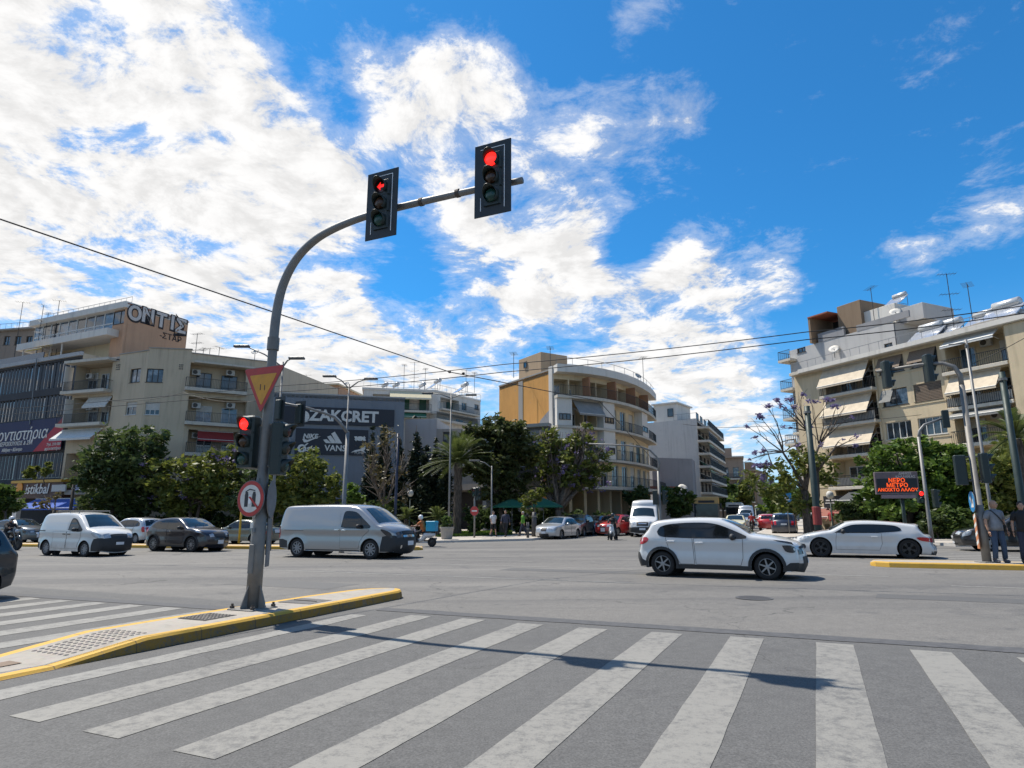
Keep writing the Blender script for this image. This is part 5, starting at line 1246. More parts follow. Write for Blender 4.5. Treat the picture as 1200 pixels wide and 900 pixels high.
M_RAIL = plain('railing_dark', (.04,.042,.045), .5, .4); M_RAILL = plain('railing_grey', (.20,.21,.22), .5, .3); M_SLAB = wall('balcony_concrete', (.50,.455,.38), .55, scale=2)
M_CANV = plain('beige_canvas', (.54,.46,.35), .95, var=.2, scale=2); M_CANVG = plain('grey_canvas', (.24,.235,.22), .95, var=.2, scale=2); M_CANVW = plain('white_canvas', (.55,.55,.53), .95, var=.2); M_CANVB = plain('blue_canvas', (.045,.10,.36), .95, var=.2); M_CANVR = plain('red_canvas', (.25,.03,.03), .95, var=.2); M_CANVD = plain('dark_canvas', (.05,.055,.06), .95, var=.2); M_CANVY = plain('cream_canvas', (.60,.53,.36), .95); M_CANVGR = plain('green_canvas', (.04,.15,.09), .95)
M_AC = plain('air_conditioner_white', (.48,.47,.44), .6)
brnd = random.Random(11)
class Facade:
    def __init__(s, par, A, B, z0=None):
        s.par = par; A = Vector((A[0], A[1], 0)); B = Vector((B[0], B[1], 0)); s.A = A; s.d = (B-A).normalized(); s.L = (B-A).length
        s.n = Vector((-s.d.y, s.d.x, 0)); s.z0 = (min(gz(A.x), gz(B.x))-.2) if z0 is None else z0
        s.M = Matrix(((s.d.x, s.n.x, 0, A.x), (s.d.y, s.n.y, 0, A.y), (0,0,1,0), (0,0,0,1))); s.holes = []
    def loc(s, px, py, y=0.):
        r = ray(px, py); o = s.A+s.n*y; nn = s.n
        t = (o.x*nn.x+o.y*nn.y)/(r.x*nn.x+r.y*nn.y); p = Vector((r.x*t, r.y*t, CZ+r.z*t))
        return (p-s.A).x*s.d.x+(p-s.A).y*s.d.y, p.z
    def rect(s, px0, py0, px1, py1, y=0.):
        pm, qm = (px0+px1)/2, (py0+py1)/2
        return s.loc(px0, qm, y)[0], s.loc(px1, qm, y)[0], s.loc(pm, py1, y)[1], s.loc(pm, py0, y)[1]
    def mb(s): m = MB(); m.M = s.M; return m
    def out(s, m, name, mat, parent=None, smooth=None):
        return m.build(name, mat, s.par, True, smooth) if parent is None else s._sub(m, name, mat, parent, smooth)
    def _sub(s, m, name, mat, parent, smooth):
        m.v = [v-s.par.location for v in m.v]; return m.build(name, mat, parent, False, smooth)
    def wall(s, z1, mat, x0=0, x1=None, z0=None, name='wall', y=0.):
        x1 = s.L if x1 is None else x1; z0 = s.z0 if z0 is None else z0
        H = [h for h in s.holes if h[0] < x1 and h[1] > x0]
        xs = sorted({x0, x1, *[max(x0, min(x1, v)) for h in H for v in h[:2]]}); zs = sorted({z0, z1, *[max(z0, min(z1, v)) for h in H for v in h[2:4]]})
        m = s.mb()
        for i in range(len(xs)-1):
            for j in range(len(zs)-1):
                cx, cz = (xs[i]+xs[i+1])/2, (zs[j]+zs[j+1])/2
                if xs[i+1]-xs[i] < 1e-4 or zs[j+1]-zs[j] < 1e-4: continue
                if any(h[0] < cx < h[1] and h[2] < cz < h[3] for h in H): continue
                m.quad((xs[i],y,zs[j]), (xs[i+1],y,zs[j]), (xs[i+1],y,zs[j+1]), (xs[i],y,zs[j+1]))
        for (a, b, c, d, dep, back) in H:
            a, b, c, d = max(a, x0), min(b, x1), max(c, z0), min(d, z1)
            m.quad((a,y,c),(a,y,d),(a,dep,d),(a,dep,c)); m.quad((b,y,c),(b,dep,c),(b,dep,d),(b,y,d))
            m.quad((a,y,d),(b,y,d),(b,dep,d),(a,dep,d)); m.quad((a,y,c),(a,dep,c),(b,dep,c),(b,y,c))
            if back: m.quad((a,dep,c),(b,dep,c),(b,dep,d),(a,dep,d))
        return s.out(m, name, mat)
    def box(s, name, x0, x1, y0, y1, z0, z1, mat, r=0.):
        m = s.mb(); (m.bbox(x0,x1,y0,y1,z0,z1,r) if r else m.box(x0,x1,y0,y1,z0,z1)); return s.out(m, name, mat)
    def win(s, R_, dep=.18, y=0., frame=None, gl=None, mull=1, shutter=0., shmat=None, hole=True, sill=True, name='window'):
        x0, x1, z0, z1 = R_; frame = frame or M_FRW; gl = gl or (G_CURT if brnd.random() < .4 else G_WIN)
        if hole: s.holes.append((x0, x1, z0, z1, y+dep, False))
        t = .06; yy = y+dep-.03; m = s.mb()
        for (a, b, c, d) in ((x0,x0+t,z0,z1),(x1-t,x1,z0,z1),(x0+t,x1-t,z0,z0+t),(x0+t,x1-t,z1-t,z1)): m.box(a,b,yy-.03,yy+.05,c,d)
        for k in range(1, mull+1):
            xc = x0+(x1-x0)*k/(mull+1); m.box(xc-.03, xc+.03, yy-.025, yy+.04, z0+t, z1-t)
        if sill: m.box(x0-.06, x1+.06, y-.06, yy, z0-.05, z0-.002)
        w = s.out(m, name, frame)
        m = s.mb(); m.quad((x0+.02,yy+.02,z0+.02),(x1-.02,yy+.02,z0+.02),(x1-.02,yy+.02,z1-.02),(x0+.02,yy+.02,z1-.02)); s.out(m, 'pane', gl, w)
        if shutter:
            m = s.mb(); zt = z1-t-.01; zb = z1-(z1-z0)*shutter; n = max(2, int((zt-zb)/.09))
            for k in range(n): m.box(x0+.05, x1-.05, yy-.028, yy-.005-.008*(k%2), zb+(zt-zb)*k/n, zb+(zt-zb)*(k+1)/n-.004)
            s.out(m, 'roller_shutter', shmat or M_SHW, w)
        return w
    def loggia(s, x0, x1, z0, z1, dep=1.4, doors=(), mat=None, gl=None, frame=None, sh=None):
        s.holes.append((x0, x1, z0, z1, dep, True))
        for (a, b, h) in doors:
            xa, xb = x0+(x1-x0)*a, x0+(x1-x0)*b
            s.win((xa, xb, z0+.06, z0+(z1-z0)*h), .04, dep-.08, frame, gl, 1, (.35 if brnd.random() < .3 else 0) if sh is None else sh, None, False, False, 'balcony_door')
    def rail(s, x0, x1, z, y, h=.95, mat=None, ends=True, yb=0., solid=0., solidmat=None, step=.14):
        m = s.mb(); 
        m.box(x0, x1, y-.02, y+.02, z+h-.04, z+h); m.box(x0, x1, y-.015, y+.015, z+.06, z+.09)
        n = max(1, int((x1-x0)/step))
        for k in range(n+1):
            xc = x0+(x1-x0)*k/n; m.box(xc-.011, xc+.011, y-.011, y+.011, z, z+h-.04)
        if ends:
            for xc in (x0, x1):
                m.box(xc-.02, xc+.02, y+.02, yb, z+h-.04, z+h); q = max(1, int((yb-y)/.2))
                for k in range(q): yy = y+(yb-y)*k/q; m.box(xc-.011, xc+.011, yy-.011, yy+.011, z, z+h-.04)
        o = s.out(m, 'railing', mat or M_RAIL)
        if solid:
            m = s.mb(); m.box(x0+.02, x1-.02, y+.022, y+.035, z+.08, z+h*solid); s.out(m, 'railing_panel', solidmat or M_CANVG, o)
    def balcony(s, x0, x1, z, proj=1.1, th=.18, rail=True, mat=None, **k):
        s.box('balcony', x0, x1, -proj, -.003, z-th, z, mat or M_SLAB, .02)
        if rail: s.rail(x0+.04, x1-.04, z, -proj+.06, **k)
    def awning(s, x0, x1, zt, zb, proj, mat, y=0., val=.16):
        m = s.mb(); t = .025
        m.add([(x0,y-.02,zt),(x1,y-.02,zt),(x1,y-proj,zb),(x0,y-proj,zb),(x0,y-.02,zt+t),(x1,y-.02,zt+t),(x1,y-proj,zb+t),(x0,y-proj,zb+t)], [(0,1,2,3),(7,6,5,4),(0,4,5,1),(1,5,6,2),(2,6,7,3),(3,7,4,0)])
        m.box(x0, x1, y-proj-.02, y-proj, zb-val, zb+t)
        o = s.out(m, 'awning', mat)
        m = s.mb(); m.tube([(x0,y-proj-.01,zb+.02),(x1,y-proj-.01,zb+.02)], .03, 6); m.tube([(x0,y-.04,zt+.05),(x1,y-.04,zt+.05)], .05, 6)
        for xc in (x0+.05, x1-.05): m.tube([(xc,y-.02,zt-.7),(xc,y-proj,zb-.01)], .018, 5)
        s.out(m, 'awning_frame', M_FRW, o)
    def ac(s, x, z, y=-.35):
        m = s.mb(); m.bbox(x-.4, x+.4, y, y+.3, z, z+.55, .03); o = s.out(m, 'air_conditioner', M_AC)
        m = s.mb(); m.lathe([(.22,y-.01),(.20,y-.012),(.001,y-.012)], 14, 0, (x-.1,0,z+.28), 'y'); s.out(m, 'fan_grille', M_FRD, o)
    def text(s, txt, x, z, y, size, mat, name='lettering', parent=None, **k):
        m = MB(); text_bm(m, txt, size, s.M @ Matrix.Translation((x, y, z)), .05, 0, **k)
        return s.out(m, name, mat, parent)
def roof_poly(par, pts, z, mat, th=.25, name='roof'):
    mb = MB(); mb.prism([(p[0], p[1]) for p in pts], z-th, z, plane='xy'); return mb.build(name, mat, par, True)
def antenna(par, p, h=3., kind=0, mat=None):
    p = Vector(p); mb = MB(); mb.tube([p, p+Vector((0,0,h))], .03, 5)
    a = brnd.uniform(0, 3.1); d = Vector((math.cos(a), math.sin(a), 0)); q = Vector((-d.y, d.x, 0))
    for lv in ((1.,) if kind == 0 else (1., .72, .5)):
        c = p+Vector((0,0,h*lv-.05)); mb.tube([c-d*.7, c+d*.7], .018, 4)
        for k in range(6): mb.tube([c+d*(-.65+.26*k)-q*.38, c+d*(-.65+.26*k)+q*.38], .011, 4)
    mb.build('aerial', mat or M_RAIL, par, True)
def dish(par, p, r=.45, rz=0.):
    e = Matrix.Translation(Vector(p)+Vector((0,0,.9))) @ Matrix.Rotation(rz, 4, 'Z') @ Matrix.Rotation(R(-35), 4, 'X')
    mb = MB(); mb.smooth = True; mb.M = e; mb.lathe([(.001,.10),(r*.5,.07),(r,-.02),(r*1.01,-.03),(r*.5,.05),(.001,.08)], 16, 0, (0,0,0), 'y'); o = mb.build('satellite_dish', M_SHW, par, True)
    mb = MB(); mb.tube([Vector(p), Vector(p)+Vector((0,0,.9))], .03, 5); mb.build('dish_mast', M_RAIL, par, True)
M_PANEL = plain('solar_panel', (.36,.38,.42), .18, .3, .5, .1); M_TANK = plain('solar_tank', (.50,.50,.49), .3, .4)
def heater(par, p, rz, s=1.):
    T = Matrix.Translation(Vector(p)-par.location) @ Matrix.Rotation(rz, 4, 'Z') @ Matrix.Scale(s, 4)
    mb = MB(); mb.M = T; mb.smooth = True; mb.tube([(-.75,.55,1.25),(-.7,.55,1.25),(.7,.55,1.25),(.75,.55,1.25)], [.2,.27,.27,.2], 14); o = mb.build('solar_water_heater', M_TANK, par)
    mb = MB(); mb.M = T; mb.add([(-1,-.75,.15),(1,-.75,.15),(1,.5,1.1),(-1,.5,1.1),(-1,-.72,.09),(1,-.72,.09),(1,.53,1.04),(-1,.53,1.04)], [(0,1,2,3),(7,6,5,4),(0,4,5,1),(1,5,6,2),(2,6,7,3),(3,7,4,0)]); mb.build('collector', M_PANEL, o)
    mb = MB(); mb.M = T
    for x in (-.8, .8): mb.tube([(x,.55,0),(x,.55,1.05)], .03, 5); mb.tube([(x,-.7,0),(x,-.7,.12)], .03, 5); mb.tube([(x,.55,.02),(x,-.7,.02)], .025, 5)
    mb.build('stand', M_RAILL, o)
def bldg(name, px, Y, label):
    p = gy(px, Y); return empty(name, (p.x, p.y, gz(p.x)), label, 'building')
def P2(px, Y, py=500):
    r = ray(px, py); return Vector((r.x*Y/r.y, Y, 0))
def railroof(f, x0, x1, z, y, h=.9): f.rail(x0, x1, z, y, h, M_RAILL, False, step=.9)

# ---------------------------------------------------------- dark office on the far left
b1 = bldg('office_building', 40, 67, 'dark finned office block with navy banner and orange graffitied penthouse on the left')
Bq = Vector((-44.6,64.6,0)); f = Facade(b1, Bq-V*24, Bq); L = f.L
zr = f.loc(60,419)[1]
zs_ = [f.loc(60,p)[1] for p in (425,455,463,489,496,530,560)]
for (zt, zb) in ((zs_[0], zs_[1]), (zs_[2], zs_[3]), (zs_[5], zs_[6])):
    f.holes.append((.4, L-.4, zb, zt, .45, False))
    m = f.mb(); m.quad((.4,.40,zb),(L-.4,.40,zb),(L-.4,.40,zt),(.4,.40,zt)); f.out(m, 'glazing_band', G_WIN)
    m = f.mb(); n = int((L-.8)/.62)
    for k in range(n):
        x = .5+k*.62; a = brnd.choice((.2,.2,.22,.08)); m.add([(x,.03,zb+.05),(x+a,.16,zb+.05),(x+a,.20,zb+.05),(x,.07,zb+.05),(x,.03,zt-.05),(x+a,.16,zt-.05),(x+a,.20,zt-.05),(x,.07,zt-.05)], [(0,1,5,4),(1,2,6,5),(2,3,7,6),(3,0,4,7),(4,5,6,7),(3,2,1,0)])
    f.out(m, 'fins', plain('fin_grey', (.095,.10,.11), .6, .2, var=.3))
zg = f.loc(60,562)[1]
f.holes.append((.5, L-.5, f.z0, zg-.3, 2.5, True))
f.wall(zr, W_DARKG)
m = f.mb(); m.box(0, L, -.25, .05, zr-.35, zr+.05); f.out(m, 'parapet', W_LGREY)
roof_poly(b1, [f.A+f.n*.1, f.A+f.d*(L-.02)+f.n*.1, f.A+f.d*(L-.02)+f.n*16, f.A+f.n*16], zr-.1, W_ROOF)
f.box('side_wall', L-.3, L, .01, 16, f.z0, zr-.12, W_BEIGE)
# banner
x0, x1, z0, z1 = f.rect(-40, 495, 74, 531, -.25)
x1 = f.loc(74, 510, -.25)[0]
m = f.mb(); m.box(x0, x1, -.32, -.22, z0, z1); bn = f.out(m, 'banner', plain('banner_navy', (.022,.026,.075), .7, var=.2))
m = f.mb(); xa = f.loc(38,531,-.33)[0]; m.prism([(xa, z0+.01), (x1-.02, z0+.01), (x1-.02, z1-.02), (f.loc(72,500,-.33)[0], z1-.02)], -.335, -.323); f.out(m, 'banner_corner', plain('banner_red', (.38,.03,.045), .7, var=.2), bn)
tx = f.loc(54,505,-.33)[0]
def bl(t, px, py, h, al='RIGHT', mat=M_SWHITE, sh=.15, **k):
    x, z = f.loc(px, py, -.34); f.text(t, x, z, -.345, h, mat, 'lettering', bn, shear=sh, align=al, **k)
bl('φροντιστήρια', 56, 507, 1.75); bl('ΣΑΚΕΡΟΠΟΥΛΟΣ & ΣΙΑ', 38, 518.5, .62); bl('Αθήνα • Κέντρο', 26, 526.5, .5); bl('Tηλ. 210 000', 71, 520, .42, mat=M_SRED if 0 else M_SWHITE); bl('φροντιστήριο', 71, 525, .42)
m = f.mb(); m.tube([(f.loc(43,420,-.4)[0],-.4,zr),(f.loc(35,495,-.4)[0],-.4,zs_[4])], .06, 6); f.out(m, 'drainpipe', M_RAILL)
# terrace storey and penthouse behind the parapet
K = Vector((-41.6,66.5,0)); g = Facade(b1, K-V*10.6, K, zr-.2)
zt = [g.loc(95,p)[1] for p in (366,372,396,403,412)]
y0 = 0
xl = g.loc(40,390)[0]; xr = g.L
m = g.mb(); m.box(xl-.6, xr-1.2, -1.3, 3, zt[3]+.0, zt[2]+.05); g.out(m, 'terrace_slab', W_WHITE)
m = g.mb(); m.box(xl-.3, xr, -.5, 7.2, zt[1]-.05, zt[0]); g.out(m, 'penthouse_roof', W_WHITE)
m = g.mb(); m.box(xl, xr-2.6, .5, 6, zt[2]+.05, zt[1]-.06); g.out(m, 'penthouse_core', W_SHOP)
n = 9
for k in range(n):
    xa, xb = xl+(xr-2.5-xl)*k/n, xl+(xr-2.5-xl)*(k+1)/n; zm = zt[2]+(zt[1]-zt[2])*.42
    w = g.win((xa, xb-.04, zt[2]+.07, zm), .1, 0, M_FRW, G_BLUE, 0, hole=False, sill=False); w2 = g.win((xa, xb-.04, zm+.02, zt[1]-.08), .1, 0, M_FRW, G_BLUE if k in (0,3,4,8) else G_WIN, 0, hole=False, sill=False)
g.win((xr-2.45, xr-.05, zt[2]+.8, zt[1]-.2), .1, -.08, M_FRD, G_WIN, 1, hole=False, sill=False)
m = g.mb(); m.box(xr-2.5, xr-.02, .06, .5, zt[4]-1.5, zt[1]-.06); m.box(xr-2.5, xr-.02, -.02, .055, zt[2]-3, zt[2]+.75); g.out(m, 'peach_front_wall', W_PEACH)
m = g.mb(); m.box(xl, xr-2.4, 1.2, 1.4, zt[4]-2, zt[3]); g.out(m, 'terrace_back_wall', W_CREAM)
for k in (1.2, 4.2, 6.6): g.win((xl+k, xl+k+1.5, zt[4]-1.3, zt[3]-.35), .04, 1.12, M_FRD, G_WIN, 1, hole=False, sill=False)
for k in (.4, 3.0, 5.6, 7.8): g.box('terrace_post', xl+k, xl+k+.12, -1.1, -.98, zt[4]-2, zt[3], W_WHITE)
g.awning(xl+3.2, xl+6.2, zt[3]-.1, zt[3]-.6, 1.2, plain('yellow_canvas', (.5,.33,.08), .9), -1.0)
railroof(g, xl+3, xr, zt[0], .2, .7)
m = g.mb(); m.box(xl-3, xl+7.5, -2.6, -2.5, zt[4]-1.8, zt[4]-.4); g.out(m, 'terrace_parapet', plain('dark_blue_glass_rail', (.05,.06,.085), .3, 0, .3))
hh = Facade(b1, K+U*.02, K+U*7.3, zr-.2)
zw = hh.loc(150,356)[1]
hh.holes = []; hh.wall(zw, W_PEACH, name='graffiti_wall'); m = hh.mb(); m.box(-.25, hh.L, .02, .3, zr, zw-.01); hh.out(m, 'wall_core', W_PEACH); m = hh.mb(); m.box(-.25, hh.L+.1, -.05, .35, zw, zw+.1); hh.out(m, 'coping', W_TERR)
M_GRO, M_GRW = plain('graffiti_black', (.03,.025,.025), .8), plain('graffiti_white', (.55,.50,.46), .8, var=.25)
for ch, px, py in (('Ο',158,369),('Ν',173.5,372),('Τ',189,377),('Ι',202,380),('Σ',212,384)):
    x, z = hh.loc(px, py)
    hh.text(ch, x, z, -.03, 2.2, M_GRO, 'graffiti', None, bold=.20); hh.text(ch, x-.05, z+.05, -.07, 2.1, M_GRW, 'graffiti', None, bold=.08)
x, z = hh.loc(200,396); hh.text('-ΣΤΑΡ', x, z, -.03, .95, M_GRO, 'graffiti')
for k, (px, h) in enumerate(((22,4),(47,3.6),(54,2.6),(65,4.2),(70,2.2))): p = at(px, 385, 72); antenna(b1, (p.x, p.y, zt[4]-.5), zt[0]-zt[4]+h-1.6, k % 2)
# lower block at the extreme left edge
b0 = bldg('apartment_building', -10, 80, 'brown grey apartment block behind the dark office at the left edge')
f = Facade(b0, P2(-90,84,420), P2(40,80,420)); zr0 = f.loc(10,388)[1]
for k in range(5):
    x, z = f.loc(-18+k*13, 399); f.win((x-.5, x+.5, z-.6, z+.6), frame=M_FRD)
f.wall(zr0, W_BROWNG); f.box('rear_mass', 0, f.L, .3, 12, f.z0, zr0-.02, W_BROWNG); f.box('eaves', -.2, f.L+.2, -.5, 12, zr0, zr0+.2, W_CONCR); railroof(f, 0, f.L, zr0+.2, .1)

# shop front strip below the office
f = Facade(b1, Bq-V*24-U*1.2, Bq+V*7-U*1.2, None)
x0, x1 = f.loc(14,575)[0], f.loc(70,575)[0]; z0, z1 = f.loc(40,584)[1], f.loc(40,566)[1]
m = f.mb(); m.box(x0-8, x1+.4, 0, 1.1, z0, z1); sg = f.out(m, 'shop_fascia', plain('fascia_brown', (.075,.032,.02), .6, var=.3))
m = f.mb(); m.box(x0-.2, x1+.2, -.1, 1.1, z1+.02, z1+.28); f.out(m, 'yellow_trim', plain('trim_yellow', (.5,.27,.02), .5), sg)
x, z = f.loc(43,573.5,-.05); f.text('istikbal', x, z, -.06, 1.4, M_SWHITE, 'lettering', sg, shear=.2, bold=.01)
m = f.mb(); x, z = f.loc(22.5,573,-.05); m.prism(circ(.55, 20, x, z+.1, 40, 400), -.08, -.02); m.prism([(x-.7,z-.75),(x+.6,z-.5),(x+.65,z-.3),(x-.7,z-.45)], -.08, -.02); f.out(m, 'emblem', plain('emblem_orange', (.6,.22,.01), .5), sg)
for (pa, pb, mat, t) in ((62,78,M_SHW,''),(87,101,plain('sign_lavender', (.28,.30,.45), .5),'')):
    xa, xb, za, zb = f.rect(pa,568,pb,576); m = f.mb(); m.box(xa, xb, -.12, -.002, za, zb); f.out(m, 'sign_box', mat, sg)
m = f.mb(); xa = f.loc(15,600)[0]; m.box(x1+.4, f.L, .2, 1.1, z0+.3, z0+.75); f.out(m, 'canopy_edge', W_CONCR, sg)
xa, xb = f.loc(42,590)[0], f.loc(111,590)[0]; f.awning(xa, xb, f.loc(70,585)[1], f.loc(70,595.5,-1.8)[1], 1.8, M_CANVB)
f.box('brown_panel', f.loc(110,600)[0], f.loc(126,600)[0], .3, .6, f.z0, f.loc(110,581)[1], plain('panel_brown', (.13,.07,.04), .6))
f.box('white_pillar', f.loc(13,600)[0], f.loc(18,600)[0], .1, .5, f.z0, z0, W_WHITE)
# ---------------------------------------------------------- beige apartment block with chamfered corner
b2 = bldg('apartment_building', 190, 63, 'beige apartment block with a chamfered windowed corner and recessed balconies')
pts = [P2(84,63.4,470), P2(134,61.6,470), P2(168,60,470), P2(219,60.6,470), P2(317,64.6,470)]
zr2 = at(168,408,60).z; zl = at(90,421,63).z
f = Facade(b2, pts[0], pts[1])
for (a, b) in ((427,458.5),(465,496.5)):
    x0, x1, z0, z1 = f.rect(85,a,130,b); f.loggia(x0, x1, z0, z1, 1.5, ((.08,.32,.8),(.42,.62,.75),(.72,.95,.78)))
    f.balcony(-.6, f.L-.5, z0, .9, .3, mat=M_SLAB, mat_=None) if 0 else f.balcony(-.6, f.L-.5, z0, .9, .3)
    f.ac((x0+x1)/2-1.6, z0+1.6, .9); f.box('privacy_screen', x0-.05, x0+.03, -.85, 0, z0, z1-.2, W_WHITE)
    f.awning(x0+1.6, x1-.4, z1-.1, z1-1.0, .6, M_CANVW, .3) if a > 450 else None
f.box('balcony_canopy', -.6, f.L-.4, -.9, -.003, f.loc(100,427)[1], f.loc(100,424)[1], M_SLAB)
x0, x1, z0, z1 = f.rect(82,503,132,516); f.awning(-.7, f.L-1.0, z1, z0+.1, 1.2, M_CANVW)
f.holes.append((.3, f.L-.3, f.z0+.2, z0-1.2, 2, True)); f.wall(zr2-.9, W_BEIGE)
def winp(f, a, b, c, d, **k): return f.win(f.rect(a,b,c,d), **k)
f = Facade(b2, pts[1], pts[2])
winp(f,152.5,432,164.5,448,frame=M_FRD); winp(f,147.5,471,160,486,frame=M_FRW,shutter=.4); m = f.mb()
f.wall(zr2-.25, W_BEIGE)
x0, x1, z0, z1 = f.rect(136.5,426,141.5,433.5); m = f.mb(); [m.box(x0+(x1-x0)*i/3, x0+(x1-x0)*(i+.5)/3, -.04, -.002, z0+(z1-z0)*j/3, z0+(z1-z0)*(j+.55)/3) for i in range(3) for j in range(3)]; f.out(m, 'vent_grille', M_FRD)
f = Facade(b2, pts[2], pts[3])
winp(f,171.5,432,191,448,frame=M_FRD,mull=2,gl=G_CURT); winp(f,166.8 if 0 else 170,471,187,486,frame=M_FRW,shutter=.62,mull=2)
f.wall(zr2, W_BEIGE)
x0, x1, z0, z1 = f.rect(210,426,215.5,433); m = f.mb(); [m.box(x0+(x1-x0)*i/3, x0+(x1-x0)*(i+.5)/3, -.04, -.002, z0+(z1-z0)*j/3, z0+(z1-z0)*(j+.55)/3) for i in range(3) for j in range(3)]; f.out(m, 'vent_grille', M_FRD)
f = Facade(b2, pts[3], pts[4])
for i, (a, b) in enumerate(((428,457.5),(467,496.5),(505,532))):
    x0, x1, z0, z1 = f.rect(219.5,a,288.5,b)
    f.loggia(x0, x1, z0, z1, 1.4, ((.17,.43,.74),(.60,.88,.72)), gl=(None, G_BLUE, None)[i], frame=M_FRW if i else M_FRD)
    f.balcony(x0-.15, x1+.1, z0, .75, .32, mat=M_SLAB); f.ac(x0+.8, z0+1.5, .8)
    if i == 2: f.awning(x0+.8, x0+4.0, z1-.1, z1-.95, .8, M_CANVR, .2)
    if i < 2: f.ac(x0+3.9, z1-.75, .6)
f.box('balcony_canopy', x0-.1, x1+.2, -.6, -.003, f.loc(250,428)[1], f.loc(250,426)[1], M_SLAB)
f.holes.append((.4, f.L-.4, f.z0+.2, f.loc(250,545)[1], 2, True)); f.wall(zr2-.35, W_BEIGE)
c = sum(pts, Vector())/5; back = [pts[4]+Vector((3,14,0)), pts[0]+Vector((3,16,0))]
roof_poly(b2, [p+(c+Vector((0,6,0))-p).normalized()*.05 for p in pts]+back, zr2-.4, W_ROOF)
g = Facade(b2, pts[4], back[0]); g.wall(zr2-.35, W_BEIGE)
for a, b, dz in ((0,1,-.9),(1,2,-.25),(2,3,0),(3,4,-.35)):
    g = Facade(b2, pts[a], pts[b]); g.box('parapet_coping', -.02, g.L+.02, -.09, .25, zr2+dz, zr2+dz+.09, W_CONCR)
for k, px in enumerate((230,239,246.5,257.5)): p = at(px, 405, 66); antenna(b2, (p.x, p.y, zr2-.4), (3.6,1.9,2.0,2.1)[k], k == 0)
dish(b2, at(299,412,64)-Vector((0,0,.9)), .4, 0)

# ---------------------------------------------------------- grey-clad sports store
b3 = bldg('store_building', 400, 66, 'blue grey clad sports store with white lettering on dark sign bands')
f = Facade(b3, P2(312,61,480), P2(474,64.2,480)); zr3 = f.loc(400,464)[1]
f.holes.append((.5, f.L-.5, f.z0+.05, f.loc(400,585)[1], 3, True)); f.wall(zr3, W_MET)
m = f.mb(); n = int(f.L/.42)
for k in range(n): m.box(k*.42+.02, k*.42+.10, -.03, -.002, f.loc(400,583)[1], zr3)
f.out(m, 'cladding_ribs', W_MET)
f.box('parapet_coping', -.05, f.L+.05, -.1, .3, zr3, zr3+.12, W_LGREY)
g = Facade(b3, P2(474,64.2,480), P2(470,84,480)); g.wall(zr3, W_MET); roof_poly(b3, [f.A, f.A+f.d*f.L, g.A+g.d*19, f.A+f.n*18], zr3-.1, W_ROOF)
g = Facade(b3, f.A+f.n*18, f.A); g.wall(zr3, W_MET)
def panel(a, b, c, d, nm): x0, x1, z0, z1 = f.rect(a,b,c,d); x0 = f.loc(a,(b+d)/2)[0]; m = f.mb(); m.box(x0, x1, -.16, -.035, z0, z1); return f.out(m, nm, plain('sign_band_navy', (.012,.013,.022), .5, var=.3))
s1 = panel(322,478,462,498,'sign_band'); s2 = panel(346,503,431,533,'brand_panel')
def ft(t, px, py, h, par, **k): x, z = f.loc(px, py, -.2); return f.text(t, x, z, -.2, h, M_SWHITE, 'lettering', par, **k)
ft('ZAKCRET', 403.5, 488.3, 1.5, s1, bold=.055, space=1.0)
m = f.mb(); x, z = f.loc(357.5,488.5,-.2); m.prism(circ(.55,16,x-.15,z+.05,-100,110)+circ(.2,10,x-.2,z+.12,110,-100), -.22, -.16); m.prism([(x-.55,z-.62),(x+.1,z-.5),(x+.4,z-.35),(x-.1,z-.4)], -.22, -.16); f.out(m, 'logo', M_SWHITE, s1)
ft('NIKE', 363.5, 511.3, .62, s2, shear=.2, bold=.02)
m = f.mb(); x, z = f.loc(364,514.5,-.2); m.prism([(x-.75,z-.05),(x-.6,z-.33),(x-.35,z-.33),(x+.95,z+.32),(x-.3,z-.1),(x-.55,z-.02),(x-.55,z+.15)], -.22, -.16)
f.out(m, 'logo', M_SWHITE, s2); m = f.mb(); x, z = f.loc(393,513.5,-.2)
for k in range(3):
    a = x-.85+k*.5; h = .38+.38*k; m.prism([(a+.0,z-.5),(a+.36,z-.5),(a+.36-.0+h*-.0+.16,z-.5+0.0),(a+.16-h*.35,z-.5+h),(a-.16-h*.35+.0,z-.5+h*.82)], -.22, -.16)
f.out(m, 'logo', M_SWHITE, s2); m = f.mb(); x, z = f.loc(422,514,-.2)
m.prism(circ(.62,14,x,z+.4,200,340)+circ(.40,14,x,z+.42,340,200), -.22, -.16); m.prism(circ(.62,14,x,z-.4,20,160)+circ(.40,14,x,z-.42,160,20), -.235, -.175)
f.out(m, 'logo', M_SWHITE, s2); m = f.mb(); x, z = f.loc(353.5,525.5,-.2); m.prism(circ(.40,18,x,z,0,330)+circ(.22,18,x+.05,z,330,0), -.22, -.16); m.prism([(x+.3,z+.2),(x+.6,z+.5),(x+.5,z+.55),(x+.2,z+.3)], -.22, -.16)
f.out(m, 'logo', M_SWHITE, s2); m = f.mb(); x, z = f.loc(421,527,-.2); m.prism([(x-.8,z-.3),(x-.4,z-.05),(x+.1,z+.05),(x+.5,z+.4),(x+.75,z+.38),(x+.6,z+.15),(x+.45,z-.1),(x+.7,z-.35),(x+.2,z-.12),(x-.3,z-.2)], -.22, -.16)
f.out(m, 'logo', M_SWHITE, s2)
ft('asics', 364, 525.7, .8, s2, shear=.2, bold=.025); ft('VANS', 393, 525.5, .8, s2, bold=.02); ft('PUMA', 421, 531, .34, s2)
m = f.mb(); m.tube([(f.loc(438,500,-.4)[0],-.4,f.loc(438,500)[1]),(f.loc(438,500,-.4)[0],-.4,f.z0)], .06, 6); f.out(m, 'downpipe', M_RAILL)
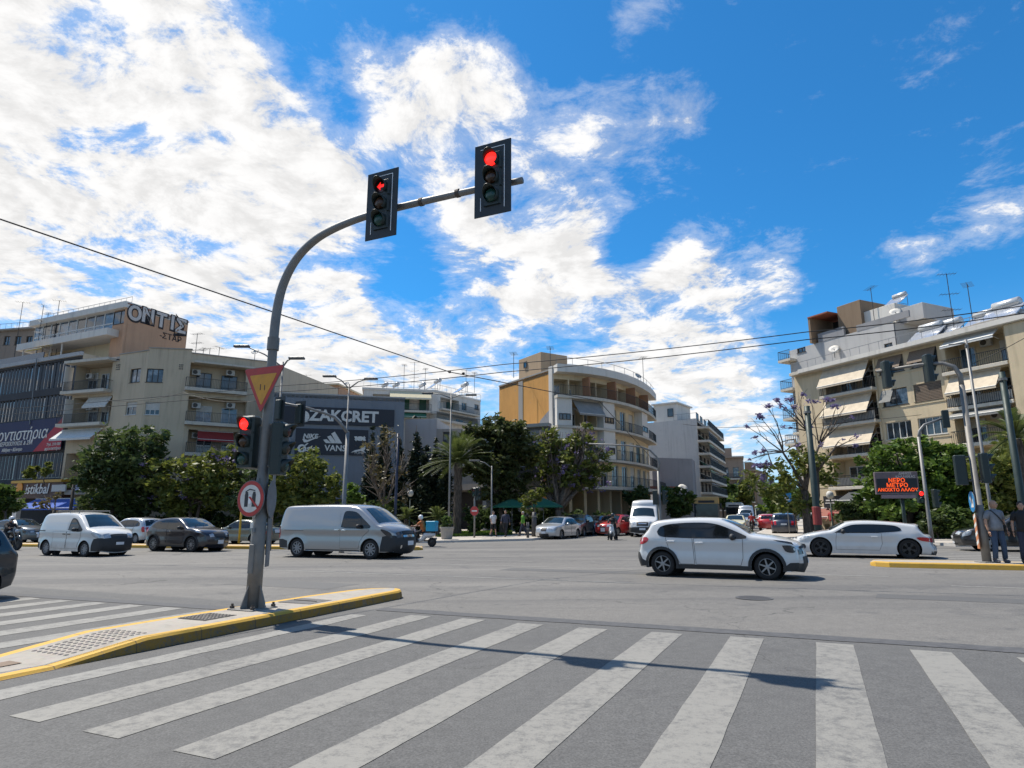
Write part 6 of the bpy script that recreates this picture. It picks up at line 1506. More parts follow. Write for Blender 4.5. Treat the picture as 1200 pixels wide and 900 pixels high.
# ---------------------------------------------------------- pale apartments behind the store
b4 = bldg('apartment_building', 500, 88, 'white apartment block with green shutters and a cream awning behind the store')
f = Facade(b4, P2(425,88,480), P2(512,90,480)); za = f.loc(470,458)[1]
x0, x1, z0, z1 = f.rect(462,468,503,481.5); f.loggia(x0-3, x1, z0, z1+.6, 1.2, ()); f.box('green_shutter_door', f.loc(473,470)[0], f.loc(480,470)[0], .9, 1.15, z0+.02, z1+.3, M_SHG); f.box('green_shutter_door', f.loc(492,470)[0], f.loc(500,470)[0], .9, 1.15, z0+.02, z1+.3, M_SHG)
f.balcony(x0-3, x1+.3, z0, .7, .3, mat=M_RAIL and None) if 0 else f.balcony(x0-3, x1+.3, z0, .7, .3)
f.awning(f.loc(457,462)[0], f.loc(505,462)[0], f.loc(480,459)[1], f.loc(480,466.5,-1.1)[1], 1.1, M_CANVY)
x0, x1, z0, z1 = f.rect(470,489,511,530); f.loggia(x0, x1, z0, f.loc(490,484)[1], 1.2, ((.1,.3,.7),(.6,.85,.7))); f.awning(x0-1, x0+3.4, f.loc(480,483)[1], f.loc(480,488,-1)[1], 1., M_CANVGR)
f.wall(za, W_WHITE); f.box('roof_edge', -.2, f.L+.1, -.12, 10, za, za+.3, W_WHITE)
g = Facade(b4, P2(512,90,480), P2(563,98,480)); zb_ = g.loc(515,460)[1]
x0, x1, z0, z1 = g.rect(516,470,538,481); g.loggia(x0, x1, z0, z1+.3, 1.3, ()); g.box('green_shutter_door', g.loc(530.5,475)[0], g.loc(536.5,475)[0], 1., 1.25, z0+.02, z1+.1, M_SHG); g.balcony(x0-.3, x1+4, z0, .8, .25)
x0, x1, z0, z1 = g.rect(541,472,547,481); g.win((x0,x1,z0,z1), frame=M_FRW)
x0, x1, z0, z1 = g.rect(556,474,561,480); g.win((x0,x1,z0,z1), frame=M_FRD)
x0, x1, z0, z1 = g.rect(510,487,560,496); g.loggia(x0, x1, z0, z1, 1.3, ((.2,.4,.8),(.6,.8,.8))); g.balcony(x0-1, x1+1, z0, 1.2, .3)
g.wall(zb_, W_WHITE); g.box('parapet_coping', 0, g.L, -.1, 8, zb_, zb_+.2, W_WHITE)
railroof(f, 0, f.L, za+.35, -.4); railroof(g, 0, g.L, zb_+.2, 0)
for px, z in ((446,za),(459,za),(490,za),(508,za+.6),(540,zb_)): p = at(px, 458, 93); heater(b4, (p.x, p.y, z+.3), R(-60), 1.15)
for k, px in enumerate((473,485,498,546,556)): p = at(px, 455, 92); antenna(b4, (p.x, p.y, za+.3), (4.2,4.6,3.6,3.4,3.)[k], k % 2)
b4b = bldg('low_building', 492, 76, 'plain grey low block between the sports store and the palm')
f = Facade(b4b, P2(474,75,520), P2(620,73,520)); zz_ = f.loc(500,491)[1]; zz2 = f.loc(560,502)[1]
winp(f,490,526,505,545); winp(f,519,503 if 0 else 506,530,520,frame=M_FRD)
xm = f.loc(511,520)[0]; f.wall(zz_, W_LGREY, 0, xm); f.wall(zz2, W_CONCR, xm, f.L); f.box('rear_mass', 0, xm, .3, 9, f.z0, zz_-.02, W_LGREY); f.box('rear_mass', xm+.01, f.L, .3, 9, f.z0, zz2-.02, W_CONCR)
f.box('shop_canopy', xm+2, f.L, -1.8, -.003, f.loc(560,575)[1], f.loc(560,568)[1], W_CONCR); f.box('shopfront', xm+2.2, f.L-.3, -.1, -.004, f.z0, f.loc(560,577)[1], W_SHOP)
f.box('shop_sign', f.loc(590,585,-.2)[0], f.loc(612,585,-.2)[0], -.25, -.12, f.loc(600,590,-.2)[1], f.loc(600,580,-.2)[1], W_CONCR)
bo = bldg('apartment_building', 345, 90, 'low peach coloured roofline just above the sports store')
f = Facade(bo, P2(300,92,460), P2(396,90,460)); zo = f.loc(350,453)[1]; f.wall(zo, W_PEACH); f.box('rear_mass', 0, f.L, .2, 10, f.z0, zo-.02, W_PEACH); f.box('roof_edge', -.2, f.L+.2, -.3, 10, zo, zo+.25, W_CREAM); p = at(358,455,93); antenna(bo, (p.x,p.y,zo), 2.2); dish(bo, Vector((p.x+6,p.y,zo)), .4)

# ---------------------------------------------------------- curved corner apartment block
b5 = bldg('curved_apartment_building', 700, 65, 'cream apartment block with a curved balconied front and ochre brick side wall')
def bez(t, a, b, c): return a*(1-t)**2+b*2*t*(1-t)+c*t*t
Pa, Pb, Pc = Vector((3.95,60,0)), Vector((11.7,61.6,0)), Vector((16.0,75.0,0))
NS = 10; cv = [bez(k/NS, Pa, Pb, Pc) for k in range(NS+1)]
zR = at(650,429,60).z; fl = [at(690,p,60.5).z for p in (570,537,500.5,465.5)]        # floor slabs
def offs(d):
    out = []
    for k in range(NS+1):
        t = (cv[min(k+1,NS)]-cv[max(k-1,0)]).normalized(); out.append(cv[k]+Vector((t.y,-t.x,0))*d)
    return out
kinds = {3: ['open']*NS, 2: ['white','aw','aw','white','door','door','door','white','door','door'], 1: ['white','shut','shut','white','door','door','door','shut','door','door'], 0: ['door','shut','door','door','door','door','door','door','door','door']}
zc = fl+[zR-.9]
for k in range(NS):
    f = Facade(b5, cv[k], cv[k+1]); L = f.L
    for lv in range(4):
        kd = kinds[lv][k]; z0, z1 = zc[lv], zc[lv+1]-.25
        if kd == 'open': f.loggia(.06, L-.06, z0+.02, z1-.1, 1.3, ((.25,.7,.78),) if k % 2 == 0 else ((.3,.6,.6),), sh=.3 if k in (2,5) else 0)
        elif kd == 'white': f.box('bay_panel', .03, L-.03, -.85, -.004, z0+.04, z1+.1, W_WHITE); f.win((.2, L-.2, z0+.55, z0+1.15), .05, -.90, M_FRD, G_WIN, 2, hole=False, sill=False)
        elif kd == 'aw': f.loggia(.05, L-.05, z0+.02, z1, 1.2, ((.2,.8,.8),))
        elif kd == 'shut': f.win((L*.15, L*.85, z0+.05, z0+2.2), .15, 0, M_SHG if lv == 1 else M_FRW, G_WIN, 1, .5, plain('dark_shutter', (.03,.05,.05), .6), name='balcony_door')
        else: f.win((L*.2, L*.8, z0+.05, z0+2.2), .15, 0, M_FRW, None, 1, .4 if k % 3 == 0 else 0, name='balcony_door')
    f.holes.append((.15, L-.15, f.z0+.05, fl[0]-.35, 2.5, True))
    f.wall(zR, W_CREAM)
    if kinds[3][k] == 'open' and k in (2,4,6,8): f.box('partition', -.08, .08, -1.0, .0, fl[3], zR-1.0, plain('orange_partition', (.34,.17,.09), .8))
def ring(name, d0, d1, z0, z1, mat, k0=0, k1=NS):
    a, b = offs(d0), offs(d1); mb = MB()
    for k in range(k0, k1):
        q = [a[k], a[k+1], b[k+1], b[k]]
        mb.add([(p.x,p.y,z) for z in (z0,z1) for p in q], [(0,1,2,3),(7,6,5,4),(0,4,5,1),(1,5,6,2),(2,6,7,3),(3,7,4,0)])
    mb.build(name, mat, b5, True)
def rrail(d, z, k0, k1, mat=M_RAIL, h=.95, solid=None):
    a = offs(d); mb = MB()
    for k in range(k0, k1):
        p, q = a[k], a[k+1]; n = max(2, int((q-p).length/.16))
        mb.tube([p+Vector((0,0,z+h)), q+Vector((0,0,z+h))], .022, 4); mb.tube([p+Vector((0,0,z+.08)), q+Vector((0,0,z+.08))], .016, 4)
        for i in range(n): c_ = p.lerp(q, i/n); mb.tube([c_+Vector((0,0,z)), c_+Vector((0,0,z+h))], .012, 4, cap=False)
    mb.build('railing', mat, b5, True)
ring('roof_edge', -.2, 1.15, zR-.75, zR, W_WHITE); ring('balcony', .004, 1.1, fl[3]-.28, fl[3], M_SLAB); rrail(1.04, fl[3], 0, NS)
ring('balcony', .004, 1.0, fl[2]-.22, fl[2], M_SLAB); rrail(.94, fl[2], 4, 7); rrail(.94, fl[2], 8, NS)
ring('balcony', .004, 1.0, fl[1]-.22, fl[1], M_SLAB); rrail(.94, fl[1], 4, 7); rrail(.94, fl[1], 8, NS)
ring('canopy', .004, 1.9, fl[0]-.3, fl[0], M_SLAB); rrail(1.8, fl[0], 0, NS)
f = Facade(b5, cv[1], cv[3]); f.awning(.1, f.L-.1, fl[3]-.32, fl[3]-1.75, 1.25, M_CANVG, -.35)
railroofs = offs(.9); mb = MB()
for k in range(NS):
    p, q = railroofs[k], railroofs[k+1]; mb.tube([p+Vector((0,0,zR+.7)), q+Vector((0,0,zR+.7))], .025, 4); mb.tube([p+Vector((0,0,zR)), p+Vector((0,0,zR+.7))], .02, 4)
mb.build('roof_railing', M_RAILL, b5, True)
lc = P2(585,68.5,470); f = Facade(b5, lc, cv[0]); zL = f.loc(588,450)[1]
x0, x1 = f.loc(608,480)[0], f.loc(613,480)[0]
f.wall(zR-.35, W_OCHRE, name='side_wall'); f.box('flue_strip', x0, x1, -.05, -.004, f.loc(610,498)[1], zR-.5, W_CONCR); f.box('corner_pillar', f.L-.55, f.L+.02, -.16, -.004, f.z0, zR, W_WHITE)
f.box('side_coping', 0, f.L, -.08, .3, zR-.35, zR-.2, W_CONCR); m = f.mb(); xa, za_ = f.loc(640,497); m.prism([(xa-1.9,za_-.9),(xa+1.9,za_-.9),(xa+1.9,za_+1.4),(xa+.6,za_+1.3),(xa-.9,za_+.5)], -.03, -.004); f.out(m, 'patched_render', W_GREY)
roof_poly(b5, cv+[Vector((12,84,0)), lc+Vector((4,8,0)), lc], zR-.4, W_ROOF)
g = Facade(b5, lc+Vector((4,8,0)), lc); g.wall(zR-.4, W_WHITE)
x0, x1, z0, z1 = f.rect(608,417,634,440,2.5); f.box('stair_tower', x0, x1, 2.5, 6, zR-.5, z1, wall('tan_render', (.38,.27,.17), .5), .02); f.win((x0+1.1, x0+1.7, z0+1.0, z1-.5), .03, 2.42, M_FRD, G_WIN, 0, hole=False, sill=False)
for px, h in ((602,2.6),(645,3.2),(657,1.4)): p = at(px, 430, 64); antenna(b5, (p.x, p.y, zR-.3), h, 0)
p = Vector((14.6,69.5,0)); antenna(b5, (p.x, p.y, zR), 3.2, 0); dish(b5, (p.x-1, p.y-2, zR-.2), .4, R(30))
# ---------------------------------------------------------- blind-walled block behind it
b6 = bldg('apartment_building', 800, 92, 'tall block with a blank peeling white side wall beyond the curved building')
A6, B6 = P2(752,95,500), P2(817,90,500)
f = Facade(b6, A6, B6); zr6 = f.loc(800,492)[1]; zp = f.loc(775,489)[1]
f.wall(zr6, W_GREYW, name='blank_wall'); x0, x1, z0, z1 = f.rect(766,474,793,493,1.5); f.box('roof_hut', x0, x1, 1.5, 7, zr6-.3, z1, W_WHITE, .02); f.box('hut_roof', x0-.2, x1+.3, 1.2, 7.3, z1, z1+.2, W_WHITE); f.win((x1-1.4, x1-.5, z0+.5, z1-.7), .03, 1.42, M_FRD, G_WIN, 0, hole=False, sill=False); railroof(f, x1, f.L, zr6, .2)
D6 = Vector((.415,.91,0)); roof_poly(b6, [A6+D6*.1, B6+D6*.1, B6+D6*17.9, A6+D6*17.9], zr6-.1, W_ROOF)
g = Facade(b6, B6, B6+D6*18)
for i, py in enumerate((500,516,531,546,562,577)):
    zq = f.loc(817,py)[1]; g.balcony(-.2, g.L, zq, 1.6, .3); 
    if i: g.awning(.3, 4.5, zq+2.6, zq+1.2, 1.5, (M_CANVGR, M_CANVD)[i % 2], 0); g.awning(5.5, 10, zq+2.6, zq+1.3, 1.4, M_CANVD, 0)
    for k in range(4): g.win((.8+k*3.8, 2.8+k*3.8, zq+.05, zq+2.2), frame=M_FRD, name='balcony_door')
g.wall(zr6, W_CONCR)
b6b = bldg('annex_building', 785, 85, 'plain slate grey annex against the blank white wall')
f = Facade(b6b, P2(765,84,560), P2(812,86,560)); z_ = f.loc(790,537)[1]; f.wall(z_, W_GREY); f.box('rear_mass', .0, f.L, .05, 4, f.z0, z_-.02, W_GREY); f.box('shop_awning', 0, f.L, -1.5, -.004, f.loc(790,588)[1], f.loc(790,584)[1], M_CANVD); f.box('tiled_eave', -3, 3.5, -2.2, -.8, f.loc(780,575)[1], f.loc(780,571)[1], W_TERR)
g = Facade(b6b, P2(812,86,560), P2(812,86,560)+D*4); g.wall(z_, W_GREY); dish(b6b, at(800,572,82)-Vector((0,0,.9)), .6)
# ---------------------------------------------------------- far blocks along the left side of the avenue
for (pa, pb, Y, py, lab, mt) in ((833,872,128,537,'hazy beige balconied block far up the avenue', W_BROWNG), (866,886,150,552,'brown block next to the beige one far up the avenue', W_BR), (880,905,190,566,'small distant block near the end of the avenue', W_CONCR)):
    e = bldg('distant_building', (pa+pb)/2, Y, lab); f = Facade(e, P2(pa,Y,570), P2(pb,Y-2,570)); z1 = f.loc((pa+pb)/2, py)[1]
    for lv in range(int((z1-3)/3)):
        zq = z1-1-3*(lv+1)
        for k in range(3): f.win((f.L*(.08+.31*k), f.L*(.08+.31*k)+f.L*.18, zq+.3, zq+2.2), frame=M_FRD)
        f.balcony(.1, f.L*.9, zq, .9, .25)
    f.wall(z1, mt); f.box('rear_mass', 0, f.L, .3, 14, f.z0, z1-.05, mt); f.box('roof_edge', -.3, f.L+.3, -.6, 14.2, z1, z1+.3, W_BROWNG)
    g = Facade(e, P2(pb,Y-2,570), P2(pb,Y-2,570)+D*12); g.wall(z1, mt)
    f.box('roof_hut', f.L*.3, f.L*.7, 2, 7, z1, z1+2.2, mt)
e = bldg('distant_building', 930, 175, 'pale far block closing the avenue on the right'); f = Facade(e, P2(893,176,590), P2(985,165,590)); z1 = f.loc(930,574)[1]
for lv in range(3):
    for k in range(6): f.win((2+k*3.6, 3.6+k*3.6, 3.5+lv*3, 5.3+lv*3), frame=M_FRD)
f.wall(z1, W_CONCR); f.box('rear_mass', 0, f.L, .3, 10, f.z0, z1-.05, W_CONCR); f.box('roof_edge', -.3, f.L+.3, -.6, 10.2, z1, z1+.3, W_BROWNG)
b5b = bldg('low_shop_building', 610, 59, 'low flat roofed cafe shopfront under the ochre brick wall')
f = Facade(b5b, P2(566,61.5,540), P2(645,58.6,540)); z1 = f.loc(610,502)[1]; zs = f.loc(610,560)[1]
x0, x1, za, zb2 = f.rect(586,517,607,528); f.win((x0,x1,za,zb2), frame=M_FRD); x0, x1, za, zb2 = f.rect(622,517,640,530); f.win((x0,x1,za,zb2), frame=M_FRD)
f.holes.append((.4, f.L-.4, f.z0+.05, zs, 2.5, True)); f.wall(z1, W_GREY); f.box('cornice', -.1, f.L+.05, -.5, .3, z1, z1+.3, W_CONCR)
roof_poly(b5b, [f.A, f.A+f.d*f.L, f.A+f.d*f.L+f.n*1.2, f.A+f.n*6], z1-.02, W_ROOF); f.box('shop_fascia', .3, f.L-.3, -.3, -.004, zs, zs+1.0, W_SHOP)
# ---------------------------------------------------------- big beige apartment block on the right
b8 = bldg('apartment_building', 1075, 52, 'large beige apartment block with awnings and louvred shutters on the right')
B8 = Vector((35.1,44,0)); dd = Vector((.41,-.912,0)).normalized(); f = Facade(b8, B8-dd*18.6, B8+dd*6)
q = lambda zx, zy: f.loc(900+zx/4, 300+zy/4)
def r8(a, b, c, d): return f.rect(900+a/4, 300+b/4, 900+c/4, 300+d/4)
zR8 = q(700,412)[1]
FL = [q(1000,874)[1], q(1000,697)[1], q(1000,520)[1]]     # slabs of floors 3,4,5 read at the right-hand loggias
step = (FL[2]-FL[0])/2; FL = [FL[0]-2*step, FL[0]-step]+FL
xs = [q(z_, 650)[0] for z_ in (272,508)]; xw = [q(z_, 650)[0] for z_ in (520,838)]; x3 = [q(z_,650)[0] for z_ in (862,1150)]
for i, z in enumerate(FL):
    top = z+step-.30 if i < 4 else zR8-.35
    f.loggia(xs[0], xs[1], z, top, 1.5, ((.1,.42,.75),(.55,.9,.75)), frame=M_FRW); f.balcony(xs[0]-.15, xs[1]+.2, z, .75, .25, solid=.8 if i % 2 else 0)
    if i > 1: f.awning(xs[0]-.1, xs[1]-.35, top-.03, z+.80, 1.0, M_CANV, 0)
    f.loggia(x3[0], x3[1], z, top, 1.6, ((.03,.3,.8),(.72,.98,.8)), gl=G_BLUE if i == 4 else None, frame=M_FRW); f.balcony(x3[0]-.2, x3[1]+.25, z, .55, .25, rail=True, mat=None, solid=.75 if i == 3 else 0)
    if i == 3: f.awning(x3[0]+.05, x3[1]-.5, top-.02, z+1.05, .95, M_CANV)
    elif i == 4: f.awning(x3[0]+.05, x3[1]-.3, top-.02, top-.55, .8, M_CANVW)
    elif i == 2: f.awning(x3[0]+.05, x3[1]-.1, top-.02, top-.5, 1.1, M_CANVG)
    f.ac(xs[1]-.7, z+.05 if i % 2 else z+1.7, .9); f.ac(x3[0]+2.2, z+1.75, 1.1)
    for k in range(2):
        xa = xw[0]+.25+k*(xw[1]-xw[0])*.5; xb = xa+(xw[1]-xw[0])*.40
        w0, w1 = z+.95, min(z+2.35, top)
        if i >= 3: f.win((xa, xb, w0, w1), .2, 0, M_FRD, None, 1)
        else: f.win((xa, xb, w0, w1), .2, 0, M_FRW, G_WIN, 3)
        if i == 4 or (i == 3 and k == 0):
            m = f.mb(); xq = xb if i == 4 else xa+(xb-xa)*.5; n = 9; pr = .55
            for j in range(n):
                t0, t1 = j/n, (j+.8)/n; m.add([(xa+.04,-.03-pr*t0,w1-.02-(w1-w0)*.75*t0),(xq-.04,-.03-pr*t0,w1-.02-(w1-w0)*.75*t0),(xq-.04,-.03-pr*t1,w1-.05-(w1-w0)*.75*t1),(xa+.04,-.03-pr*t1,w1-.05-(w1-w0)*.75*t1)], [(0,1,2,3)])
                m.box(xa+.04, xq-.04, -.05-pr*t1, -.02-pr*t1, w1-.07-(w1-w0)*.75*t1, w1-.05-(w1-w0)*.75*t1)
            f.out(m, 'louvred_shutter', M_SHB if i == 4 else M_CANVG)
        elif i == 3:
            m = f.mb(); [m.box(xa+.06, xb-.06, .05, .08, w0+(w1-w0)*j/12, w0+(w1-w0)*(j+.7)/12) for j in range(12)]; f.out(m, 'louvred_shutter', M_SHB)
    f.box('string_course', xw[0], xw[1], -.05, -.004, z+.72, z+.80, W_BEIGE2)
f.box('pier', xs[1]+.05, xw[0]-.02, -.10, -.004, f.z0+3.2, zR8-.36, W_BEIGE2); f.box('pier', xw[1]+.03, x3[0]-.02, -.10, -.004, f.z0+3.2, zR8-.36, W_BEIGE2)
f.holes.append((xs[0]-1.5, xw[1], f.z0+.05, FL[0]-.5, 2.5, True))
f.wall(zR8-.3, W_BEIGE2)
f.box('roof_slab', .1, f.L, -.75, 10, zR8-.3, zR8-.02, M_SLAB, .02); f.box('roof_edge', 1.2, f.L-.5, -.80, -.70, zR8-.24, zR8+.12, W_WHITE); railroof(f, .3, f.L-6, zR8, -.5)
g = Facade(b8, f.A+f.n*14, f.A); g.wall(zR8-.3, W_BEIGE2, name='end_wall')
for i, z in enumerate(FL[2:]): g.balcony(2, 13.5, z, 1.2, .22); g.win((5,7,z+.05,z+2.2), frame=M_FRW, name='balcony_door', hole=False, dep=.03, y=-.05)
f.box('plaster_panel', .95, xs[0]-.35, -.03, -.004, FL[1], zR8-.6, W_CREAM)
g = Facade(b8, f.A+f.d*f.L, f.A+f.d*f.L+f.n*12); g.wall(zR8-.3, W_BEIGE2)
f.box('side_bay', x3[1]+.35, f.L, -.55, -.004, f.z0+3, zR8-.32, W_BEIGE2)
x0, x1, z0, z1 = f.rect(966,581,1000,595,-.3); m = f.mb(); m.box(x0, x1, -.4, -.1, z0, z1); sgn = f.out(m, 'shop_sign', plain('sign_charcoal', (.025,.025,.028), .5)); m = f.mb(); xc = (x0+x1)/2
m.box(xc-1.2, xc+.2, -.42, -.401, (z0+z1)/2+.08, (z0+z1)/2+.20); m.box(xc-1.3, xc+1.2, -.42, -.401, (z0+z1)/2-.14, (z0+z1)/2-.06); f.out(m, 'sign_lines', M_SWHITE, sgn)
xa, xb = f.loc(960,598,-.2)[0], f.loc(1000,598,-.2)[0]; f.awning(xa-.5, xb, f.loc(980,596)[1], f.loc(980,606,-1.6)[1], 1.6, plain('brick_red_canvas', (.22,.08,.06), .9)); f.awning(xb+.1, xb+7, f.loc(1020,577)[1]+.3, f.loc(1020,583,-2)[1]-.2, 2.2, M_CANVD)
f.box('brick_panel', xb+.1, xb+2.2, -.3, -.05, f.loc(1003,592)[1], f.loc(1003,577)[1], W_TERR)
for px, y in ((1085,3),(1108,3.4),(1152,2.6),(1178,2.4)):
    r_ = f.loc(px, 390, y); p = f.A+f.d*r_[0]+f.n*y; heater(b8, (p.x, p.y, zR8+.55), R(-68), 1.3 if px != 1152 else 1.1); r_ = None; mb = MB(); mb.M = Matrix.Translation((p.x-b8.location.x, p.y-b8.location.y, 0)) @ Matrix.Rotation(R(-68), 4, 'Z'); mb.bbox(-1.5,1.5,-1.2,1.0,zR8-.05,zR8+.56,.03); mb.build('heater_plinth', W_CONCR, b8)
for px, h, k, y in ((1119,6.2,1,3.5),(1142,4.6,0,3.)): r_ = f.loc(px, 390, y); p = f.A+f.d*r_[0]+f.n*y; antenna(b8, (p.x, p.y, zR8), h, k)
r_ = f.loc(1192,380,2.2); p = f.A+f.d*r_[0]+f.n*2.2; dish(b8, (p.x, p.y, zR8), .75, R(-40)); r_ = f.loc(1078,385,4); p = f.A+f.d*r_[0]+f.n*4; dish(b8, (p.x, p.y, zR8+.3), .5, R(-20))
r_ = f.loc(1100,390,5); f.box('lift_house', r_[0]-2.2, r_[0]+2.8, 4.5, 8, zR8, zR8+1.5, W_CREAM)
# grey set-back block behind it
b9 = bldg('apartment_building', 1010, 66, 'grey block with a brown and rust topped penthouse behind the large beige one')
f9 = Facade(b9, f.A+f.n*4.6-f.d*4.4, f.A+f.n*4.6+f.d*7.5)
zq = f9.loc(1020,384)[1]
winp(f9,1036,402,1046,408,frame=M_FRD); winp(f9,934,407,944,413,frame=M_FRD)
f9.wall(zq, W_LGREY); f9.box('rear_mass', .1, f9.L-.1, .3, 10, f9.z0, zq-.02, W_LGREY)
g = Facade(b9, f9.A+f9.n*12, f9.A); g.wall(zq-1.5, W_LGREY)
for pz in (420,455,490,520): zb2 = f9.loc(935,pz)[1]; f9.box('balcony', -.7, .9, -1.0, 4, zb2-.25, zb2, M_SLAB); f9.rail(-.66, .9, zb2, -.95, .95, M_RAIL, False); m = f9.mb(); m.box(-.68,-.62,-.95,4,zb2+.9,zb2+.95); [m.box(-.67,-.64,-.95+.3*k,-.92+.3*k,zb2,zb2+.9) for k in range(16)]; f9.out(m, 'railing', M_RAIL)
x0, x1, z0, z1 = f9.rect(981,355,1009,378,.8); f9.box('brown_stair_tower', x0, x1, .8, 5, zq-.2, z1, W_BR, .02)
xa, xb, z0, z1 = f9.rect(958,382,989,392); f9.box('terrace_parapet', xa, xb, -.04, .2, zq-.01, zq+.9, W_GREY)
m = f9.mb(); x_l = f9.loc(951,375)[0]; zt9 = f9.loc(985,362)[1]; zt8 = f9.loc(953,372)[1]; m.add([(x_l,-.6,zt8),(x0-.02,-.6,zt9),(x0-.02,5,zt9),(x_l,5,zt8),(x_l,-.6,zt8-.14),(x0-.02,-.6,zt9-.14),(x0-.02,5,zt9-.14),(x_l,5,zt8-.14)], [(0,1,2,3),(7,6,5,4),(0,4,5,1),(1,5,6,2),(2,6,7,3),(3,7,4,0)]); f9.out(m, 'rust_roof', W_TERR)
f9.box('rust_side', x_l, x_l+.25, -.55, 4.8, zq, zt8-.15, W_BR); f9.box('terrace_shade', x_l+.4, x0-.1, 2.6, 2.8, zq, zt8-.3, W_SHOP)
x0, x1, z0, z1 = f9.rect(1012,360,1050,380,1.2); f9.box('white_upper_wall', x0, x1, 1.2, 6, zq, z1, W_WHITE, .02); f9.box('white_upper_wall', x1+.02, x1+2.3, 1.6, 6, zq, z1-.6, W_LGREY, .02)
f9.box('lower_parapet', x0, x1+2, -.03, .15, zq, zq+.6, W_GREY)
p = f9.A+f9.d*(x0+1.2)+f9.n*1.; antenna(b9, (p.x,p.y,zq), 4.2, 0); r_ = f9.loc(1050,378,.3); p = f9.A+f9.d*r_[0]+f9.n*.4; dish(b9, (p.x,p.y,zq), .5, R(-30)); p = f9.A+f9.d*(x0+2.6)+f9.n*2.5; heater(b9, (p.x,p.y,f9.loc(1030,360,1.2)[1]), R(-68), .9)
dish(b9, f9.A+f9.d*f9.loc(981,412)[0]+f9.n*-.4+Vector((0,0,f9.loc(981,420)[1])), .5, R(-40))
# ================================================================== TREES AND PLANTS
BARK = barkmat(); BARKL = barkmat('pale_bark', (.15,.12,.095)); BARKD = barkmat('dark_bark', (.05,.04,.033))
LF_DARK = leafmat('dark_leaves', (.038,.06,.02), (.075,.11,.03), (.16,.19,.05)); LF_OLIVE = leafmat('olive_leaves', (.065,.088,.018), (.14,.165,.03), (.27,.25,.05)); LF_GREEN = leafmat('green_leaves', (.04,.075,.018), (.085,.13,.027), (.16,.20,.04)); LF_BRT = leafmat('bright_leaves', (.06,.115,.018), (.12,.19,.03), (.20,.26,.05))
LF_CYP = leafmat('cypress_leaves', (.010,.018,.010), (.026,.038,.017), (.055,.06,.025), .15); LF_DRY = leafmat('dry_leaves', (.07,.058,.028), (.12,.095,.04), (.11,.11,.03)); LF_LIL = leafmat('lilac_blossom', (.12,.10,.20), (.19,.15,.29), (.26,.21,.37), .35); LF_PALM = leafmat('palm_leaves', (.05,.075,.02), (.11,.14,.035), (.22,.22,.07)); LF_PINE = leafmat('pine_leaves', (.03,.045,.015), (.07,.085,.024), (.13,.13,.038))
def leaves(name, centers, radii, n, size, mat, parent, seed=1, shell=.55, clump=.22, clumps=None, flat=1.):
    """many small leaf faces gathered in clumps through the volume of the given ellipsoids (local coordinates)"""
    g = np.random.default_rng(seed); C = np.asarray(centers, float); Rr = np.asarray(radii, float)
    w = Rr.prod(1)**.8; w /= w.sum(); k = clumps or max(12, n//38)
    b = g.choice(len(C), k, p=w); d = g.normal(size=(k,3)); d /= np.linalg.norm(d, axis=1)[:,None]
    rad = (shell+(1-shell)*g.random(k)**.7)*g.uniform(.82,1.12,k)
    rad = np.where(g.random(k) < .16, rad*g.uniform(1.1,1.38,k), rad)
    cc = C[b]+d*rad[:,None]*Rr[b]
    cs = clump*Rr[b].mean(1)*g.uniform(.55,1.35,k)
    pick = g.choice(k, n, p=cs**1.5/np.sum(cs**1.5))
    p = cc[pick]+g.normal(size=(n,3))*cs[pick][:,None]*np.array([1,1,.75])*.62
    a = g.normal(size=(n,3)); a[:,2] *= .6; a /= np.linalg.norm(a, axis=1)[:,None]
    q = g.normal(size=(n,3)); q -= (q*a).sum(1)[:,None]*a; q /= np.linalg.norm(q, axis=1)[:,None]
    s = size*g.uniform(.55,1.4,n)[:,None]
    V_ = np.empty((n*4,3)); V_[0::4] = p-a*s; V_[1::4] = p+q*s*.42; V_[2::4] = p+a*s; V_[3::4] = p-q*s*.42
    return numesh(name, V_, np.arange(n*4).reshape(n,4), mat, parent)
def limb(mb, a, b, r0, r1, rg, bend=.15, n=5):
    a, b = Vector(a), Vector(b); L = (b-a).length; pts = []
    o = Vector((rg.uniform(-1,1), rg.uniform(-1,1), rg.uniform(.1,.8)))*L*bend
    for i in range(n+1):
        t = i/n; pts.append(a.lerp(b, t)+o*math.sin(math.pi*t)*.7+Vector((rg.uniform(-1,1), rg.uniform(-1,1), 0))*L*.02)
    mb.tube(pts, [r0+(r1-r0)*i/n for i in range(n+1)], 7); return pts
TN = [0]
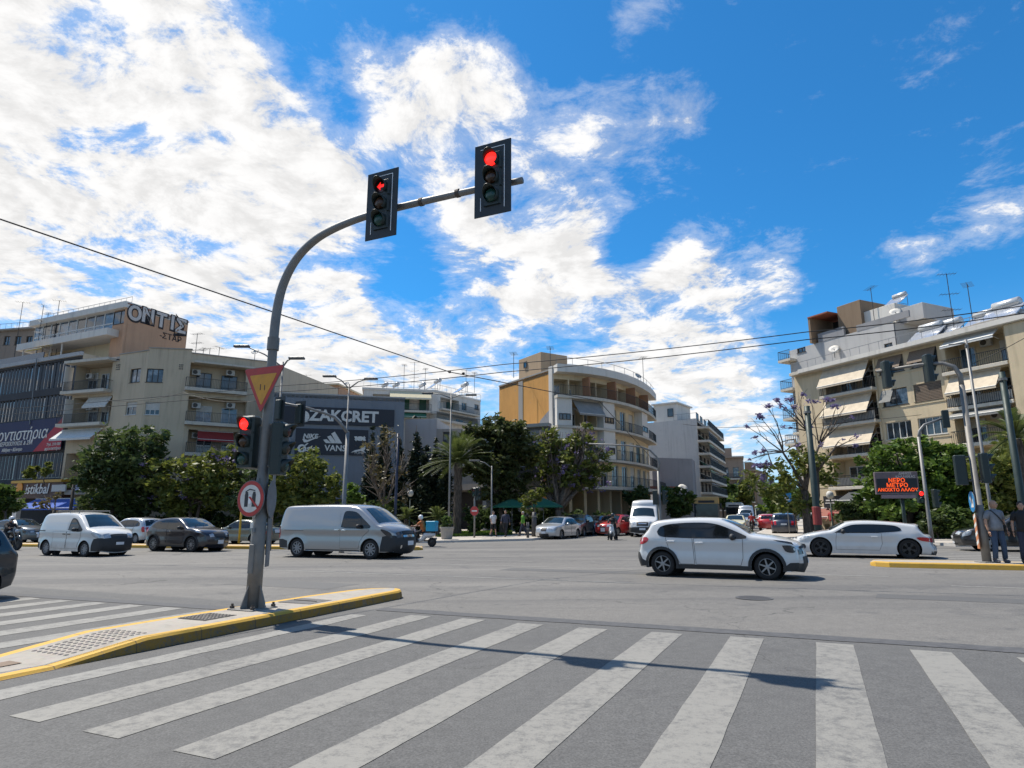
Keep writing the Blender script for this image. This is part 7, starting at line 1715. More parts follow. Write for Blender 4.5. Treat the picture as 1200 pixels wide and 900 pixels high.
def tree(name, label, px, Y, blobs, n, size, mat, tr=.16, fork=None, bark=None, group=None, h0=.13, stems=1, cat='tree', blossom=None, shell=.55, clump=.24, twigs=0, spread=.5, clumps=None):
    """blobs: (px, py, rx px, rz px) read as places at depth Y"""
    TN[0] += 1; rg = random.Random(100+TN[0]); base = gy(px, Y, 620); base.z += h0
    e = empty(name, base, label, cat, group)
    C = []; Rd = []; sc = Y/750
    for (bx, by, rx, rz) in blobs:
        p = at(bx, by, Y+rg.uniform(-.3,.3)*rx*sc); C.append(p-base); Rd.append((rx*sc, (rx+rz)*.5*sc*1.1, rz*sc))
    zf = (at(px, fork, Y).z-base.z) if fork else min(c.z for c in C)*.7
    mb = MB(); mb.smooth = True
    for s_ in range(stems):
        o = Vector((rg.uniform(-1,1), rg.uniform(-1,1), 0))*tr*(1.6 if stems > 1 else 0)
        top = Vector((rg.uniform(-.25,.25), rg.uniform(-.25,.25), zf))+o*1.5
        mb.tube([o+Vector((0,0,-.1)), o+Vector((0,0,.15)), o.lerp(top,.5)+Vector((rg.uniform(-.12,.12),rg.uniform(-.12,.12),0)), top], [tr*1.5, tr*1.1, tr*.9, tr*.75], 9)
        for c, r in zip(C, Rd):
            if rg.random() < 1/stems+.25:
                pts = limb(mb, top-Vector((0,0,.1)), c+Vector((0,0,-r[2]*.2)), tr*.6, tr*.16, rg)
                for k in range(4+twigs):
                    t = Vector((rg.uniform(-1,1)*r[0], rg.uniform(-1,1)*r[1], rg.uniform(-.2,1)*r[2]))*.85
                    limb(mb, pts[rg.randint(2,5)], c+t, tr*.22, tr*.05, rg, .1, 3)
    mb.build('trunk', bark or BARK, e)
    leaves('crown', C, Rd, n, size, mat, e, TN[0], shell, clump, clumps)
    if blossom: leaves('blossom', [c+Vector((0,0,r[2]*.15)) for c, r in zip(C, Rd)], Rd, blossom, size*.62, LF_LIL, e, 50+TN[0], .75, .10, max(8, blossom//9))
    return e
tree('broadleaf_tree', 'tall dark green tree in front of the beige chamfered block', 128, 55, [(112,562,26,30),(135,535,26,34),(165,550,26,40),(150,580,36,24),(118,590,24,18),(172,520,18,26),(186,512,8,22)], 9500, .26, LF_DARK, .2, 590)
tree('jacaranda_tree', 'lilac flowered olive green tree right of the dark one on the left', 222, 54, [(190,556,22,24),(215,560,24,24),(243,556,24,26),(268,548,22,30),(225,583,42,18),(262,578,26,18)], 6500, .24, LF_OLIVE, .15, 590, blossom=420, stems=2)
tree('young_tree', 'small bright green tree at the left edge beside the shop', 8, 50, [(6,585,20,16),(-10,590,18,20)], 2200, .22, LF_GREEN, .10, 600)
tree('bare_tree', 'small pruned nearly bare tree before the blue awning', 57, 47, [(56,588,12,10),(66,582,8,8),(48,586,7,9)], 120, .18, LF_DRY, .10, 598, BARKL, twigs=3)
tree('potted_shrub', 'leafy shrub on the terrace over the orange shop sign', 44, 61, [(38,553,9,8),(58,551,8,9)], 900, .2, LF_OLIVE, .05, 558, cat='shrub', h0=at(44,562,61).z-.1)
tree('street_tree', 'yellow green street tree between the near mast and the silver van', 355, 50, [(338,560,18,24),(360,553,20,26),(382,568,18,24),(352,585,34,16),(330,580,16,18)], 6000, .23, LF_OLIVE, .13, 590)
tree('street_tree', 'low dark tree behind the near mast beside the olive saloon', 303, 52, [(300,560,14,26),(308,585,22,18),(285,590,20,14)], 3000, .23, LF_DARK, .13, 598)
tree('leafy_bush', 'bright yellow green bush under the store sign', 414, 49, [(413,580,10,9),(420,584,8,7)], 900, .2, LF_BRT, .05, 592, cat='bush')
tree('dry_tree', 'brown half bare tree in front of the cypresses', 448, 47, [(432,540,16,34),(455,530,14,34),(470,548,16,28),(445,570,26,22),(478,575,14,18)], 420, .17, LF_DRY, .17, 590, BARKL, twigs=12, clump=.3, shell=.3)
CYG = 'cypresses in a row before the store'
for k, (px, top, w, lab) in enumerate(((432,500,8,'leftmost cypress of the row behind the brown half bare tree'),(447,489,9,'tall cypress just behind the brown half bare tree'),(466,503,7,'slim cypress right of the blue grey store corner'),(485,489,9,'tallest cypress before the light grey low block'),(497,514,8,'cypress right of the tallest one in the row'),(508.5,512,8,'cypress second left of the date palm'),(521,512,9,'cypress standing against the date palm fronds'))):
    Y = 54+(k%2)*.8; base = gy(px, Y); base.z += .13; e = empty('cypress_tree', base, lab, 'cypress', CYG)
    H = at(px, top, Y).z-base.z; r = w*1.12*Y/750
    mb = MB(); mb.smooth = True; mb.tube([(0,0,-.1),(0,0,H*.5),(0,0,H*.93)], [.13,.09,.02], 7); mb.build('trunk', BARKD, e)
    nb = 9; C = [(rnd.uniform(-.1,.1), rnd.uniform(-.1,.1), H*(.10+.86*i/nb)) for i in range(nb+1)]; rr = [r*min(1, .72+.5*i/nb)*(1-(i/nb)**1.7*.88) for i in range(nb+1)]
    leaves('crown', C, [(q, q, H/nb*.75) for q in rr], 6000, .17, LF_CYP, e, 30+k, .25, .42, 260)
def palm(label, px, Y, top, n, fl, tr, droop=1., lean=0., cat='palm', name='palm_tree', mat=None):
    base = gy(px, Y); base.z += .13; e = empty(name, base, label, cat); H = max(.3, at(px, top, Y).z-base.z); rg = random.Random(int(px))
    mb = MB(); mb.smooth = True; N = 14
    mb.tube([(lean*(i/N)**2, 0, -.1+H*i/N) for i in range(N+1)], [tr*(1.1 if i % 2 else .92) for i in range(N+1)], 10); mb.build('trunk', BARK, e)
    mb = MB(); c = Vector((lean,0,H))
    for k in range(n):
        a = 2*math.pi*k/n*1.618*2+rg.uniform(-.2,.2); el = R(rg.uniform(-12, 84)); L = fl*rg.uniform(.8,1.1)
        d = Vector((math.cos(a)*math.cos(el), math.sin(a)*math.cos(el), math.sin(el))); side = Vector((-math.sin(a), math.cos(a), 0)); pts = []
        for i in range(9): t = i/8; pts.append(c+d*L*t+Vector((0,0,-droop*L*.42*t*t)))
        mb.tube(pts, [.035*(1-i/9)+.006 for i in range(9)], 4, cap=False)
        for i in range(26):
            t = .12+.86*i/26; j = min(7, int(t*8)); p = pts[j].lerp(pts[j+1], t*8-j); tg = (pts[j+1]-pts[j]).normalized(); ll = L*.17*(1-abs(t-.45)*1.1)+.05
            for sg in (-1, 1):
                v = (side*sg*.85+tg*.65+Vector((0,0,.22-.5*t))).normalized(); w = tg*.022
                mb.add([p-w, p+w, p+v*ll+w*.2, p+v*ll-w*.2], [(0,1,2,3)])
    mb.build('fronds', mat or LF_PALM, e); return e
palm('date palm with a wide drooping crown right of the cypresses', 536, 50, 541, 84, 3.2, .32, .75)
palm('palm fronds rising at the right edge beside the beige block', 1206, 30, 512, 36, 2.4, .22)
CG = 'cycads in the pavement bed'
for (px, Y, lab) in ((513,47.5,'larger cycad beside the white planter'),(452,46,'cycad behind the silver van bonnet'),(476,48,'cycad just left of the cyan delivery box')):
    e = palm(lab, px, Y, 607, 26, 1.35, .16, .8, 0, 'cycad', 'cycad_plant'); e['group'] = CG
tree('pine_tree', 'broad dark pine between the palm and the lilac tree', 588, 52, [(570,520,24,24),(592,514,26,24),(606,535,20,24),(575,548,28,22),(600,560,22,18),(556,508,14,14),(588,575,26,16)], 9500, .24, LF_PINE, .22, 595)
tree('jacaranda_tree', 'big lilac flowered tree in front of the curved building', 664, 53.5, [(636,540,20,24),(655,522,22,22),(680,524,20,24),(700,535,16,24),(660,552,30,24),(690,560,24,22),(634,570,16,20),(640,515,12,14),(684,505,10,12)], 5600, .22, LF_OLIVE, .30, 596, BARKL, blossom=900, stems=2, twigs=6, clump=.22, shell=.42)
tree('young_tree', 'thin yellowish young tree left of the lilac tree', 624, 47, [(620,585,9,8),(630,578,8,9),(618,595,8,7)], 800, .18, LF_OLIVE, .06, 600)
tree('ivy_clump', 'dark ivy mass hanging under the curved building canopy', 745, 62, [(740,580,10,10),(752,584,10,12),(746,598,10,10)], 2600, .24, LF_DARK, .06, 600, cat='ivy')
tree('street_tree', 'round dark street tree before the slate grey annex', 797, 62, [(788,582,12,10),(802,586,11,12),(795,596,14,9)], 2800, .24, LF_GREEN, .12, 604)
tree('street_tree', 'tree behind the tan roofed bus far up the avenue', 848, 110, [(838,572,12,10),(852,570,13,10),(845,582,17,9)], 2400, .42, LF_GREEN, .2, 596, h0=0)
tree('street_tree', 'smaller far tree just right of the one behind the bus', 866, 125, [(866,578,12,10),(876,574,9,12),(872,588,14,8)], 2000, .42, LF_OLIVE, .2, 598, h0=0)
tree('street_tree', 'pale green far tree left of the blue crossing sign', 908, 80, [(906,582,12,14),(915,574,9,12),(902,594,12,9)], 2200, .32, LF_BRT, .14, 604)
tree('street_tree', 'tall far tree closing the avenue behind the navy hatchback', 926, 110, [(912,588,16,14),(928,582,16,18),(944,590,16,14),(930,600,24,9)], 3200, .36, LF_GREEN, .2, 602, h0=0)
tree('street_tree', 'low dark tree behind the lilac tree by the avenue', 930, 60, [(926,592,12,10),(938,588,10,10)], 1600, .26, LF_GREEN, .1, 606)
# the sparse jacaranda on the right: long bare limbs with blossom at their tips
def sparse_jacaranda():
    Y = 40; base = gy(946, Y); base.z += .13; e = empty('jacaranda_tree', base, 'sparse tree with bare limbs and lilac tips beside the avenue on the right', 'tree'); rg = random.Random(5)
    L_ = lambda px, py, dy=0: at(px, py, Y+dy)-base
    mb = MB(); mb.smooth = True
    f1, f2 = L_(943,575), L_(935,560)
    mb.tube([(0,0,-.1),(0,0,.3),L_(945,600),f1], [.34,.27,.24,.22], 10)
    mb.tube([L_(952,622),L_(955,600),L_(958,580),L_(957,552)], [.20,.17,.15,.12], 9)
    tips = [(876,500),(883,512),(890,488),(900,476),(908,470),(917,477),(925,468),(884,530),(893,528),(903,500),(930,478),(940,462),(950,470),(965,478),(972,468),(980,476),(990,470),(996,488),(975,495),(985,515),(1005,512),(998,522),(960,520),(912,520),(899,545),(890,545),(880,538),(948,500),(921,500),(935,520),(968,500),(894,560)]
    hubs = [L_(918,530,-1), L_(932,515,1), L_(947,505,-.6), L_(960,520,.8), L_(978,525,-.5), L_(905,545,.5)]
    for h in hubs: limb(mb, (f1 if h.x < .6 else L_(957,552)), h, .12, .06, rg, .12)
    C = []
    for (px, py) in tips:
        t = L_(px, py, rg.uniform(-1.6,1.6)); h = min(hubs, key=lambda q: (q-t).length); pts = limb(mb, h, t, .045, .012, rg, .14, 5); C.append(t)
        for k in range(2): limb(mb, pts[rg.randint(2,4)], t+Vector((rg.uniform(-.9,.9), rg.uniform(-.6,.6), rg.uniform(-.7,.3))), .018, .007, rg, .15, 3)
    mb.build('trunk', BARK, e)
    leaves('blossom', C, [(.25,.25,.15)]*len(C), 1100, .11, LF_LIL, e, 77, .2, .6, len(C)*2)
    lv = [L_(px, py, rg.uniform(-1,1)) for px, py in ((900,560),(912,548),(890,575),(922,565),(905,580),(930,550),(938,535),(965,555),(972,570),(918,590),(955,540),(942,590),(885,555))]
    leaves('crown', lv, [(.75,.7,.6)]*len(lv), 2300, .17, LF_OLIVE, e, 78, .2, .5)
sparse_jacaranda()
tree('ficus_tree', 'big dense bright green tree behind the message board on the right', 1052, 39, [(1022,548,18,22),(1045,532,24,18),(1075,532,26,18),(1105,536,26,18),(1030,572,20,22),(1060,560,34,26),(1100,562,34,28),(1128,560,20,32),(1080,590,46,20),(1118,595,34,18)], 17000, .2, LF_BRT, .24, 598, BARKD, clump=.2, stems=2)
tree('broadleaf_tree', 'yellow green tree behind the bald man at the right edge', 1172, 36, [(1160,555,18,26),(1185,548,24,26),(1205,560,24,34),(1170,585,24,20),(1195,530,16,16)], 8000, .2, LF_OLIVE, .18, 598, BARKL, clump=.22)
HG = 'flowering shrubs along the park edge'
for k, (px, py, rx, rz, lab) in enumerate(((1098,612,18,12,'shrub behind the low coupe tail'),(1122,610,16,14,'shrub left of the right-hand signal pole'),(1150,612,16,13,'shrub between the pole and the bald man'),(1180,610,20,14,'shrub behind the bald man'))):
    tree('flowering_shrub', lab, px, 36, [(px,py,rx,rz),(px-8,py+4,rx*.7,rz*.7)], 1900, .16, LF_GREEN if k % 2 else LF_DARK, .04, 618, cat='shrub', group=HG)
BG = 'dark shrubs before the park cafe'
for k, (px, py, rx, rz, lab) in enumerate(((992,600,16,12,'dark shrub nearest the green trolley pole'),(1018,600,15,11,'dark shrub below the grey awning'))):
    tree('dark_shrub', lab, px, 41, [(px,py,rx,rz)], 1500, .2, LF_DARK, .04, 612, cat='shrub', group=BG)
for (nm, lab, pa, pb, Y, n, py, rz) in (('hedge','long dark hedge behind the olive saloon and silver van',296,452,53,7500,603,15),('hedge','dark hedge under the trees left of the near mast',128,290,57,7000,604,14),('hedge','dark hedge behind the pedestrians under the pine',546,644,53,5000,606,14),('hedge','clipped hedge in the park behind the message board',1010,1092,40,3500,612,12),('hedge','low hedge under the lilac tree and curved building',630,704,56,2500,612,10)):
    xs_ = np.linspace(pa, pb, int((pb-pa)/14)+2)
    tree(nm, lab, (pa+pb)/2, Y, [(x, py+rnd.uniform(-4,4), 11, rz+rnd.uniform(-3,3)) for x in xs_], n, .22, LF_DARK, .05, 615, cat='hedge', shell=.5)
# lawns
def lawn(name, P, n, seed):
    c = sum((Vector((*p, 0)) for p in P), Vector())/len(P); mb = MB(); mb.add([(p[0], p[1], gz(p[0])+.136) for p in P], [tuple(range(len(P)))])
    tag(mb.build(name+'_soil', wall('lawn_soil', (.05,.09,.015), .5, scale=3)), kind='structure')
    g = np.random.default_rng(seed); A = np.asarray(P, float); lo, hi = A.min(0), A.max(0); q = lo+(hi-lo)*g.random((n*3,2)); q = q[inside(q, A)][:n]; m = len(q)
    z = np.array([gz(x) for x in q[:,0]])+.13; a = g.random(m)*6.28; h = g.uniform(.06,.16,m); w = .03
    V_ = np.empty((m*4,3)); d = np.stack([np.cos(a), np.sin(a)], 1)*w
    V_[0::4,:2] = q-d; V_[1::4,:2] = q+d; V_[2::4,:2] = q+d*.3+g.normal(size=(m,2))*.05; V_[3::4,:2] = q-d*.3+g.normal(size=(m,2))*.05
    V_[0::4,2] = z; V_[1::4,2] = z; V_[2::4,2] = z+h; V_[3::4,2] = z+h
    tag(numesh(name, V_, np.arange(m*4).reshape(m,4), LF_BRT), kind='stuff')
def gq(px, py): p = gnd(px, py); return (p.x, p.y)
lawn('park_lawn', [gq(1093,633), gq(1150,633), gq(1240,633), gq(1240,626.5), gq(1090,627)], 9000, 1)
lawn('pavement_lawn', [gq(512,631.5), gq(555,630.5), gq(600,629), gq(600,625), gq(520,625.5)], 6000, 2)

# ================================================================== STREET FURNITURE AND WIRES
M_GPOLE = plain('dark_green_pole', (.018,.035,.032), .55, .2, var=.3); M_LED = plain('lamp_head_grey', (.09,.09,.09), .5, .3)
def tree_base(px, Y, h=.13): p = gy(px, Y); p.z += h; return p
def lamp(label, px, Y, zrow, arms, h0=.13):
    b = tree_base(px, Y, h0); e = empty('street_lamp', b, label, 'street lamp'); H = at(px, zrow, Y).z-b.z
    mb = MB(); mb.smooth = True; mb.tube([(0,0,0),(0,0,H*.3),(0,0,H)], [.09,.07,.045], 10); mb.build('pole', M_STEEL, e)
    for (px2, py2) in arms:
        t = at(px2, py2, Y)-b; mb = MB(); mb.smooth = True; mb.tube([(0,0,H*.97),(t.x*.5,t.y*.5,(H*.97+t.z)*.5+.12),t], [.045,.04,.035], 6); a = mb.build('arm', M_STEEL, e)
        d = Vector((t.x,t.y,0)).normalized(); mb = MB(); mb.M = Matrix.Translation(t+Vector((0,0,.02))) @ Matrix.Rotation(math.atan2(d.y,d.x), 4, 'Z'); mb.bbox(-.15,.65,-.14,.14,-.06,.05,.03); mb.build('lamp_head', M_LED, a)
    return e
lamp('double armed street lamp half hidden behind the near mast', 318, 32, 424, [(289,406),(342,420)], 0)
lamp('tall double armed street lamp before the sports store', 401, 38, 450, [(391,441),(430,444)], 0)
lamp('double armed street lamp rising over the palm', 526, 46, 462, [(505,461),(548,463)])
lamp('slim single armed street lamp right of the palm', 576, 47, 546, [(560,540)])
def globe_lamp(label, px, Y, row):
    b = tree_base(px, Y); e = empty('globe_lamp', b, label, 'street lamp'); H = at(px,row,Y).z-b.z; mb = MB(); mb.smooth = True; mb.tube([(0,0,0),(0,0,.3),(0,0,H-.25)], [.09,.06,.045], 8); mb.build('pole', M_GPOLE, e); mb = MB(); mb.smooth = True; mb.ball((0,0,H), (.24,.24,.27), 12); mb.build('globe', M_SHW, e)
globe_lamp('globe topped park lamp left of the delivery box', 480, 50, 578); globe_lamp('globe topped lamp beside the green trolley pole', 975.5, 43, 580)
def arm_mast(label, px, Y, rows, arm, heads, h0=.0, r=.10, extra=()):
    """far signal mast: straight pole then a curved arm read from (px, py, depth) points"""
    b = tree_base(px, Y, h0); e = empty('traffic_light', b, label, 'traffic light'); z1 = at(px, rows, Y).z-b.z
    mb = MB(); mb.smooth = True; mb.tube([(0,0,0),(0,0,.9),(0,0,z1)], [r*1.2,r,r*.8], 10); mb.build('pole', M_STEEL, e)
    if arm:
        pts = [at(a, c, d)-b for a, c, d in arm]; mb = MB(); mb.smooth = True; mb.tube([(0,0,z1-.05)]+pts, [r*.8]+[r*.7-.3*r*i/len(pts) for i in range(len(pts))], 8); mb.build('arm', M_STEEL, e)
    for (hx, hy, hY, rz, brd, lit) in heads: signal_head(e, at(hx, hy, hY), rz, brd, lit)
    return e
arm_mast('signal mast with a left reaching arm before the sports store', 402, 29.5, 506, [(399,496,29.4),(392,489,29.2),(380,484,29),(360,478,28.6),(325,471,28)], [(327,480,28.1,R(155),True,-1),(351,485,28.5,R(155),True,-1)])
arm_mast('signal mast with a long horizontal arm before the curved building', 774, 40, 552, [(773,543,40),(769,535,40),(762,528,40),(752,524,40),(735,522,40),(690,520,40)], [(768,583,39.9,R(160),False,-1),(779,583,40,R(70),False,-1)], .0)
arm_mast('tall signal mast with a left arm beside the bald man', 1157, 20, 470, [(1127,452,20),(1122,443,20.1),(1115,438,20.3),(1107,440,20.8),(1098,447,21.4),(1084,457,22.2)], [(1114,452,20.4,R(155),False,-1),(1094,467,21.6,R(155),False,-1),(1129,570,20.0,R(155),False,-1),(1146,568,20.1,R(15),False,-1)], .15, .11) if 0 else None
def near_right_mast():
    b = on_island(1157, .66); e = empty('traffic_light', b, 'grey signal mast with a left arm on the right-hand island', 'traffic light'); Y = b.y
    top = at(1122, 455, Y); H = 5.75
    mb = MB(); mb.smooth = True; mb.tube([(0,0,0),(0,0,1.6),(0,0,1.61),(0,0,H-.6)], [.115,.105,.088,.075], 12); mb.build('pole', M_STEELD, e)
    a_ = Vector((-.78,.62,0)); mb = MB(); mb.smooth = True; mb.tube([(0,0,H-.62),(0,0,H-.3),a_*.12+Vector((0,0,H-.02)),a_*.4+Vector((0,0,H+.13)),a_*1.0+Vector((0,0,H+.17)),a_*2.2+Vector((0,0,H+.12))], [.074,.07,.066,.06,.052,.045], 10); mb.build('arm', M_STEELD, e)
    signal_head(e, b+a_*.75-U*.0+Vector((0,0,H+.02)), R(82), False, -1); signal_head(e, b+a_*1.9+Vector((0,0,H-.02)), R(82), False, -1)
    signal_head(e, b-V*.33+U*.02+Vector((0,0,2.62)), R(155), False, -1); signal_head(e, b+V*.30+Vector((0,0,2.66)), R(70), False, -1)
    mb = MB(); mb.bbox(-.22,.22,-.22,.22,0,.03,.01); mb.build('base_plate', M_STEELD, e)
    for z in (2.3, 3.0): mb = MB(); mb.tube([-V*.3+Vector((0,0,z)), V*.3+Vector((0,0,z))], .02, 6); mb.build('bracket', M_STEELD, e)
    s = sign_plate('keep_right_sign', b-V*.16-U*.05+Vector((0,0,1.70)), R(-112), [('plate', circ(.30), -.008, .008, M_SGREY), ('blue_disc', circ(.295), -.014, -.0085, M_SBLUE),
        ('arrow', [(-.16,.10),(-.08,.18),(.08,.02),(.16,.10),(.16,-.16),(-.10,-.16),(-.02,-.08)], -.018, -.0145, M_SWHITE)], 'blue round arrow sign on the right-hand signal mast', 'road sign')
    m2 = sign_plate('marker_board', b-V*.15-U*.04+Vector((0,0,.86)), R(-112), [('board', [(-.11,-.48),(.11,-.48),(.11,.48),(-.11,.48)], -.01, .01, plain('board_orange', (.50,.20,.09), .6, var=.2))]+[('stripe', [(-.11,-.40+k*.24),(.11,-.30+k*.24),(.11,-.20+k*.24),(-.11,-.30+k*.24)], -.013, -.0105, M_SWHITE) for k in range(4)], 'orange and white striped marker board under the blue arrow sign', 'marker board')
near_right_mast()
def plain_pole(nm, label, px, Y, row, r, mat, h0=.13, cat='pole', bracket=None):
    b = tree_base(px, Y, h0); e = empty(nm, b, label, cat); H = at(px,row,Y).z-b.z
    mb = MB(); mb.smooth = True; mb.tube([(0,0,0),(0,0,1),(0,0,H)], [r*1.1,r*1.05,r*.85], 12); mb.build('shaft', mat, e)
    mb = MB(); mb.tube([(0,0,H-.35),(0,0,H-.25)], r*1.15, 12); mb.build('clamp_band', M_STEELD, e)
    if bracket:
        t = at(*bracket, Y)-b; mb = MB(); mb.tube([(0,0,H-.15),t], .03, 6); mb.build('bracket', M_STEEL, e)
    return b, e, H
_, e_, _h = plain_pole('trolley_pole', 'dark green trolley wire pole beside the lilac tree on the right', 958, 30, 476, .15, M_GPOLE)
mb = MB(); mb.lathe([(.17,.9),(.19,.92),(.19,1.7),(.17,1.72)], 12); mb.build('red_poster', plain('poster_red', (.25,.035,.03), .7, var=.3), e_)
plain_pole('trolley_pole', 'dark green trolley wire pole at the right edge', 1201, 25, 436, .13, M_GPOLE, .15)
plain_pole('lamp_pole', 'slim pale pole rising across the beige block on the right', 1163, 27, 398, .062, M_STEEL, .0, 'pole', (1112,404))
plain_pole('advert_pole', 'dark blue pole with stickers in front of the cypresses', 463, 46, 508, .11, plain('pole_navy', (.02,.025,.05), .5, var=.4))
plain_pole('utility_pole', 'dark pole under the left trees before the shop awning', 81, 52, 568, .13, BARKD)
plain_pole('marker_post', 'bright yellow post beside the olive saloon', 282, 38.5, 581, .06, plain('post_yellow', (.55,.33,.02), .5, var=.2), .1, 'post')
plain_pole('lamp_standard', 'dark trunk like pillar left of the silver saloon', 626, 45.2, 600, .16, plain('pillar_iron', (.05,.05,.052), .6, var=.3))
plain_pole('bollard', 'dark bollard at the corner by the green topped pedestrian', 618.5, 42.8, 614, .08, plain('pillar_iron', (.05,.05,.052), .6), .13, 'bollard')
b = tree_base(1089, 31.5); e = empty('traffic_light', b, 'slim signal mast with a short right arm before the big green tree', 'traffic light'); H = at(1083,512,31.5).z-b.z
mb = MB(); mb.smooth = True; mb.tube([(0,0,0),(0,0,.8),(0,0,H)], [.11,.09,.075], 10); mb.build('pole', M_STEEL, e)
t = at(1108,489,31.5)-b; mb = MB(); mb.smooth = True; mb.tube([(0,0,H-.1),(.08,0,H+.3),(.35,0,H+.6),t], [.075,.07,.06,.05], 8); mb.build('arm', M_STEEL, e)
signal_head(e, at(1108,491,31.4), R(155), False, -1); signal_head(e, at(1079,582,31.4), R(-10), False, 0, n=2); signal_head(e, at(1097,584,31.6), R(80), False, -1)
b = tree_base(556, 44); e = empty('traffic_light', b, 'short pedestrian signal with a red sign on the far pavement', 'traffic light'); mb = MB(); mb.smooth = True; mb.tube([(0,0,0),(0,0,3.3)], .06, 10); mb.build('pole', M_STEEL, e)
signal_head(e, b+Vector((-.02,-.12,3.0)), R(-30), False, -1, n=2); signal_head(e, b+Vector((.25,0,2.9)), R(60), False, -1)
sign_plate('stop_sign', b+Vector((0,-.10,1.75)), R(-25), [('plate', circ(.33,8,0,0,22.5,382.5), -.008, .008, M_SGREY), ('red_face', circ(.32,8,0,0,22.5,382.5), -.014, -.0085, M_SRED), ('pale_mark', [(-.2,-.04),(.2,-.04),(.2,.05),(-.2,.05)], -.018, -.0145, M_SWHITE)], 'red sign under the short pedestrian signal', 'road sign')
for (px, Y, lab, k) in ((924,47,'blue pedestrian crossing sign on a thin pole by the avenue',0),(945,50,'purple blue round sign on a pale pole right of the crossing sign',1)):
    b = tree_base(px, Y); z = at(px, 583+k*3, Y).z-b.z; sh = [('plate', [(-.32,-.32),(.32,-.32),(.32,.32),(-.32,.32)] if not k else circ(.36), -.008, .008, M_SBLUE if not k else plain('sign_purple', (.07,.05,.25), .5))]
    if not k: sh += [('triangle', [(-.22,-.2),(.22,-.2),(0,.2)], -.014, -.0085, M_SWHITE), ('figure', [(-.04,-.14),(.04,-.14),(.03,.08),(-.03,.08)], -.018, -.0145, M_SBLK)]
    else: sh += [('bar', [(-.25,.2),(.2,-.25),(.25,-.2),(-.2,.25)], -.014, -.0085, M_SRED)]
    s = sign_plate('crossing_sign' if not k else 'no_parking_sign', b, R(-20), [], lab, 'road sign')
    for (nm, poly, y0, y1, m_) in sh: mb = MB(); mb.M = Matrix.Translation((0,-.06,z)); mb.prism(poly, y0, y1); mb.build(nm, m_, s)
    mb = MB(); mb.smooth = True; mb.tube([(0,0,0),(0,0,z+.3)], .035, 8); mb.build('pole', M_STEEL, s)
# message board
b = tree_base(1058, 35); e = empty('message_board', b, 'electronic message board with orange lettering before the green tree', 'message board', rz=R(-14)); sc = 35/750*.97
z0, z1 = at(1052,570,35).z-b.z, at(1052,582,35).z-b.z
H0, H1 = at(1052,584,35).z-b.z, at(1052,553,35).z-b.z; W_ = 1.0
mb = MB(); mb.smooth = True; mb.tube([(.12,.1,0),(.12,.1,H0+.3)], [.10,.09], 10); mb.build('post', M_GPOLE, e)
mb = MB(); mb.bbox(-W_-.15,W_-.05,-.09,.14,H0+.22,H1,.02); mb.build('cabinet', plain('cabinet_mauve', (.13,.10,.11), .6, var=.25), e)
mb = MB(); mb.bbox(-W_+.1,W_-.02,-.10,.12,H0,H0+.20,.02); mb.build('lower_panel', plain('cabinet_mauve2', (.20,.15,.17), .6), e)
mb = MB(); mb.box(-W_-.08,W_-.12,-.10,-.092,H0+.30,H1-.36); scr = mb.build('screen', plain('screen_black', (.006,.007,.012), .4), e)
M_LEDO = plain('led_orange', (1,.10,.008), .5, emit=.5)
for (txt, x, z, s_) in (('ΝΕΡΟ', -.10, H1-.47, .30), ('ΜΕΤΡΟ', -.10, H1-.73, .30), ('ΑΝΟΙΧΤΟ ΑΛΛΟΥ', -.10, H1-.97, .235)):
    mb = MB(); text_bm(mb, txt, s_, Matrix.Translation((x,-.108,z)), .006, 0, bold=.006); mb.build('led_lettering', M_LEDO, scr)
mb = MB(); text_bm(mb, 'ΔΗΜΟΣ', .17, Matrix.Translation((.35,-.10,H1-.10)), .006, 0); text_bm(mb, 'ΚΑΛΛΙΘΕΑΣ', .17, Matrix.Translation((.35,-.10,H1-.27)), .006, 0); mb.build('header_lettering', M_SWHITE, e)
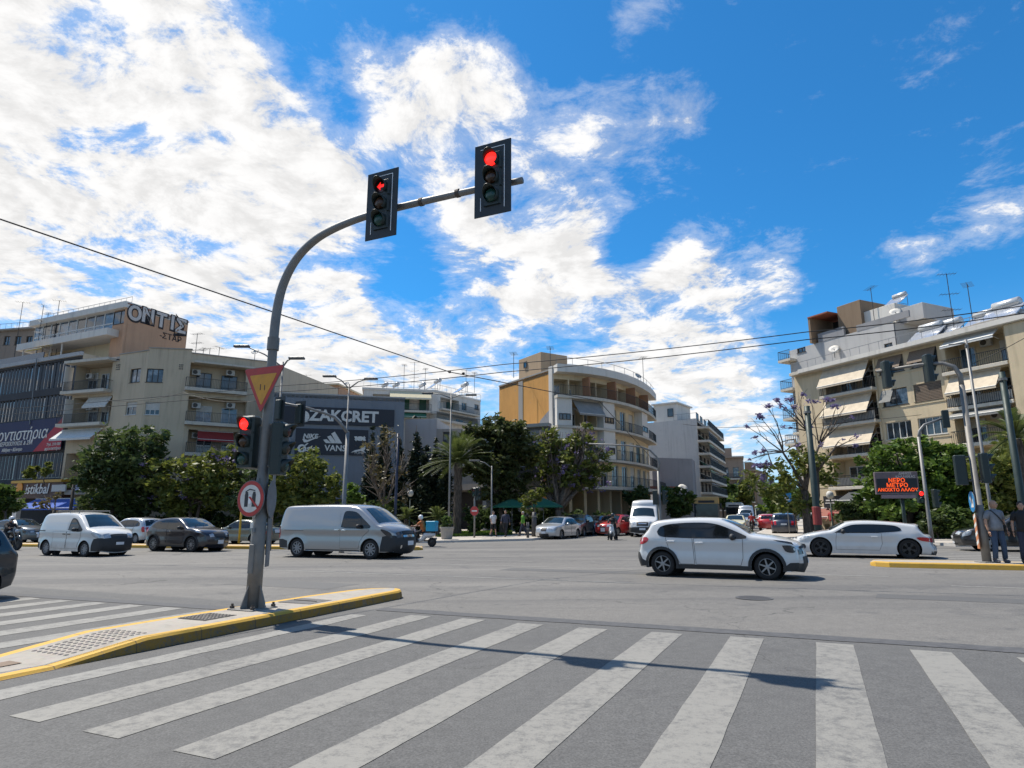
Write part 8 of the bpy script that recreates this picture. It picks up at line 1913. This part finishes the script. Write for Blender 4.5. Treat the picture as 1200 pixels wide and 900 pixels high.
# planter, parasols, lanterns
b = tree_base(524, 41.5); e = empty('planter', b, 'pale stone planter at the pavement corner', 'planter'); mb = MB(); mb.lathe([(.30,0),(.34,.05),(.42,.62),(.46,.66),(.46,.76),(.38,.76),(.36,.6),(.001,.58)], 16); mb.build('tub', M_CONC, e); leaves('plant', [(0,0,1.0)], [(.5,.5,.35)], 420, .13, LF_GREEN, e, 9, .2, .4)
PGp = 'green cafe parasols'
for px, lab in ((600,'green cafe parasol above the dark jacketed pedestrian'),(637,'green cafe parasol left of the lilac tree trunk')):
    b = tree_base(px, 51); e = empty('cafe_parasol', b, lab, 'parasol', PGp); mb = MB(); mb.tube([(0,0,0),(0,0,2.7)], .03, 6); mb.build('pole', M_STEEL, e)
    mb = MB(); mb.lathe([(.02,2.75),(.7,2.5),(1.5,2.15),(1.52,2.02),(1.49,2.03),(.7,2.46),(.02,2.70)], 8); mb.build('canopy', plain('parasol_green', (.015,.12,.07), .9), e)
# overhead wires
M_WIRE = plain('wire_black', (.012,.012,.013), .6)
def wire(nm, lab, pts, r, sag=0., group=None):
    P = []
    for a, b in zip(pts, pts[1:]):
        for k in range(12): t = k/12; p = Vector(a).lerp(Vector(b), t); p.z -= sag*4*t*(1-t); P.append(p)
    P.append(Vector(pts[-1])); mb = MB(); mb.smooth = True; mb.tube(P, r, 5); o = mb.build(nm, M_WIRE); return tag(o, lab, 'overhead wire', group)
wire('span_wire', 'long span wire dropping from the upper left to the centre', [at(-120,216,8.2), at(527,436,18.4), at(702,470,23), at(771,545,38)], .014)
for k, (ra, rb, lab) in enumerate(((389,438,'upper trolley wire crossing in front of the curved building'),(398,447,'lower trolley wire crossing in front of the curved building'))):
    a, b = at(1240,352+k*9,12.6), at(945,ra,14.6); c = at(590,rb-8 if 0 else 427+k*9,17.6); d = at(330,452+k*7,21.5); g2 = at(-60,484+k*6,30)
    wire('trolley_wire', lab, [a, b, c, d, g2], .012, .05)
for p in ((527,436,18.4),(543,437.5,18.6)):
    q = at(*p); o = MB(); o.smooth = True; o.ball(q, (.05,.05,.035), 8); tag(o.build('wire_clamp', M_WIRE), 'small black clamp on the span wire, %s of the pair' % ('left' if p[0] < 530 else 'right'), 'wire clamp')
wire('service_wire', 'thin wire sagging from the green pole to the beige block on the right', [at(1199,442,21), at(1150,410,30), at(1060,384,46)], .012, .1) if 0 else None
wire('service_wire', 'dark cable running down across the beige block loggias', [at(1240,372,24), at(1140,426,27)], .015, .1)
wire('low_wire', 'thin low wire across the trees on the left', [at(125,469,40), at(215,460,38), at(300,470,36)], .014, .25)
wire('far_wire', 'thin far wire high over the avenue', [at(800,497,52), at(880,500,50), at(1080,486,44)], .016, .15)
make_world()
